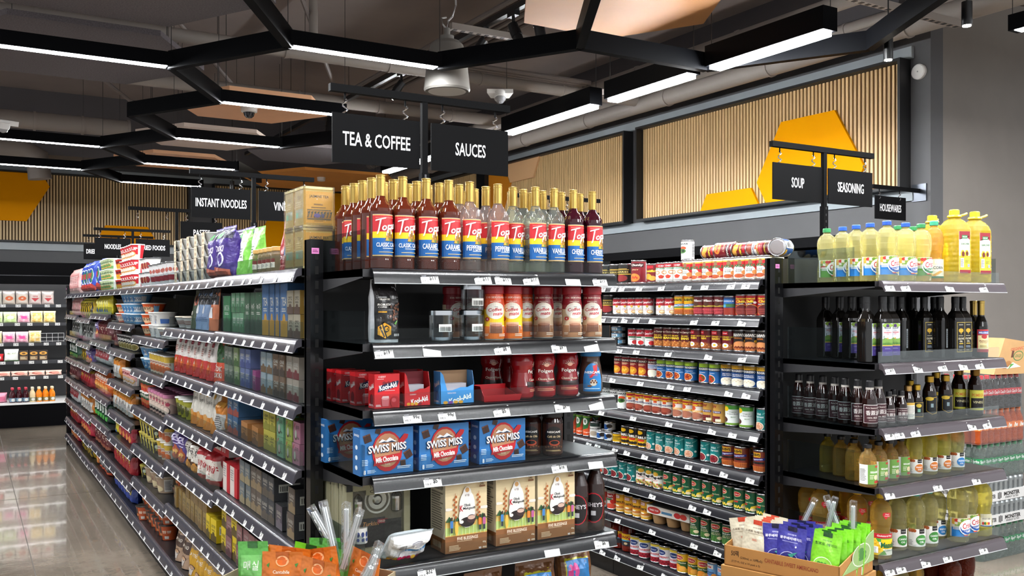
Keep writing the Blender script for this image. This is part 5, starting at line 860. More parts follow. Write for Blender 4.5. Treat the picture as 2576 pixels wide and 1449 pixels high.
can('c_olbl', 'short blue and white olive can', '#d9dde0', [E(.3, .4, .3, .4, '#2a5a9a'), E(.65, .55, .22, .3, '#2a2422')], .036, .058)
can('c_v8', 'slim green vegetable juice can', '#2f6a3a', [E(.35, .72, .24, .18, '#eef2ea'), T('V8', .35, .72, .2, '#1f5a34', w=.24, bold=.05), G([(0, .0), (1, .0), (1, .45), (0, .25)], '#d8562c'), T('Original', .5, .15, .08, '#f6e8d8', w=.6), G([(.6, .3), (1, .5), (1, 1), (.75, .7)], '#c8442c'), R(0, .92, 1, 1, '#8ac44a')], .031, .135)
can('c_mush', 'white mushroom can', '#d8d8d2', [R(0, .75, 1, 1, '#2a3a34'), T('MUSHROOM', .5, .6, .1, '#333', w=.8, bold=.02), E(.5, .25, .3, .18, '#a89a88')], .037, .1)
can('c_corn', 'green sweet corn can', '#17583a', [E(.3, .78, .26, .14, '#f0d8a0'), E(.3, .78, .23, .11, '#c4222c'), T('Del Monte', .3, .78, .07, '#f6efe0', w=.38, bold=.02), T('Sweet Corn', .45, .5, .07, '#f0e6b0', w=.56), R(.05, .36, .4, .43, '#c4342c'), [E(.08 + .07 * i, .1 + .07 * (i % 2), .05, .05, '#f0d44a', 8) for i in range(7)], G([(.5, .05), (.98, .28), (.98, .4), (.62, .3)], '#e6c83a'), E(.72, .14, .16, .08, '#e8d8b0')], .038, .112)
can('c_gbean', 'green bean can', '#17583a', [E(.4, .8, .32, .15, '#f0d8a0'), E(.4, .8, .28, .12, '#c4222c'), T('Del Monte', .4, .8, .08, '#f6efe0', w=.46, bold=.02), T('BlueLake', .4, .58, .08, '#fff', w=.5, shear=.2), T('CUT STYLE', .45, .46, .06, '#e8e2b0', w=.5), T('GREEN BEANS', .45, .38, .06, '#e8e2b0', w=.6), [G([(.05 + .1 * i, .02), (.11 + .1 * i, .02), (.25 + .08 * i, .32), (.2 + .08 * i, .32)], c) for i, c in enumerate(['#6a9a4a', '#4f8a3c'] * 4)], E(.7, .2, .15, .09, '#e8d8b0')], .039, .112)
can('c_vega', 'white and green mixed vegetable can', '#eeece4', [R(0, .72, 1, 1, '#2f6a3a'), E(.5, .78, .2, .12, '#d8a83a'), T('Veg-all', .5, .56, .2, '#1a1a1a', w=.9, bold=.05), T('Original', .4, .4, .08, '#c4342c', w=.5), [E(.06 + .1 * (i % 9), .05 + .08 * (i // 9), .06, .05, ['#c8542c', '#5c8a3a', '#e0b84a', '#d8d0a8'][i % 4], 8) for i in range(27)]], .038, .112)
can('c_pump', 'yellow pumpkin can', '#e8b02c', [R(.12, .76, .6, .96, '#8a2434'), R(.15, .78, .57, .94, '#e6c8c0'), T('Libby’s', .36, .86, .09, '#8a2434', w=.34, bold=.02), T('PUMPKIN', .5, .56, .12, '#3a2a1a', w=.84, bold=.03), R(0, .46, 1, .49, '#c8442c'), E(.5, .22, .44, .13, '#e8c890'), G([(.1, .2), (.9, .2), (.8, .34), (.2, .3)], '#c8762c'), E(.4, .33, .15, .05, '#f4ecd8')], .038, .115)
can('c_hunt', 'red and white tomato can', '#d8d4cc', [R(.1, .62, .6, .9, '#8f1c22'), T('Hunt’s', .35, .76, .14, '#fff', w=.44, bold=.03), E(.75, .7, .2, .2, '#c8281f'), R(0, .48, .5, .6, '#2f6a3a'), E(.6, .42, .22, .14, '#c8281f'), E(.4, .14, .4, .16, '#d8503a')], .037, .115)
can('c_cran', 'white cranberry can with blue oval', '#e9ebee', [R(0, .88, 1, 1, '#e0c83a'), E(.45, .7, .3, .15, '#17387a'), T('Ocean', .45, .7, .1, '#e8f0f8', w=.42, shear=.2), T('CRANBERRY', .5, .44, .11, '#c4222c', w=.9, bold=.03), LN(.3, .7, .34, .37, 1, '#7ab0d8'), R(0, 0, 1, .27, '#a82434'), [E(.1 + .1 * i, .08 + .09 * (i % 2), .06, .06, '#7a1424', 8) for i in range(9)]], .039, .112)
can('c_peach', 'yellow and green peach can', '#e8b824', [E(.42, .8, .34, .15, '#f0d8a0'), E(.42, .8, .3, .12, '#c4222c'), T('Del Monte', .42, .8, .08, '#f6efe0', w=.48, bold=.02), R(0, .2, 1, .6, '#2f5a2c'), T('Sliced Peaches', .5, .52, .08, '#f4f0e0', w=.8, shear=.2), E(.35, .26, .28, .18, '#e08a2c'), E(.68, .2, .24, .15, '#f0b04a')], .038, .112)
can('c_dole', 'light blue mandarin orange can', '#6fa4d2', [R(.1, .74, .7, .96, '#f4f2ee'), T('Dole', .38, .85, .14, '#c4222c', w=.4, bold=.04), T('MANDARIN', .4, .55, .09, '#17387a', w=.66, bold=.03), T('ORANGES', .4, .44, .09, '#17387a', w=.6, bold=.03), E(.75, .3, .2, .2, '#e8902c'), E(.55, .12, .2, .1, '#f0a84a'), R(.1, .28, .45, .34, '#d84a6a')], .038, .112)
rg_ = [R(0, 0, 1, 1, '#2a2a34'), R(0, .5, 1, 1, '#e8b41c'), T('RAGÚ', .45, .75, .24, '#8f1c1c', w=.6, bold=.05), R(0, .4, 1, .5, '#4a9ac4'), E(.85, .6, .2, .2, '#c4281f'), E(.5, .2, .1, .1, '#c8b08a')]
bottle('ragu', 'sauce_jar', 'red pasta sauce jar with yellow label', [(.038, 0), (.043, .004), (.044, .02), (.044, .11), (.041, .135), (.034, .148), (.032, .155)], M('#6b1a10', 'g', .1), [(.034, .153), (.035, .155), (.035, .17), (.032, .172)], M('#b89a4a', 'm', .35), label=(.0444, .035, .105, 2.6, 0, '#2a2a34', rg_), w=.09, cat='jar')
b = B(); b.box(-.16, .16, -.05, .05, .055, .1, M('#e6e2da', 'p', .4)); b.box(-.163, .163, -.052, .052, .1, .102, M('#d8d4cc', 'p', .4)); decal(b, [E(.17, .5, .16, .42, '#b8322c'), T('TREE TOP', .17, .5, .2, '#fff', w=.22), R(.35, .3, .6, .6, '#4a80a8'), E(.72, .5, .08, .34, '#c4282c'), E(.86, .5, .08, .34, '#c4382c')], .32, .045, on_front(-.05, .055)); parts = [('fruit_cup_pack', b.mesh('fruit_cup_pack'), None)]
for i in range(3): q = B(); q.T = Matrix.Translation((-.105 + .105 * i, 0, 0)); q.lathe([(.034, .0), (.036, .004), (.046, .056)], M('#a8845a', 'p', .35), 24); parts.append(('cup', q.mesh('cup'), None))
Proto('applec', 'fruit_cup_pack', 'pack', 'apple sauce cup pack in a white sleeve', parts, .33, .11, .102)
# ================================================================== kinds: tea, coffee and noodle aisle
jt = [R(0, 0, 1, 1, '#d29a1e'), R(0, .94, 1, 1, '#c8a84a'), R(0, .0, 1, .05, '#b08a2a'), T('JASMINE TEA', .5, .79, .1, '#2a2008', w=.74, bold=.01), LN(.3, .7, .55, .6, 2, '#6a4a10'), LN(.2, .8, .47, .51, 1, '#6a4a10'), R(.04, .16, .96, .42, '#a8761a'), R(.05, .41, .95, .43, '#2a3a34'), R(.05, .15, .95, .17, '#2a3a34'), [[G([(.05 + .12 * i, .2), (.08 + .12 * i, .2), (.16 + .12 * i, .38), (.13 + .12 * i, .38)], '#2a3a34'), E(.1 + .12 * i, .34, .025, .03, '#2a3a34', 8)] for i in range(8)], E(.42, .26, .13, .06, '#5a4a9a'), R(.58, .2, .68, .32, '#4a4a7a'), LN(.3, .7, .09, .12, 1, '#6a4a10')]
js = [R(0, 0, 1, 1, '#a8924a'), T('TEA', .5, .78, .1, '#6b5a24', w=.4), R(.1, .2, .9, .45, '#8f9a84'), R(.15, .22, .4, .36, '#6fb8a0'), LN(.1, .9, .5, .68, 3, '#c8b478')]
b = B(); w = .108; b.box(-w / 2, w / 2, -w / 2, w / 2, .006, .136, M('#c99a28', 'm', .4), bv=.006)
for z0 in (.0, .134): b.box(-w / 2 - .002, w / 2 + .002, -w / 2 - .002, w / 2 + .002, z0, z0 + .008, M('#d8c890', 'm', .25), bv=.007)
l = B(); decal(l, jt, w - .013, .124, on_front(-w / 2, .009)); decal(l, js, w - .013, .124, on_left(-w / 2, .009)); f = B(); f.box(-w / 2 - .004, w / 2 + .004, -w / 2 - .004, w / 2 + .004, .0003, .1435, M('#f4f2e6', 'wrap', .1, .06), bv=.006)
Proto('teatin', 'tea_tin', 'tin', 'gold jasmine tea tin', [('tea_tin', b.mesh('tea_tin'), None), ('label', l.mesh('label'), None), ('clear_wrap', f.mesh('clear_wrap'), None)], w, w, .143)
pouch('p_red', 'snack_pouch', 'glossy red pouch', .13, .06, .24, '#a31c1f', [R(.1, .1, .9, .3, '#8f1418'), G([(.3, .75), (.45, .75), (.5, .5), (.35, .5)], '#d8a04a'), E(.6, .3, .12, .08, '#2f7ac0'), T('DELI', .5, .2, .06, '#f0d8d8', w=.5), LN(.2, .8, .05, .09, 1, '#d88')])
pouch('p_green', 'snack_pouch', 'bright green pouch with white label', .15, .06, .2, '#78c04a', [R(.2, .3, .75, .72, '#e8efe4'), LN(.25, .7, .36, .66, 5, '#4a5a4a')]); pouch('p_doki', 'snack_bag', 'purple glossy snack bag', .16, .09, .25, '#3a2672', [R(0, .75, 1, .95, '#16142a'), E(.3, .82, .18, .07, '#3f8a4a'), T('DOKI', .5, .55, .12, '#dcd4f0', w=.6, bold=.03), E(.6, .35, .26, .14, '#cfd4e8'), E(.6, .35, .2, .1, '#46307e'), G([(0, 0), (1, 0), (1, .16), (0, .22)], '#b8604a')], q=2, seal=.09)
b = B(); b.lathe([(.028, 0), (.03, .003), (.03, .07), (.024, .085)], M('#d8cba8', 'liq', .06, .3), 20); c = B(); c.lathe([(.0265, .082), (.028, .084), (.028, .098), (.026, .1)], M('#c8a05a', 'p', .4), 20); l = B(); decal(l, [R(0, 0, 1, 1, '#e6e0d0'), R(0, .6, 1, 1, '#7a2a24'), LN(.1, .9, .1, .5, 3, '#888')], .05, .035, on_cyl(.0303, .018), cu=.006)
Proto('j_gold', 'honey_jar', 'jar', 'little glass jar with a gold lid', [('honey_jar', b.mesh('honey_jar'), None), ('lid', c.mesh('lid'), None), ('label', l.mesh('label'), None)], .062, .062, .1)
b = B(); b.lathe([(.05, 0), (.055, .004), (.072, .05), (.074, .052), (.074, .056), (.06, .058)], M('#b8b9b6', 'p', .35), 28); l = B(); l.box(-.028, .028, -.0765, -.0755, 0, .056, M('#cbbba0', 'card')); l.box(-.028, .028, -.0765, .076, .0575, .0585, M('#cbbba0', 'card')); decal(l, [E(.5, .3, .2, .14, '#8a6a4a'), T('국밥', .5, .72, .2, '#5a4432', w=.5)], .056, .056, on_front(-.0765))
Proto('bowl_g', 'rice_bowl', 'bowl', 'grey rice bowl with a paper sleeve', [('rice_bowl', b.mesh('rice_bowl'), None), ('sleeve', l.mesh('sleeve'), None)], .15, .15, .0587)
tb = lambda c1, c2, tx, tc='#f4f4ee': [R(0, 0, 1, 1, c1), R(.0, .0, 1, .3, c2), T(tx, .5, .66, .16, tc, w=.7, bold=.02), E(.5, .3, .22, .13, c2), LN(.2, .8, .46, .54, 2, tc)]
def tea(key, desc, w, d, h, c1, c2, tx, tc='#f4f4ee', wrap=True, side=None): box(key, 'tea_box', desc, w, d, h, side or c1, tb(c1, c2, tx, tc), right=[R(0, 0, 1, 1, side or c1), R(.15, .35, .85, .7, '#e9e9e2'), BC(.2, .8, .4, .62)] if side else None, wrap=wrap)
tea('b_gold', 'gold and cream tea box', .072, .1, .085, '#c9bda6', '#6b4a3a', '茶', '#3a2a1a', side='#c89a2a'); tea('b_blue', 'tall blue tea box with yellow flowers', .068, .1, .2, '#4a80c4', '#e0a82a', 'TEA'); tea('b_grn', 'dark green tea box', .085, .12, .17, '#2a6a44', '#1c4a30', '녹차'); tea('b_grn2', 'small mint green tea box', .065, .08, .085, '#7ab890', '#3f8a5a', 'GREEN'); tea('b_grn3', 'large bright green tea box', .11, .12, .16, '#128a4e', '#0c6a3a', 'MATCHA', '#cfe8d8')
for k, ds, c1, c2, tx in (('c1', 'red and white wrapped tea box', '#c9bcb0', '#8a2430', 'ROOIBOS'), ('c2', 'brown wood patterned tea box', '#8a6a50', '#4a3424', 'CHAI'), ('c3', 'pale blue wrapped tea box', '#b8cfe0', '#8a6a44', 'EARL GREY'), ('c4', 'violet blue wrapped tea box', '#7a8fd0', '#4a5fb0', 'BERRY'), ('c5', 'lime green wrapped tea box', '#a8c48a', '#4a7a3a', 'LEMON'), ('c6', 'grey green wrapped tea box', '#8fa090', '#4a6a54', 'MINT'), ('c7', 'magenta tea box', '#c04aa0', '#8a2a7a', 'ROSE')): tea(k, ds, .072, .1, .08, c1, c2, tx)
for k, ds, c1, ac in (('u1', 'mint green fruit tea box', '#7cc8a0', '#e9efe4'), ('u2', 'lime yellow fruit tea box', '#bcd24a', '#e9efe4'), ('u3', 'pink fruit tea box', '#dc8cb0', '#f0e4ea')): box(k, 'tea_box', ds, .078, .06, .075, c1, [R(0, 0, 1, 1, c1), G([(.05, .75), (.2, .95), (.28, .9), (.12, .7)], '#c4342c'), T('유자', .62, .74, .2, '#2a3a2a', w=.5), E(.35, .34, .2, .22, '#5a3424'), E(.35, .42, .14, .2, '#e9efe4'), T('TEA', .7, .24, .1, '#3a5a3a', w=.36)], wrap=True)
tea('o1', 'olive green tea box', .075, .1, .08, '#b8b04a', '#8a8a34', 'UJA', '#2a2a1a', wrap=False, side='#8f8a3a'); tea('or1', 'copper orange tea box', .13, .09, .075, '#b07a44', '#6a4424', 'Orange', '#3a2412', wrap=False); tea('bl2', 'blue tea box in clear wrap', .09, .1, .08, '#2f74b0', '#c04a3a', 'TEA')
for k, ds, c1, c2 in (('d1', 'dark navy coffee box', '#2c3040', '#6a5a4a'), ('d2', 'brown coffee box', '#6a5548', '#b89a70'), ('d3', 'slate grey coffee box', '#7a8a96', '#c8b48a'), ('d4', 'purple brown coffee box', '#5a4a5e', '#8a7a8a')): tea(k, ds, .085, .12, .09, c1, c2, 'KANU', '#e6ddd0', side='#22232c')
box('rbox', 'ginseng_box', 'red ginseng drink box', .13, .1, .13, '#c41f2c', [R(0, 0, 1, 1, '#e2d6d0'), R(.6, 0, 1, 1, '#c41f2c'), LN(.1, .5, .5, .9, 5, '#999')], right=[R(0, 0, 1, 1, '#c41f2c'), T('선력과', .5, .55, .3, '#5a0f18', w=.7, rot=0), E(.5, .22, .2, .15, '#f0d8d0'), E(.5, .22, .16, .12, '#c41f2c')])
box('wbox', 'ginseng_box', 'white and red box', .19, .13, .075, '#e4e2de', [R(0, 0, 1, 1, '#c41f2c'), R(.1, .2, .5, .8, '#d8d2cc'), R(.6, .2, .65, .8, '#f0e8e4'), R(.72, .2, .76, .8, '#f0e8e4')], top=[R(0, 0, 1, 1, '#dcdad6'), R(0, 0, 1, .12, '#c41f2c'), E(.4, .6, .12, .1, '#b8242c'), E(.65, .5, .1, .1, '#2a2a2a')], right=[R(0, 0, 1, 1, '#d9d8d6'), LN(.5, .9, .08, .14, 1, '#777')])
tea('y1', 'yellow tea box', .09, .1, .11, '#e2c81c', '#5a4a14', '보이차', '#3a2f0a', wrap=False, side='#d8be1c'); tea('g1', 'golden brown tea box', .1, .11, .11, '#c8a45a', '#a8803a', '생강', '#4a3414', side='#b88a2c'); tea('m1', 'maroon and pink tea box', .1, .1, .09, '#b87078', '#6a2434', '오미자', '#f0dcd8', side='#3a1622')
tt = lambda a, b_, tx: [R(0, 0, 1, .45, b_), G([(0, .45), (1, .55), (1, .6), (0, .5)], '#eee8e2'), E(.45, .3, .36, .16, '#c8502c'), [E(.3 + .08 * i, .28 + .04 * (i % 2), .06, .03, '#e0803c', 8) for i in range(5)], E(.35, .36, .1, .05, '#f4efe2'), E(.5, .86, .14, .06, '#8f2434'), T(tx, .62, .68, .2, '#3a2a2a', w=.22, rot=PI / 2 * 0), LN(.2, .45, .55, .75, 4, '#b87a70')]
pouch('p_tteo', 'food_pouch', 'white and red rice cake pouch', .155, .06, .24, '#e6e0da', tt(0, '#c42a24', '오뚜기'), seal=.06); pouch('p_tteo2', 'food_pouch', 'orange rice cake pouch', .14, .06, .21, '#d8502c', [R(0, .5, 1, 1, '#2f5a34'), [E(.2 + .15 * i, .75 + .06 * (i % 2), .1, .07, '#3f7a3c', 8) for i in range(5)], T('TEOK', .5, .35, .12, '#f0e8dc', w=.7, bold=.02), T('BOKKI', .5, .2, .12, '#f0e8dc', w=.7, bold=.02)], seal=.06)
pouch('p_hon', 'food_pouch', 'white and orange soup pouch', .14, .06, .25, '#e4e0d4', [R(0, 0, 1, .3, '#d8841c'), E(.35, .25, .3, .12, '#d8a05a'), T('오뚜기', .6, .65, .08, '#3a3a3a', w=.5), E(.3, .85, .12, .06, '#d8a02c')], seal=.06)
pouch('p_dkg', 'food_pouch', 'tall dark green pouch', .15, .07, .29, '#3c4a34', [T('쫄면', .3, .4, .1, '#e8e4da', w=.3), E(.7, .75, .3, .16, '#b8583c'), E(.7, .78, .22, .12, '#2a1a14'), LN(.2, .6, .1, .25, 3, '#9aa890')]); pouch('p_st', 'coffee_pouch', 'blue and black coffee stick pouch', .12, .05, .22, '#7a94b8', [R(0, .62, 1, 1, '#15151a'), T('STARS', .55, .82, .08, '#e8e8e8', w=.6), R(.05, .4, .3, .7, '#e4e8ec'), LN(.3, .9, .2, .32, 3, '#4a648a')]); pouch('p_st2', 'coffee_pouch', 'orange and black coffee stick pouch', .12, .05, .21, '#c8744c', [R(0, .62, 1, 1, '#15151a'), T('STARS', .55, .82, .08, '#e8e8e8', w=.6), R(.2, .3, .7, .55, '#e4e8ec')])
def rb(key, desc, col, des, w=.15, d=.09, h=.19, q=2): pouch(key, 'noodle_pack', desc, w, d, h, col, des, q=q, seal=.07, crease=.006)
nz = lambda c, tx, tc='#f6f2e6', c2='#d8843a': [E(.5, .3, .4, .22, c2), [E(.25 + .1 * i, .28 + .06 * (i % 2), .09, .05, '#e8b86a', 8) for i in range(6)], T(tx, .5, .72, .2, tc, w=.7, bold=.03), LN(.2, .8, .52, .58, 1, tc)]
rb('n_purp', 'purple spicy noodle pack', '#4a3480', nz(0, '면', '#d8d0f0', '#b85a3c')); rb('n_brwh', 'brown and white noodle pack', '#5a3a24', [R(.1, .35, .9, .8, '#e8e4da'), T('짜장', .5, .6, .18, '#1a1a1a', w=.6, bold=.03), E(.5, .2, .3, .14, '#d8902c')]); rb('n_rewh', 'red and white noodle pack', '#b01c24', [R(.0, .2, 1, .7, '#ece4da'), T('ramen', .5, .48, .18, '#b01c24', w=.7, bold=.04, shear=.2)])
rb('n_yel', 'yellow and black noodle multipack', '#d8b41c', [[R(.05 + .2 * i, .05, .15 + .2 * i, .8, '#1c1a14') for i in range(5)], R(0, .8, 1, 1, '#e6d85a')]); rb('n_ora', 'orange noodle multipack', '#d8641c', nz(0, '라면')); rb('n_blk', 'black and silver noodle multipack', '#2a2a2c', [[G([(.1 * i, .3), (.1 * i + .05, .3), (.1 * i + .12, .9), (.1 * i + .04, .9)], '#b8b8bc') for i in range(8)], R(0, 0, 1, .2, '#c8502c')]); rb('n_blu', 'blue noodle multipack', '#1f3f9a', [R(0, .75, 1, .95, '#e0b48a'), T('진면', .5, .5, .24, '#d8c83a', w=.6, bold=.03)])
rb('n_red', 'dark red noodle multipack', '#9a1424', [T('辛', .5, .5, .35, '#e0c84a', w=.4, bold=.02), R(0, .8, 1, .95, '#b8942c')]); rb('n_gre', 'dark green noodle multipack', '#17402c', [R(.2, .4, .5, .75, '#dfe6e0'), R(.1, .1, .7, .3, '#4fae4a')]); rb('n_pin', 'pink and red noodle pack', '#b8203c', [E(.5, .3, .3, .2, '#d88a4a'), R(.2, .6, .8, .85, '#1a1a1a'), T('불닭', .5, .72, .16, '#f0d83a', w=.5)]); rb('n_orw', 'orange topped noodle pack with grey back', '#d8862c', [R(.1, .1, .9, .6, '#c8c8c4'), LN(.15, .85, .15, .55, 8, '#55585c'), [E(.2 + .15 * i, .82, .1, .07, '#e8a84a', 8) for i in range(5)]])
rb('n_yel2', 'yellow banana milk style snack pack', '#e0d02c', [E(.5, .5, .25, .3, '#f0e890'), R(.3, .1, .7, .3, '#3a6ab0')]); rb('n_mar', 'maroon noodle pack', '#5a1a20', [T('면', .5, .5, .3, '#d8c0b0', w=.4), R(.1, .1, .9, .25, '#8a4a34')]); rb('n_sil', 'silver noodle pack', '#b8bcbe', [R(.1, .3, .9, .7, '#8a2a30'), T('국수', .5, .5, .2, '#eee', w=.5)])
pouch('p_blt', 'noodle_bag', 'tall blue noodle bag', .2, .1, .3, '#243f9a', [LN(.1, .6, .85, .95, 2, '#cfd8f0'), E(.5, .5, .38, .25, '#e8ecf4'), E(.5, .5, .35, .22, '#2a4aa0'), E(.62, .5, .22, .2, '#2f7a4a'), T('볼면', .45, .52, .18, '#d8323c', w=.5, bold=.03), E(.6, .12, .4, .14, '#c8443a')], q=2, seal=.05, crease=.003)
pouch('p_pnk', 'noodle_bag', 'pale pink and white noodle bag', .14, .08, .27, '#d8a8a4', [R(.1, .2, .9, .8, '#c88a88'), LN(.2, .8, .3, .7, 6, '#e8d0cc')], q=2, seal=.06)
pouch('p_udo', 'noodle_bag', 'grey noodle bag with a black oval', .17, .08, .3, '#9aa09c', [E(.55, .5, .36, .24, '#1c1c1c'), T('UDON', .55, .46, .13, '#e8e8e4', w=.55, bold=.04, rot=.7), LN(.1, .8, .06, .2, 3, '#5a5f5c'), R(.3, .85, .7, .94, '#6a706c')], q=2, seal=.05)
cupd = lambda c1, c2, tx, tc='#f4efe6': [R(0, 0, 1, 1, c1), R(0, 0, 1, .3, c2), E(.4, .34, .3, .2, '#d8a05a'), E(.4, .36, .22, .12, c2), T(tx, .5, .72, .22, tc, w=.66, bold=.04), R(.86, 0, 1, 1, '#e4e4e0')]
cup('k_rw', 'noodle_cup', 'red and white noodle cup', .034, .048, .1, '#c0222c', cupd('#c0222c', '#e8e0d6', 'CUP')); cup('k_gr', 'noodle_cup', 'pale green noodle cup', .034, .048, .085, '#c4d4a8', cupd('#c4d4a8', '#6a9a54', '국수', '#2f5a34')); cup('k_yl', 'noodle_cup', 'yellow and red noodle cup', .034, .048, .075, '#c82a24', cupd('#c82a24', '#e8b01c', 'CURRY', '#1a1a1a')); cup('k_big', 'noodle_tub', 'silver tub with a dark red band', .05, .07, .13, '#c8c8c8', [R(0, .2, 1, .45, '#7a1f28'), [E(.15 + .2 * i, .7, .09, .1, '#a8584c') for i in range(4)]], '#2a2a2c'); cup('k_sm', 'noodle_tub', 'small white tub with a black and white lid', .036, .05, .09, '#d4d4d2', [E(.5, .5, .18, .24, '#8a2a30'), E(.25, .5, .12, .2, '#d8a85a')], '#3a3a3c')
cup('k_blk', 'noodle_cup', 'black noodle cup', .045, .062, .105, '#1c1c1c', [T('UDON', .5, .72, .2, '#e8e8e4', w=.66, bold=.04), E(.5, .28, .3, .24, '#d8c8a0'), E(.5, .28, .24, .18, '#8a7a3a')], '#c8c8c8'); cup('k_dkg', 'noodle_cup', 'dark green noodle cup', .045, .06, .1, '#1f3428', cupd('#1f3428', '#a83a2c', '라면'), '#2a2a2a'); cup('w_blu', 'noodle_bowl', 'blue and white noodle bowl', .055, .078, .07, '#5a94c0', [R(0, .2, 1, .8, '#e0e6ea'), E(.3, .5, .2, .3, '#3f80b8'), T('메밀', .6, .5, .3, '#2a5a8a', w=.4), R(.8, .2, 1, .8, '#bfc4c8')], '#dfe4e8'); cup('w_ora', 'noodle_bowl', 'orange noodle bowl', .055, .076, .068, '#d8541c', [E(.5, .5, .3, .35, '#f0c8a0'), T('불닭', .5, .55, .3, '#1a1a1a', w=.4), R(.8, .1, 1, .9, '#7ab0d8')], '#e8dcd0')
cup('w_wht', 'noodle_bowl', 'white paper bowl with nutrition print', .055, .07, .075, '#d6d6d4', [LN(.1, .5, .3, .8, 6, '#888'), R(.6, .1, .95, .5, '#3f6ab0')], '#dcdcd8'); cup('w_side', 'noodle_bowl', 'round bowl standing on its edge', .055, .075, .06, '#cfcfce', [LN(.1, .9, .3, .7, 3, '#8a5a4a')], '#d9cbb8'); cup('k_tea', 'drink_cup', 'pink bubble tea cup', .034, .044, .125, '#d8b4a8', [E(.5, .35, .3, .25, '#3a2a2a'), E(.5, .4, .24, .18, '#e6d2c4'), T('BOBA', .5, .8, .1, '#5a2a34', w=.5), E(.65, .7, .15, .09, '#a83a54')], '#c87ca0', lidh=.02)
cup('k_pin', 'drink_cup', 'pale pink noodle cup', .032, .042, .105, '#d8a4a0', cupd('#d8a4a0', '#e8d0c8', '떡', '#8a2a34')); cup('k_tom', 'noodle_cup', 'green and red noodle cup', .036, .048, .095, '#24502f', [R(0, 0, 1, .55, '#c8442c'), [E(.2 + .15 * i, .35, .09, .12, '#e0804a', 8) for i in range(5)], T('떡볶이', .5, .8, .2, '#f0e8dc', w=.6)]); cup('k_lim', 'noodle_cup', 'lime green noodle cup', .036, .05, .1, '#a8a83a', [E(.4, .45, .2, .3, '#5a5a2a'), T('미역', .65, .6, .2, '#f0f0dc', w=.3)]); cup('k_oran', 'noodle_cup', 'orange noodle cup with dark lid', .045, .058, .09, '#b8542c', [R(.0, .0, .45, 1, '#3a2a22'), [E(.1 + .08 * i, .4, .07, .1, '#c87a44', 8) for i in range(5)], T('짬뽕', .7, .6, .2, '#f0e0cc', w=.4), R(.6, .1, .8, .3, '#d8d4cc')], '#2a2622'); cup('k_yb', 'noodle_cup', 'yellow and black noodle cup', .045, .056, .08, '#d8c84a', [R(.4, 0, 1, 1, '#22221f'), E(.6, .55, .1, .16, '#b8c8b0'), T('K-P', .7, .3, .2, '#d8c84a', w=.3)], '#b8aa4a'); cup('k_noo', 'noodle_cup', 'cream noodle cup with shrimp print', .034, .044, .12, '#d8ccb8', [R(0, .7, 1, 1, '#c8a83a'), T('SNACK', .5, .6, .12, '#8a2a24', w=.6), E(.5, .3, .3, .2, '#c86a3c'), R(.8, 0, 1, .7, '#e4e4e0')]); cup('k_bei', 'noodle_tub', 'beige rice tub', .06, .075, .1, '#a8927a', [T('국', .3, .6, .3, '#6a2a24', w=.2), E(.35, .28, .25, .2, '#d8c8a0'), R(.65, .1, .95, .9, '#d0ccc4'), LN(.68, .92, .2, .8, 6, '#777')], '#cfc4b4')
lt = lambda c1, c2, tx: [R(0, .3, 1, .55, c2), T(tx, .5, .44, .07, '#eee6d8', w=.8, bold=.02), E(.55, .2, .25, .05, '#5a3a24'), G([(.34, .2), (.76, .2), (.66, .05), (.42, .05)], '#d8d0c8'), E(.55, .2, .2, .035, '#c8a07a'), E(.7, .65, .12, .06, '#8a7434')]
pouch('p_cap', 'coffee_pouch', 'tan cappuccino coffee pouch', .15, .08, .27, '#b89a80', [R(0, .62, 1, 1, '#8f7a68')] + lt(0, '#4a3226', 'CAPPUCCINO')); pouch('p_lat', 'coffee_pouch', 'yellow and brown latte coffee pouch', .15, .08, .27, '#d8a41c', [R(0, .5, 1, 1, '#9a8670'), T('Mocha Matte', .4, .82, .07, '#f0ece4', w=.6, shear=.2)] + lt(0, '#d8a41c', 'LATTE'))
# ------------------------------------------------------------------ drink pouches of the two display cartons
def drink(key, desc, col, top, des, w=.105, h=.17): pouch(key, 'drink_pouch', desc, w, .03, h, col, [R(.33, .9, .67, 1, top)] + des, q=0, seal=.12, pinch=-.03, crease=.002)
drink('dp_wh', 'cream drink pouch with red tab', '#cfc6ae', '#c4442c', [T('칸타빌레', .5, .83, .03, '#6a5a4a', w=.3), T('스위트 아메리카노', .5, .75, .055, '#4a3424', w=.82, bold=.02), LN(.2, .8, .69, .71, 1, '#9a8a74'), LN(.4, .6, .55, .6, 2, '#c86a54'), E(.25, .2, .2, .14, '#b8543c'), E(.75, .25, .12, .12, '#c8644a'), G([(.1, .06), (.9, .1), (.9, .2), (.3, .24)], '#a84a34')])
drink('dp_bl', 'violet blue blueberry drink pouch', '#3a3890', '#181838', [T('칸타빌레', .5, .83, .03, '#c8c8e8', w=.3), T('블루베리에이드', .5, .75, .06, '#e4e4f4', w=.8, bold=.02), LN(.2, .8, .67, .69, 1, '#a8a8d8'), E(.5, .28, .36, .2, '#c4c8e8'), E(.5, .28, .345, .188, '#2c2a78'), E(.5, .26, .2, .13, '#161640'), E(.3, .2, .07, .05, '#4a4aa8'), G([(.45, .42), (.8, .5), (.6, .36)], '#3f9a8a'), E(.72, .6, .03, .02, '#d8dcf0', 8)])
drink('dp_gr', 'bright green grape drink pouch', '#7cc82a', '#1f4a24', [T('칸타빌레', .5, .83, .03, '#2f5a1c', w=.3), T('청포도 에이드', .5, .75, .06, '#1f4a1c', w=.8, bold=.02), R(0, 0, 1, .17, '#e8efdc'), E(.5, .32, .34, .17, '#e4efd4'), E(.5, .32, .32, .155, '#8fd44a'), [E(.35 + .12 * (i % 3), .26 + .08 * (i // 3), .07, .045, '#2f8a34') for i in range(6)], LN(.15, .85, .06, .12, 2, '#7a9a5a')])
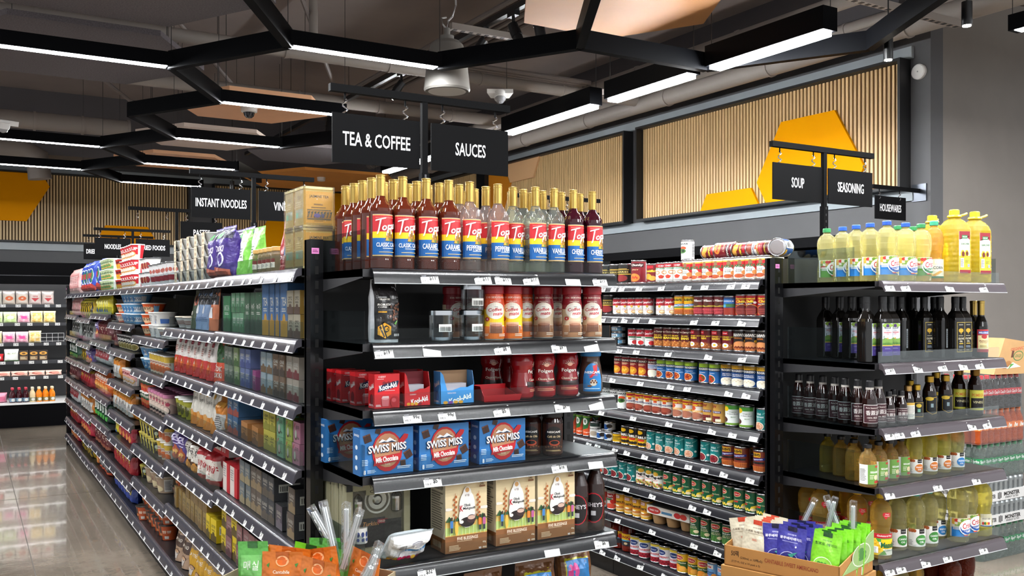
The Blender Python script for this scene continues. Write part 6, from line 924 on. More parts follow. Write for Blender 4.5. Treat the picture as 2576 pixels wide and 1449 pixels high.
drink('dp_or', 'orange orangeade drink pouch', '#d0701f', '#b85a14', [E(.5, .86, .16, .08, '#f0b07a'), E(.5, .86, .13, .065, '#d8641c'), G([(.12, .8), (.2, .84), (.18, .76)], '#3f8a34'), G([(.82, .82), (.92, .84), (.86, .77)], '#3f8a34'), T('Cantabile', .5, .7, .05, '#f4e4cc', w=.4), T('칸타빌레', .5, .58, .08, '#f8f0e0', w=.5), T('오렌지에이드', .5, .43, .1, '#f8f4ea', w=.86, bold=.02), E(.95, .45, .12, .1, '#f0c84a'), E(.15, .2, .12, .08, '#e8903c')], .125, .18)
drink('dp_gm', 'green melon drink pouch', '#5cae4a', '#2f6a2c', [R(.15, .5, .85, .8, '#7cc86a'), T('매실', .5, .65, .14, '#e8f4e0', w=.5), E(.5, .25, .3, .15, '#3f8a3a')], .11, .19)
f = B(); f.box(-.011, .011, -.008, .008, 0, .19, M('#fbfcfc', 'wrap', .12, .03)); k = B()
for i in range(5): k.tube([(.005 * math.cos(i * 1.26), .005 * math.sin(i * 1.26), .005), (.005 * math.cos(i * 1.26), .005 * math.sin(i * 1.26), .17)], .0024, M('#e2e7e9', 'p', .3), 8)
Proto('straws', 'straw_pack', 'straws', 'clear wrapped bundle of drinking straws', [('straw_pack', k.mesh('straw_pack'), None), ('clear_wrap', f.mesh('clear_wrap'), None)], .02, .02, .19)
# ------------------------------------------------------------------ cooler goods
def cool(key, nm, desc, col, des, w, d, h, q=2): pouch(key, nm, desc, w, d, h, col, des, q=q, seal=.12, kind='p')
bun = lambda c, c2: [E(.3 + .4 * (i % 2), .18 + .2 * (i // 2), .2, .11, c) for i in range(8)] + [R(.25, .35, .75, .6, c2)]
cool('x_or', 'bread_bag', 'clear bread bag with orange print', '#e6d8c8', [R(0, .7, 1, 1, '#cfc8c4'), E(.5, .42, .34, .16, '#e0682c'), T('빵', .5, .42, .12, '#f8ead8', w=.2)], .15, .08, .19); cool('x_rd', 'bread_bag', 'clear bread bag with red print', '#e8d4cc', [R(0, .7, 1, 1, '#d2cac6'), G([(.15, .45), (.85, .45), (.5, .2)], '#c82c34'), T('떡', .5, .56, .1, '#c82c34', w=.4)], .15, .08, .19); cool('x_gn', 'bread_bag', 'clear bread bag with green print', '#e4e0d4', [R(0, .75, 1, 1, '#d0d0cc'), E(.5, .55, .3, .14, '#3f8a54'), T('쑥', .5, .55, .1, '#e8f0e4', w=.2)], .15, .08, .19)
cool('x_bg', 'bun_pack', 'pale green rice bun pack', '#cfdcae', bun('#b4cc84', '#e8efdc'), .16, .07, .15); cool('x_bp', 'bun_pack', 'pink rice bun pack', '#e4c4cc', bun('#d898a8', '#e04a94'), .15, .07, .15); cool('x_by', 'bun_pack', 'yellow rice bun pack', '#e8d8a4', bun('#e0b860', '#f0dca0'), .15, .07, .16); cool('x_bv', 'bun_pack', 'lilac rice bun pack', '#d8d4e4', bun('#e8e4ee', '#a8a0c8'), .15, .07, .13); cool('x_wh', 'cheese_pouch', 'white pouch with green foot', '#e8e8e0', [R(.1, .55, .9, .8, '#d8dcc8'), T('Salad', .5, .68, .1, '#3f6a3a', w=.6, shear=.2), R(0, 0, 1, .08, '#5a9a4a')], .17, .05, .16); cool('x_pk', 'sausage_bag', 'bright pink bag', '#e89ab0', [R(.1, .2, .9, .6, '#d86a8c')], .2, .12, .13); cool('x_rd2', 'sausage_bag', 'red bag at the cooler edge', '#c4242c', [R(.2, .3, .8, .6, '#e8c8c4')], .16, .1, .1); cool('x_flat', 'sausage_bag', 'flat pink and white meat pack', '#dcb8a8', [E(.5, .5, .35, .3, '#c87a6a')], .2, .08, .07)
box('x_tray', 'cake_tray', 'dark tray of round golden cakes', .11, .1, .14, '#2a201a', [E(.5, .72, .42, .16, '#c8903a'), E(.5, .72, .2, .08, '#5a3a1a'), R(.1, .1, .9, .45, '#8a6a4a'), LN(.15, .85, .15, .4, 3, '#d8c8a0')])
jp = [(.034, 0), (.036, .004), (.036, .1), (.03, .125), (.016, .15), (.015, .168)]
for k, ds, lq, lb in (('x_ju', 'dark red grape juice bottle', '#3a0a14', '#7a9ab0'), ('x_oj', 'bright orange juice bottle', '#f08a14', '#8a7a4a'), ('x_cj', 'cream rice drink bottle', '#f0d8a8', '#8a8a6a')): bottle(k, 'juice_bottle', ds, jp, M(lq, 'g', .12), [(.0165, .165), (.0175, .168), (.0175, .19), (.015, .192)], M({'x_ju': '#c8384a', 'x_oj': '#e8d8b0', 'x_cj': '#e4dcc0'}[k], 'p', .4), label=(.0363, .012, .06, 3.2, .2, lb, [E(.5, .5, .2, .4, '#e0e0d8')]), w=.074)
# ================================================================== stocking the shelves
AX = -PI / 2
rnd = random.Random(5)
def ytxt(i): return ('top', 'second', 'third', 'fourth', 'fifth', 'sixth', 'seventh', 'eighth', 'lowest')[i]
# ---- syrup end display
SHN = ['top syrup display shelf', 'second syrup display shelf', 'third syrup display shelf', 'fourth syrup display shelf', 'fifth syrup display shelf', 'lowest syrup display shelf']
def pA(key, px, lev, Yf=2.70, rz=0.0, tier='', dz=0, order=None, **kw):
    p = PROTO[key]; Y = Yf + p.d / 2; x = px_on_y(px, Y); return put(key, (x, Y, ZA[lev] + .0005 + dz), rz, SHN[lev], order if order is not None else x + Y * .01, 'tea aisle', tier, **kw)
front = [(957, 'syr_cc'), (1012, 'syr_cc'), (1075, 'syr_ca'), (1131, 'syr_ca'), (1183, 'syr_pe'), (1250, 'syr_pe'), (1345, 'syr_va'), (1396, 'syr_va'), (1443, 'syr_ch'), (1490, 'syr_ch')]
for i, (px, k) in enumerate(front):
    x = px_on_y(px, 2.745); nr = (5, 4, 4, 3, 3, 4, 3, 3, 2, 2)[i]
    for j in range(nr): put(k, (x + rnd.uniform(-.004, .004), 2.745 + j * .0785, ZA[0]), (-.0 if j == 0 else rnd.uniform(-.5, .5)), SHN[0], x + j * .001, 'tea aisle', ('', 'second row', 'third row', 'fourth row', 'hindmost')[j])
put('syr_va', (px_on_y(1293, 2.79), 2.79, ZA[0]), .15, SHN[0], 0, '', 'set back')
pA('bee', 964, 1, 2.685, .1)
for px, k, yf in ((1240, 'cm_h', 2.69), (1288, 'cm_h', 2.69), (1325, 'cm_h', 2.79), (1360, 'cm_o', 2.75), (1395, 'cm_o', 2.80), (1438, 'cm_o', 2.69), (1489, 'cm_o', 2.69)): pA(k, px, 1, yf, rnd.uniform(-.3, .1), sc=.96)
pA('cm_o', 1138, 1, 2.92, .6, 'hindmost', sc=.96); pA('cm_o', 1195, 1, 2.95, -.5, 'hindmost', sc=.96)
pA('jar_cl', 1109, 1, 2.71, 0, 'single'); pA('jar_cl', 1188, 1, 2.71, .2, 'lower'); pA('jar_cl', 1188, 1, 2.71, .1, 'upper', .0865)
pA('ka_r', 966, 2, 2.685); [pA('ka_r', px, 2, y, 0, t) for px, y, t in ((918, 2.80, 'second row'), (882, 2.90, 'third row'), (858, 2.97, 'hindmost'))]
pA('ka_rc', 1042, 2, 2.705); pA('ka_bc', 1142, 2, 2.685); pA('ka_rc', 1028, 2, 2.8, 0, 'second row'); pA('tray_r', 1247, 2, 2.685)
for px, k, yf, t in ((1311, 'folg_b', 2.70, ''), (1368, 'folg', 2.70, ''), (1426, 'folg', 2.70, ''), (1240, 'folg', 2.86, 'set back'), (1280, 'folg_b', 2.87, 'set back'), (1338, 'folg', 2.86, 'set back')): pA(k, px, 2, yf, -.1 if k == 'folg_b' else -.3, t)
pA('nesc', 1485, 2, 2.69, -.4)
for px in (964, 1107, 1253): pA('swiss', px, 3, 2.685, .0)
pA('swiss', 874, 3, 2.98, 0, 'set back'); pA('swiss', 1010, 3, 2.77, 0, 'second row'); pA('swiss', 1160, 3, 2.77, 0, 'second row')
pA('olla', 1339, 3, 2.74, -.6); pA('olla', 1386, 3, 2.70, -.4)
for j in range(6): put('turk', (1.172 + .002 * (j % 2), 2.845 + j * .0385, ZA[4] + .0005), 0, SHN[4], j, 'tea aisle', ('front', 'second', 'third', 'fourth', 'fifth', 'hindmost')[j])
for px in (1154, 1277, 1390): pA('makg', px, 4, 2.70)
for px in (1455, 1487): pA('hersh', px, 4, 2.69, .2)
put('candy', (px_on_y(1006, 2.715), 2.715, ZA[4] + .024), .12, SHN[4], 0, '', '', rx=.75, full='white bag of fruit candies lying before the coffee set gift box')
for px, yf in ((1215, 2.70), (1345, 2.72), (1440, 2.80)): pA('cofb', px, 5, yf, rnd.uniform(-.2, .2))
# ---- cooking oil end display
SHO = ['top oil display shelf', 'second oil display shelf', 'third oil display shelf', 'fourth oil display shelf', 'fifth oil display shelf', 'base oil display shelf']
def pB(key, px, lev, Yf=2.615, rz=0.0, tier='', **kw):
    p = PROTO[key]; Y = Yf + p.d / 2; x = px_on_y(px, Y); return put(key, (x, Y, ZB_[lev] + .0005), rz - (.3 if key in ('grape', 'oliv') else 0 if key == 'plainb' else .25 if key == 'sunf' else .8), SHO[lev], x + Y * .01, 'black post', tier, **kw)
for k, px, y in (('cri_b', 2231, 2.60), ('cri_b', 2189, 2.71), ('cri_b', 2154, 2.81), ('cri_b', 2120, 2.91), ('cri_g', 2080, 3.02)): pB(k, px, 0, y, 0, 'side row', sc=.95)
pB('cri_b', 2278, 0, sc=.95); pB('cri_g', 2317, 0, sc=.95); pB('cri_g', 2259, 0, 2.73, 0, 'second row', sc=.95); pB('cri_g', 2296, 0, 2.73, 0, 'second row', sc=.95); pB('corn', 2350, 0, 2.66); pB('sunf', 2400, 0, 2.60, .0, sc=.96); pB('sunf', 2452, 0, 2.605, .0, 'last', sc=.96); pB('sunf', 2345, 0, 2.92, .5, 'hindmost')
for px, yf, t in ((2077, 3.0, ''), (2112, 2.92, ''), (2142, 2.83, ''), (2188, 2.63, 'turned'), (2212, 2.61, 'front'), (2239, 2.62, 'front')): pB('grape', px, 1, yf, 0 if t != 'turned' else .6, t)
for k, px, yf, t in (('plainb', 2265, 2.75, ''), ('plainb', 2297, 2.80, 'set back'), ('oliv', 2325, 2.72, ''), ('plainb', 2350, 2.78, ''), ('plainb', 2373, 2.66, 'turned'), ('oliv', 2394, 2.64, 'front'), ('oliv', 2421, 2.64, 'front'), ('balsa', 2449, 2.68, 'set back'), ('balsa', 2468, 2.62, ''), ('balsa', 2405, 2.8, 'hindmost'), ('grape', 2165, 2.95, 'hindmost')): pB(k, px, 1, yf, .1, t)
for px, yf in ((2010, 3.03), (2040, 2.96), (2068, 2.90), (2100, 2.82), (2126, 2.75), (2158, 2.68), (2188, 2.61), (2213, 2.62)): pB('sesL', px, 2, yf, rnd.uniform(-.4, .1))
for k, px, yf, t in (('sesS', 2233, 2.62, ''), ('sesS', 2250, 2.66, ''), ('sesS', 2265, 2.62, ''), ('sb_w', 2284, 2.62, ''), ('sb_g', 2306, 2.63, ''), ('sb_g', 2290, 2.8, 'set back'), ('sb_d', 2338, 2.64, ''), ('sb_d', 2355, 2.78, 'set back'), ('sb_d', 2378, 2.64, ''), ('sb_v', 2416, 2.70, 'set back'), ('sb_v', 2449, 2.64, '')): pB(k, px, 2, yf, 0, t)
for k, px, yf, t in (('ob_y', 2082, 2.93, ''), ('ob_a', 2116, 2.83, ''), ('ob_a', 2148, 2.73, ''), ('ob_s', 2183, 2.60, ''), ('ob_s', 2210, 2.63, ''), ('ob_s', 2238, 2.64, ''), ('ob_s', 2266, 2.66, ''), ('ob_s', 2150, 2.85, 'set back'), ('ob_s', 2195, 2.76, 'set back'), ('ob_s', 2225, 2.78, 'set back'), ('pean', 2300, 2.64, ''), ('pean', 2338, 2.64, ''), ('pean', 2372, 2.64, ''), ('vege', 2405, 2.64, ''), ('pean', 2320, 2.76, 'set back'), ('pean', 2290, 2.78, 'set back')): pB(k, px, 3, yf, 0, t, sc=.92 if k in ('pean', 'vege') else 1)
for k, px, yf, t in (('mazo', 2032, 3.0, ''), ('mazo', 2064, 2.9, ''), ('mazo', 2110, 3.0, 'set back'), ('mazo', 2135, 2.9, 'set back'), ('mazo', 2157, 2.72, ''), ('mazo', 2180, 2.80, 'set back'), ('mazo', 2216, 2.61, 'front'), ('cano', 2262, 2.66, ''), ('cano', 2297, 2.63, ''), ('cano', 2335, 2.63, ''), ('vege', 2367, 2.68, ''), ('cri_b', 2400, 2.62, ''), ('cri_b', 2433, 2.63, ''), ('vlast', 2470, 2.62, ''), ('cano', 2280, 2.78, 'set back')): pB(k, px, 4, yf, 0, t)
for k, px, yf, sc in (('mazo', 2230, 2.66, 1), ('cano', 2262, 2.66, 1), ('corn', 2300, 2.66, .98), ('tea_j', 2385, 2.64, 1), ('tea_j', 2425, 2.70, 1), ('tea_j', 2350, 2.72, 1)): pB(k, px, 5, yf, 0, sc=sc)
# ---- canned food shelves: near to far along each shelf
def soup(lev, runs):
    for key, pa, pb, rows in runs:
        p = PROTO[key]; ya, yb = max(SY + .004, px_on_x(pa, SX + .03)), px_on_x(pb, SX + .03); n = max(1, round((yb - ya) / (p.w + .003))); st = (yb - ya) / n
        st = max(st, p.w + .0015)
        for i in range(n):
            for r in range(rows): put(key, (SX + .024 + p.w / 2 + r * (p.w + .004) + rnd.uniform(0, .004), ya + st * (i + .5), ZS[lev] + .0005), AX + .4 + rnd.uniform(-.3, .3), f'{ytxt(lev)} can shelf', ya + i * st, 'black post', ('', 'second row', 'third row')[r])
soup(0, [('c_ench', 1953, 1714, 2), ('c_spag', 1712, 1643, 2), ('c_redp', 1643, 1622, 1), ('c_chunkj', 1612, 1575, 1), ('c_blackj', 1573, 1530, 1), ('c_blackj', 1524, 1500, 1)])
soup(1, [('c_chili', 1953, 1846, 2), ('c_navy', 1843, 1822, 1), ('c_wils', 1818, 1738, 1), ('c_bushy', 1738, 1690, 2), ('c_camp', 1688, 1645, 2), ('c_camp', 1632, 1537, 2), ('c_blackj', 1532, 1512, 1)])
soup(2, [('c_manw', 1953, 1839, 2), ('c_hash', 1838, 1733, 1), ('c_beans', 1731, 1640, 2), ('c_tom', 1638, 1573, 2)])
soup(3, [('c_progy', 1945, 1810, 1), ('c_progt', 1808, 1755, 2), ('c_prog', 1740, 1645, 2), ('c_chub', 1645, 1626, 1), ('c_chun', 1622, 1540, 2)])
soup(4, [('c_wild', 1950, 1893, 1), ('c_orgw', 1885, 1813, 1), ('c_sw', 1812, 1762, 1), ('c_rosy', 1760, 1686, 2), ('c_ros', 1680, 1570, 2), ('c_sar', 1568, 1508, 1)])
soup(5, [('c_bushb', 1950, 1880, 1), ('c_bushb', 1870, 1808, 2), ('c_wildk', 1806, 1757, 2), ('c_wild', 1740, 1620, 1), ('c_pearl', 1620, 1556, 2), ('c_olsm', 1556, 1534, 1), ('c_olbl', 1532, 1502, 1), ('c_mush', 1499, 1480, 1), ('c_v8', 1478, 1414, 2)])
soup(6, [('c_corn', 1935, 1662, 2), ('c_vega', 1660, 1594, 2), ('c_wildk', 1592, 1520, 1), ('c_hunt', 1516, 1490, 1)])
soup(7, [('c_gbean', 1895, 1738, 2), ('c_pump', 1628, 1545, 1), ('c_hunt', 1542, 1500, 1)])
soup(8, [('c_dole', 1850, 1778, 1), ('c_peach', 1772, 1706, 1), ('c_cran', 1704, 1634, 2), ('c_cran', 1622, 1584, 1), ('ragu', 1582, 1512, 1)])
for i, y in enumerate((1549, 1549, 1549)): put('c_tuna', (SX + .07, px_on_x(y, SX + .05), ZS[2] + i * .0375), AX, 'third can shelf', i, 'the shelf', ('bottom', 'middle', 'top')[i])
put('c_olbl', (SX + .07, px_on_x(1528, SX + .05), ZS[5] + .0585), AX + .4, 'sixth can shelf', 0, '', 'upper')
[put('c_pump', (SX + .19 + .02 * (i % 2), px_on_x(px, SX + .19), ZS[7]), AX + .5, 'eighth can shelf', i, 'black post', 'set back') for i, px in enumerate((1662, 1640, 1690))]
put('applec', (SX + .085, px_on_x(1697, SX + .085), ZS[7]), AX + .1, 'eighth can shelf', 0, '')
for i, px in enumerate((1935, 1905, 1868, 1825, 1790)): put(('c_wils', 'c_ros', 'c_redp', 'c_chunkj', 'c_redp')[i], (SX + .1, px_on_x(px, SX + .1) + .05, ZS[0] + .157), AX, 'top can shelf', i, 'black post', 'lying', ry=PI / 2)
put('c_sar', (SX + .11, px_on_x(1730, SX + .11), ZS[0] + .1195), AX, 'top can shelf', 0, '', 'upside down')
put('c_progy', (SX + .03, px_on_x(1988, SX + .03) + .03, 1.83 + .0435), -1.15, '', 0, '', full='blue and yellow can lying on the black post of the oil display', rx=PI / 2)
# ---- tea, coffee and noodle aisle
def tea_row(bayi, lev, runs, z=None):
    z = ZL[bayi][lev] if z is None else z
    for key, pa, pb, stack, rows in runs:
        p = PROTO[key]; X = LX + .035; ya, yb = px_on_x(pa, X), px_on_x(pb, X); lo, hi = LY + bayi * LL + .008, LY + (bayi + 1) * LL - .012; ya, yb = max(ya, lo), min(yb, hi); yb = max(yb, min(hi, ya + p.w + .002)); ya = min(ya, yb - p.w - .002); n = max(1, int((yb - ya) / (p.w + .003) + .25)); st = (yb - ya) / n
        for i in range(n):
            for r in range(rows):
                for s_ in range(stack):
                    if (r and s_ and rnd.random() < .3): continue
                    gap = (ZL[bayi][lev - 1] - z - .045) if lev else 9; sc_ = min(1, gap / (p.h * stack))
                    put(key, (LX + .028 + p.d / 2 + r * (p.d + .006) + rnd.uniform(0, .006), ya + st * (i + .5), z + .0005 + s_ * (p.h * sc_ + .0015)), AX + (.6 if p.cat in ('cup', 'bowl') and 'bowl_g' != key else .12 if p.cat == 'bag' else 0) + rnd.uniform(-.1, .1) * (1 if stack == 1 else .3), f'{ytxt(lev)} noodle shelf', ya + i * st, 'near post',
                        (('upper ' if s_ == stack - 1 else 'middle ' if s_ else 'lower ') if stack > 1 else '').strip() + (' second row' if r else ''), rx=0 if 'pouch' not in p.name and 'bag' not in p.name else -.06, sc=sc_)
# section 1 (nearest) and 2
for dx, dy, dz in ((.078, .07, 0), (.078, .07, .144), (.078, .185, 0), (.078, .185, .144), (.195, .07, 0), (.195, .185, 0)): put('teatin', (LX + dx, LY + dy, ZL[0][0] + .0005 + dz), 0, 'top noodle shelf', dx * 3 + dy, 'near post', 'upper' if dz else 'lower')
tea_row(0, 0, [('p_red', 733, 690, 1, 1), ('j_gold', 688, 634, 1, 2), ('p_green', 648, 590, 1, 1)]); tea_row(1, 0, [('p_doki', 588, 515, 1, 2), ('bowl_g', 522, 425, 4, 1)])
tea_row(0, 1, [('b_gold', 757, 726, 2, 2), ('b_blue', 724, 664, 1, 1), ('b_grn', 662, 618, 1, 2), ('b_grn2', 616, 586, 2, 1), ('b_grn3', 584, 546, 1, 1)]); tea_row(1, 1, [('p_st2', 538, 518, 1, 1), ('p_st', 516, 490, 1, 1), ('p_dkg', 500, 472, 1, 1), ('w_side', 470, 425, 1, 1)])
tea_row(0, 2, [('c1', 757, 722, 2, 2), ('c2', 722, 690, 2, 2), ('c3', 690, 655, 2, 1), ('c7', 652, 634, 1, 1), ('c4', 632, 606, 2, 2), ('c5', 606, 588, 2, 1), ('c6', 588, 566, 2, 1)]); tea_row(1, 2, [('p_tteo2', 560, 532, 1, 1), ('p_tteo', 530, 428, 1, 2)])
tea_row(0, 3, [('u3', 757, 742, 2, 1), ('u2', 742, 720, 2, 1), ('u1', 720, 698, 2, 1), ('o1', 694, 664, 2, 1), ('or1', 660, 606, 1, 1), ('bl2', 602, 574, 2, 2)]); tea_row(1, 3, [('n_orw', 568, 545, 1, 1), ('p_hon', 540, 474, 1, 2), ('k_lim', 470, 430, 1, 2)])
tea_row(0, 4, [('d2', 752, 720, 2, 1), ('d4', 720, 690, 1, 2), ('d1', 690, 660, 2, 2), ('d2', 660, 634, 2, 2), ('d3', 634, 606, 2, 1), ('rbox', 600, 548, 1, 1)]); put('wbox', (LX + .13, px_on_x(573, LX + .1), ZL[0][4] + .132), AX + .15, 'fifth noodle shelf', 0, '', ry=.08, full='white and red box tilted on top of the red ginseng box'); tea_row(1, 4, [('n_rewh', 543, 500, 1, 2), ('n_brwh', 500, 466, 1, 1), ('n_purp', 466, 428, 1, 1)])
tea_row(0, 5, [('m1', 700, 640, 2, 1), ('m1', 640, 580, 2, 2), ('y1', 600, 552, 2, 1)]); tea_row(1, 5, [('y1', 545, 520, 1, 1), ('g1', 522, 468, 2, 1), ('g1', 466, 440, 1, 1), ('k_oran', 438, 424, 2, 1)])
tea_row(0, 6, [('p_lat', 650, 545, 1, 1)]); tea_row(1, 6, [('p_lat', 543, 470, 1, 2), ('p_cap', 468, 424, 1, 1)])
# section 3
tea_row(2, 0, [('k_big', 424, 370, 1, 1), ('k_sm', 368, 340, 2, 1)]); tea_row(2, 1, [('w_side', 416, 395, 1, 1), ('w_wht', 393, 368, 2, 1), ('w_ora', 366, 338, 3, 1)]); tea_row(2, 2, [('k_noo', 416, 372, 1, 2), ('w_blu', 370, 340, 2, 1)]); tea_row(2, 3, [('k_tea', 416, 370, 1, 2), ('k_tom', 368, 340, 2, 1)]); tea_row(2, 4, [('k_noo', 416, 390, 2, 1), ('k_yb', 386, 340, 2, 1)]); tea_row(2, 5, [('k_bei', 400, 360, 1, 1), ('k_yb', 356, 340, 1, 1)]); tea_row(2, 6, [('k_oran', 406, 352, 2, 1), ('k_bei', 350, 338, 1, 1)])
# sections 4 to 7
far = {3: [[('k_rw', 332, 300, 3, 1), ('k_yl', 298, 278, 3, 1)], [('w_blu', 332, 300, 3, 1), ('w_ora', 298, 278, 2, 1)], [('k_blk', 330, 290, 1, 1), ('n_mar', 288, 276, 1, 1)], [('k_pin', 332, 306, 1, 1), ('n_orw', 300, 276, 1, 1)], [('n_orw', 330, 276, 1, 1)], [('n_pin', 330, 296, 1, 1), ('n_yel2', 294, 276, 1, 1)], [('n_red', 330, 276, 1, 1)], [('n_blu', 330, 276, 1, 1)]],
       4: [[('k_gr', 272, 250, 3, 1), ('p_blt', 248, 233, 1, 1)], [('n_yel2', 272, 234, 1, 1)], [('n_mar', 272, 250, 1, 1), ('n_purp', 248, 234, 1, 1)], [('n_sil', 272, 234, 1, 1)], [('n_ora', 272, 234, 1, 1)], [('n_gre', 272, 234, 1, 1)], [('n_mar', 272, 234, 1, 1)], [('n_blk', 272, 250, 1, 1), ('n_ora', 248, 234, 1, 1)]],
       5: [[('p_blt', 231, 198, 1, 1)], [('n_yel', 230, 200, 1, 1)], [('p_udo', 230, 200, 1, 1)], [('n_purp', 230, 216, 1, 1), ('n_yel', 214, 200, 1, 1)], [('n_red', 230, 200, 1, 1)], [('n_orw', 230, 200, 1, 1)], [('n_pin', 230, 200, 1, 1)], [('n_yel', 230, 200, 1, 1)]],
       6: [[('p_pnk', 196, 176, 1, 1)], [('p_pnk', 196, 178, 1, 1)], [('p_udo', 196, 178, 1, 1)], [('n_gre', 196, 178, 1, 1)], [('n_mar', 196, 178, 1, 1)], [('n_sil', 196, 178, 1, 1)], [('n_red', 196, 178, 1, 1)], [('n_pin', 196, 178, 1, 1)]]}
for bi, rows in far.items():
    for lev, runs in enumerate(rows): tea_row(bi, lev, runs)
# ---- cooler
cs = [['x_ju', 'x_ju', 'x_ju', 'x_cj', 'x_oj', 'x_oj', 'x_oj'], ['x_flat', 'x_flat', 'x_flat', 'x_flat', 'x_flat'], ['x_rd2', 'x_rd2', 'x_wh', 'x_tray', 'x_tray', 'x_tray'], ['x_bv', 'x_by', 'x_bp', 'x_bp', 'x_by'], ['x_bv', 'x_bg', 'x_bg', 'x_bp', 'x_by', 'x_by'], ['x_rd', 'x_gn', 'x_or', 'x_or', 'x_rd', 'x_rd']]
for lv, ks in enumerate(cs):
    x = .10 if lv else .48
    for k in ks:
        p = PROTO[k]; x += p.w / 2
        for r in range(2 if 'bottle' in p.name else 1): put(k, (x, CY + .2 + p.d / 2 + r * .08 - (.18 if lv == 0 else 0), ZC[lv] + .0005), rnd.uniform(-.06, .06), f'{ytxt(5 - lv)} cooler shelf', x, 'the floor aisle', 'second row' if r else '', rx=-.1 if p.name.endswith(('bag', 'pack')) else 0)
        x += p.w / 2 + .004
put('x_pk', (.36, CY + .16, ZC[0]), 0, 'sixth cooler shelf', 0, '')
# ---- display cartons of drink pouches
def carton(loc, rz, w, d, h, h2, label, col='#a8763c', art=()):
    o = empty('display_carton', loc, label, 'carton', None, rz); t = .004; m, inn = M(col, 'card'), M('#8a7458', 'card'); b = B()
    b.box(-w / 2, w / 2, -d / 2, d / 2, 0, t, m); b.box(-w / 2, w / 2, -d / 2, -d / 2 + t, 0, h, m); b.box(-w / 2, w / 2, d / 2 - t, d / 2, 0, h2, inn)
    for x in (-w / 2, w / 2 - t): b.prism([(-d / 2, 0), (d / 2, 0), (d / 2, h2), (-d / 2, h)], x, x + t, m, 'x')
    decal(b, art, w, h, on_front(-d / 2)); b.obj('tray', o)
    return o
def local(loc, rz, x, y, z): return (loc[0] + x * math.cos(rz) - y * math.sin(rz), loc[1] + x * math.sin(rz) + y * math.cos(rz), loc[2] + z)
def at_depth(px, py, D):
    l = (px - 1288) / FPX * D; return (l * CT + D * ST, -l * ST + D * CT, EYE + (HOR - py) / FPX * D)
# right carton on a closed carton
c0, c1, c2 = at_depth(1822, 1372, 3.46), at_depth(2112, 1432, 3.16), at_depth(2168, 1402, 3.42)
ang = math.atan2(c1[1] - c0[1], c1[0] - c0[0]); cw = math.hypot(c1[0] - c0[0], c1[1] - c0[1]); cdp = .30; zt = .70; hh_ = .075
cx_ = (c0[0] + c1[0]) / 2 - math.sin(ang) * cdp / 2; cy_ = (c0[1] + c1[1]) / 2 + math.cos(ang) * cdp / 2
CL = (cx_, cy_, zt - hh_)
carton(CL, ang, cw, cdp, hh_, hh_ + .06, 'open brown carton of drink pouches standing on a closed carton', art=[T('50팩', .1, .66, .3, '#2a1a0c', w=.07, bold=.02), T('(230mL x 10팩x5)', .25, .5, .16, '#2a1a0c', w=.2), T('(7.77 FL OZ x 10 pack x 5)', .2, .25, .12, '#2a1a0c', w=.26), T('CANTABILE SWEET AMERICANO', .6, .62, .2, '#8a3a24', w=.46)])
b = B(); b.box(-cw / 2 - .008, cw / 2 + .008, -cdp / 2 - .01, cdp / 2 + .01, 0, zt - hh_ - .001, M('#a8793f', 'card')); decal(b, [R(.0, .49, 1, .5, '#7a5628'), R(.62, .8, .95, .93, '#8a6a3c'), BC(.8, .96, .62, .78, 14)], cw, zt - hh_, on_front(-cdp / 2 - .01)); o = b.obj('closed_carton', loc=(cx_, cy_, 0), rz=ang, label='closed brown cardboard carton under the open drink pouch carton', cat='carton')
SHR = 'open carton by the oil display'
for k, xs, n, lean in (('dp_wh', -.27, 5, -.15), ('dp_bl', .06, 5, -.1), ('dp_gr', .33, 9, -.16)):
    for j in range(n):
        x = xs * cw + rnd.uniform(-.012, .012) + (.025 * (j % 2) if k != 'dp_gr' else .003 * j); y = -cdp / 2 + .03 + j * .0285
        put(k, local(CL, ang, x, y, .006), ang + rnd.uniform(-.12, .12), SHR, y, 'the front edge', rx=lean + rnd.uniform(-.04, .04), ry=rnd.uniform(-.08, .08))
put('dp_bl', local(CL, ang, -.05 * cw, -cdp / 2 + .035, .006), ang + .1, SHR, -1, 'the front edge', rx=-.12, ry=-.08); put('dp_wh', local(CL, ang, -.34 * cw, -cdp / 2 + .06, .006), ang + .15, SHR, 1, 'the front edge', rx=-.1, ry=-.2)
for x, y, a in ((-.1, .09, .5), (.14, .1, .3), (.3, .11, -.3), (.42, .05, .1)): put('straws', local(CL, ang, x * cw, y, .09), ang, SHR, x, 'the cream pouches', rx=.2, ry=a)
b = B(); b.prism([(-.13, 0), (.15, 0), (.15, .11), (.10, .10)], 0, .003, M('#8aa86a', 'p'), 'x'); decal(b, [E(.62, .42, .3, .4, '#dfe8d0'), E(.62, .42, .28, .37, '#8aa86a'), [E(.6 + .09 * (i % 2), .3 + .14 * (i // 2), .08, .09, '#3f7a34') for i in range(5)]], .28, .1, lambda u, v, o_: (.003 + o_, u, v), clipb=True); o = b.obj('side_flap', bpy.data.objects['display_carton']); o.location = (cw / 2 + .001, .0, .04)
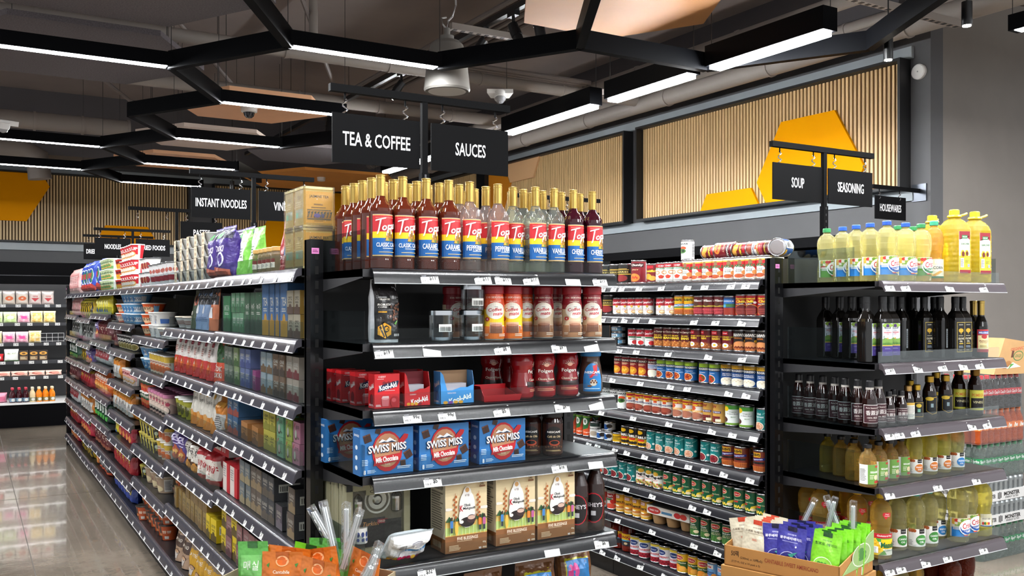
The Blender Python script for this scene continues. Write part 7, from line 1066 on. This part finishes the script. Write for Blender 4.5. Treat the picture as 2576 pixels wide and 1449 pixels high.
# left carton beside the end display
c0, c1 = at_depth(560, 1418, 2.62), at_depth(868, 1470, 2.38); ang2 = math.atan2(c1[1] - c0[1], c1[0] - c0[0]); w2 = math.hypot(c1[0] - c0[0], c1[1] - c0[1]); d2 = .21; z2 = .86
CL2 = ((c0[0] + c1[0]) / 2 - math.sin(ang2) * d2 / 2, (c0[1] + c1[1]) / 2 + math.cos(ang2) * d2 / 2, z2 - .13)
carton(CL2, ang2, w2, d2, .10, .13, 'open cardboard tray of orange and green drink pouches by the tea aisle', '#8f8268')
b = B(); b.box(-w2 / 2 - .005, w2 / 2 + .005, -d2 / 2 - .005, d2 / 2 + .005, 0, z2 - .131, M('#a8793f', 'card')); b.obj('closed_carton', loc=(CL2[0], CL2[1], 0), rz=ang2, label='closed cardboard carton under the orange drink pouches', cat='carton')
SHL = 'open tray by the tea aisle'
for k, x, y, a, ry in (('dp_gm', -.32, -.06, .1, -.12), ('dp_gr', -.2, -.03, .2, -.1), ('dp_gr', -.16, .05, .3, .15), ('dp_or', -.06, -.07, .3, -.05), ('dp_or', -.15, -.03, .4, .08), ('dp_or', .2, -.08, .0, .06), ('dp_or', .1, .02, .2, -.2), ('dp_or', .3, .05, -.2, .12), ('dp_gm', .06, .06, .1, .1), ('dp_gm', .0, .075, .1, -.1)):
    put(k, local(CL2, ang2, x * w2, y, .006), ang2 + a, SHL, x, 'the tea aisle end', rx=-.08, ry=ry)
for x, y, rx, ry in ((.12, .06, -.05, -.35), (.17, .07, .1, .1), (.2, .04, 0, .35), (.1, .09, .1, -.6), (.4, -.04, -.1, .5), (.42, 0, 0, .35), (.45, -.07, .1, .6)): put('straws', local(CL2, ang2, x * w2, y, .13 if x < .4 else .06), ang2, SHL, x, 'the tea aisle end', rx=rx, ry=ry)
# ---- stacked packs of drinks by the corner wall
def pack(z, nx, ny, r, h, kind, label, part, cat='drinks pack', sx=.0, tray=None):
    w, d = nx * 2 * r, ny * 2 * r; o = empty('drinks_pack', (5.43 + w / 2 + sx, 3.40 + d / 2, z), label, cat, 'shrink wrapped drink packs stacked by the corner wall')
    for i in range(nx):
        for j in range(ny):
            if j == 0 or i == 0 or j == 1 and i == 1:
                for k, (nm, me) in enumerate(part): c = link(nm, me, o if k == 0 else c0_); c.location = (-w / 2 + r + 2 * r * i, -d / 2 + r + 2 * r * j, 0) if k == 0 else (0, 0, 0); c0_ = c if k == 0 else c0_
    if tray: b = B(); b.box(-w / 2 - .003, w / 2 + .003, -d / 2 - .003, d / 2 + .003, 0, .065, M('#c9c9c8', 'p', .5)); [decal(b, [T('MONSTER', .2, .5, .4, '#1a1a1a', w=.22, bold=.04), R(.36, .2, .38, .8, '#1a1a1a'), R(.39, .15, .41, .85, '#1a1a1a'), R(.42, .25, .44, .8, '#1a1a1a'), T('MONSTER', .68, .6, .4, '#1a1a1a', w=.36, bold=.04), T('ENERGY ULTRA', .68, .25, .18, '#3a3a3a', w=.3)], L, .065, fn) for L, fn in ((w, on_front(-d / 2 - .003)), (d, on_left(-w / 2 - .003)))]; b.obj('tray', o)
    f = B(); e = .002; f.box(-w / 2 - e, w / 2 + e, -d / 2 - e, d / 2 + e, .001, h * (.97 if tray is None else 1.0), M('#eef2f2', 'wrap', .1, .05), bv=.03); f.obj('shrink_wrap', o)
def pet(liq, capc, lab, des, h=.215, r=.032):
    s_ = h / .215; b = B(); b.lathe([(r * .8, 0), (r, .012), (r * .95, .05 * s_), (r, .09 * s_), (r, .125 * s_), (r * .9, .15 * s_), (r * .5, .185 * s_), (r * .4, .195 * s_)], liq, 14); c = B(); c.lathe([(r * .46, .192 * s_), (r * .46, .212 * s_), (r * .4, h)], M(capc, 'p', .4), 12); l = B(); wrapcyl(l, r + .0006, .088 * s_, .128 * s_, M(lab, 'p', .35), 16); [decal(l, des, 1.8 * r, .04 * s_, on_cyl(r + .0008, .088 * s_, a), cu=.009) for a in (0, -PI / 2)]
    return [('bottle', b.mesh('bottle', .5)), ('cap', c.mesh('cap')), ('label', l.mesh('label'))]
spr = pet(M('#dfeae4', 'liq', .05, .15), '#2a8a54', '#178a4e', [T('Sprite', .5, .5, .6, '#f4f8f4', w=.8, bold=.03, shear=.1)]); cok = pet(M('#140806', 'g', .06), '#c8202c', '#c01f28', [T('Coca-Cola', .5, .5, .5, '#f6eeee', w=.8, shear=.3)]); fan = pet(M('#f0702c', 'liq', .05, .7), '#e8702c', '#f07a24', [T('Fanta', .5, .5, .6, '#fff', w=.6, bold=.04), R(.1, .1, .3, .5, '#f4c8a0')])
b = B(); b.lathe([(.024, 0), (.026, .006), (.0262, .13), (.022, .142), (.024, .146), (.02, .147)], M('#b4b6b8', 'm', .3), 16); l = B(); [decal(l, [[G([(.3 + .17 * i, .2), (.4 + .17 * i, .2), (.36 + .17 * i, .5), (.42 + .17 * i, .85), (.3 + .17 * i, .85)], '#55585c') for i in range(3)]], .05, .1, on_cyl(.0266, .03, a), cu=.008) for a in (0, -PI / 2)]; mon = [('drink_can', b.mesh('drink_can')), ('label', l.mesh('label'))]
pack(0.0, 8, 5, .032, .215, 0, 'lowest shrink wrapped pack of green labelled soda bottles on the floor', spr)
pack(.217, 9, 6, .0265, .148, 0, 'lower white tray of silver energy drink cans in the drinks stack', mon, tray=1, sx=.01); pack(.366, 9, 6, .0265, .148, 0, 'upper white tray of silver energy drink cans in the drinks stack', mon, tray=1, sx=.0)
pack(.515, 8, 5, .032, .215, 0, 'shrink wrapped green labelled soda pack above the energy drinks', spr, sx=-.01); pack(.731, 8, 5, .032, .215, 0, 'shrink wrapped pack of orange soda bottles in the drinks stack', fan, sx=-.03); pack(.947, 8, 5, .032, .215, 0, 'topmost shrink wrapped pack of dark cola bottles with red caps', cok, sx=-.05)
o = empty('produce_carton', (5.72, 3.52, 1.165), 'brown produce carton tilted on top of the cola pack', 'carton'); o.rotation_euler = (.0, .0, -.12); b = B(); m = M('#b08a5c', 'card'); b.prism([(-.13, 0), (.16, 0), (.2, .2), (-.03, .23)], -.13, .13, m, 'y'); decal(b, [T('ORGANIC', .55, .78, .1, '#a83a24', w=.35, rot=.1), E(.62, .55, .14, .16, '#2f6a34'), E(.62, .55, .12, .135, '#b08a5c'), T('GINGER', .62, .55, .1, '#2f6a34', w=.18), R(.42, .5, .48, .72, '#5a3424'), E(.3, .25, .12, .1, '#8a5a34'), E(.38, .32, .08, .08, '#9a6a3c'), G([(.35, .15), (.75, .2), (.5, .35)], '#dfe4d4'), G([(.4, .12), (.55, .3), (.45, .3)], '#4a8a3a')], .33, .2, lambda u, v, o_: (u + .02 + (v / .2) * .06, -.13 - o_, v + .005)); b.obj('carton', o)
label_all()
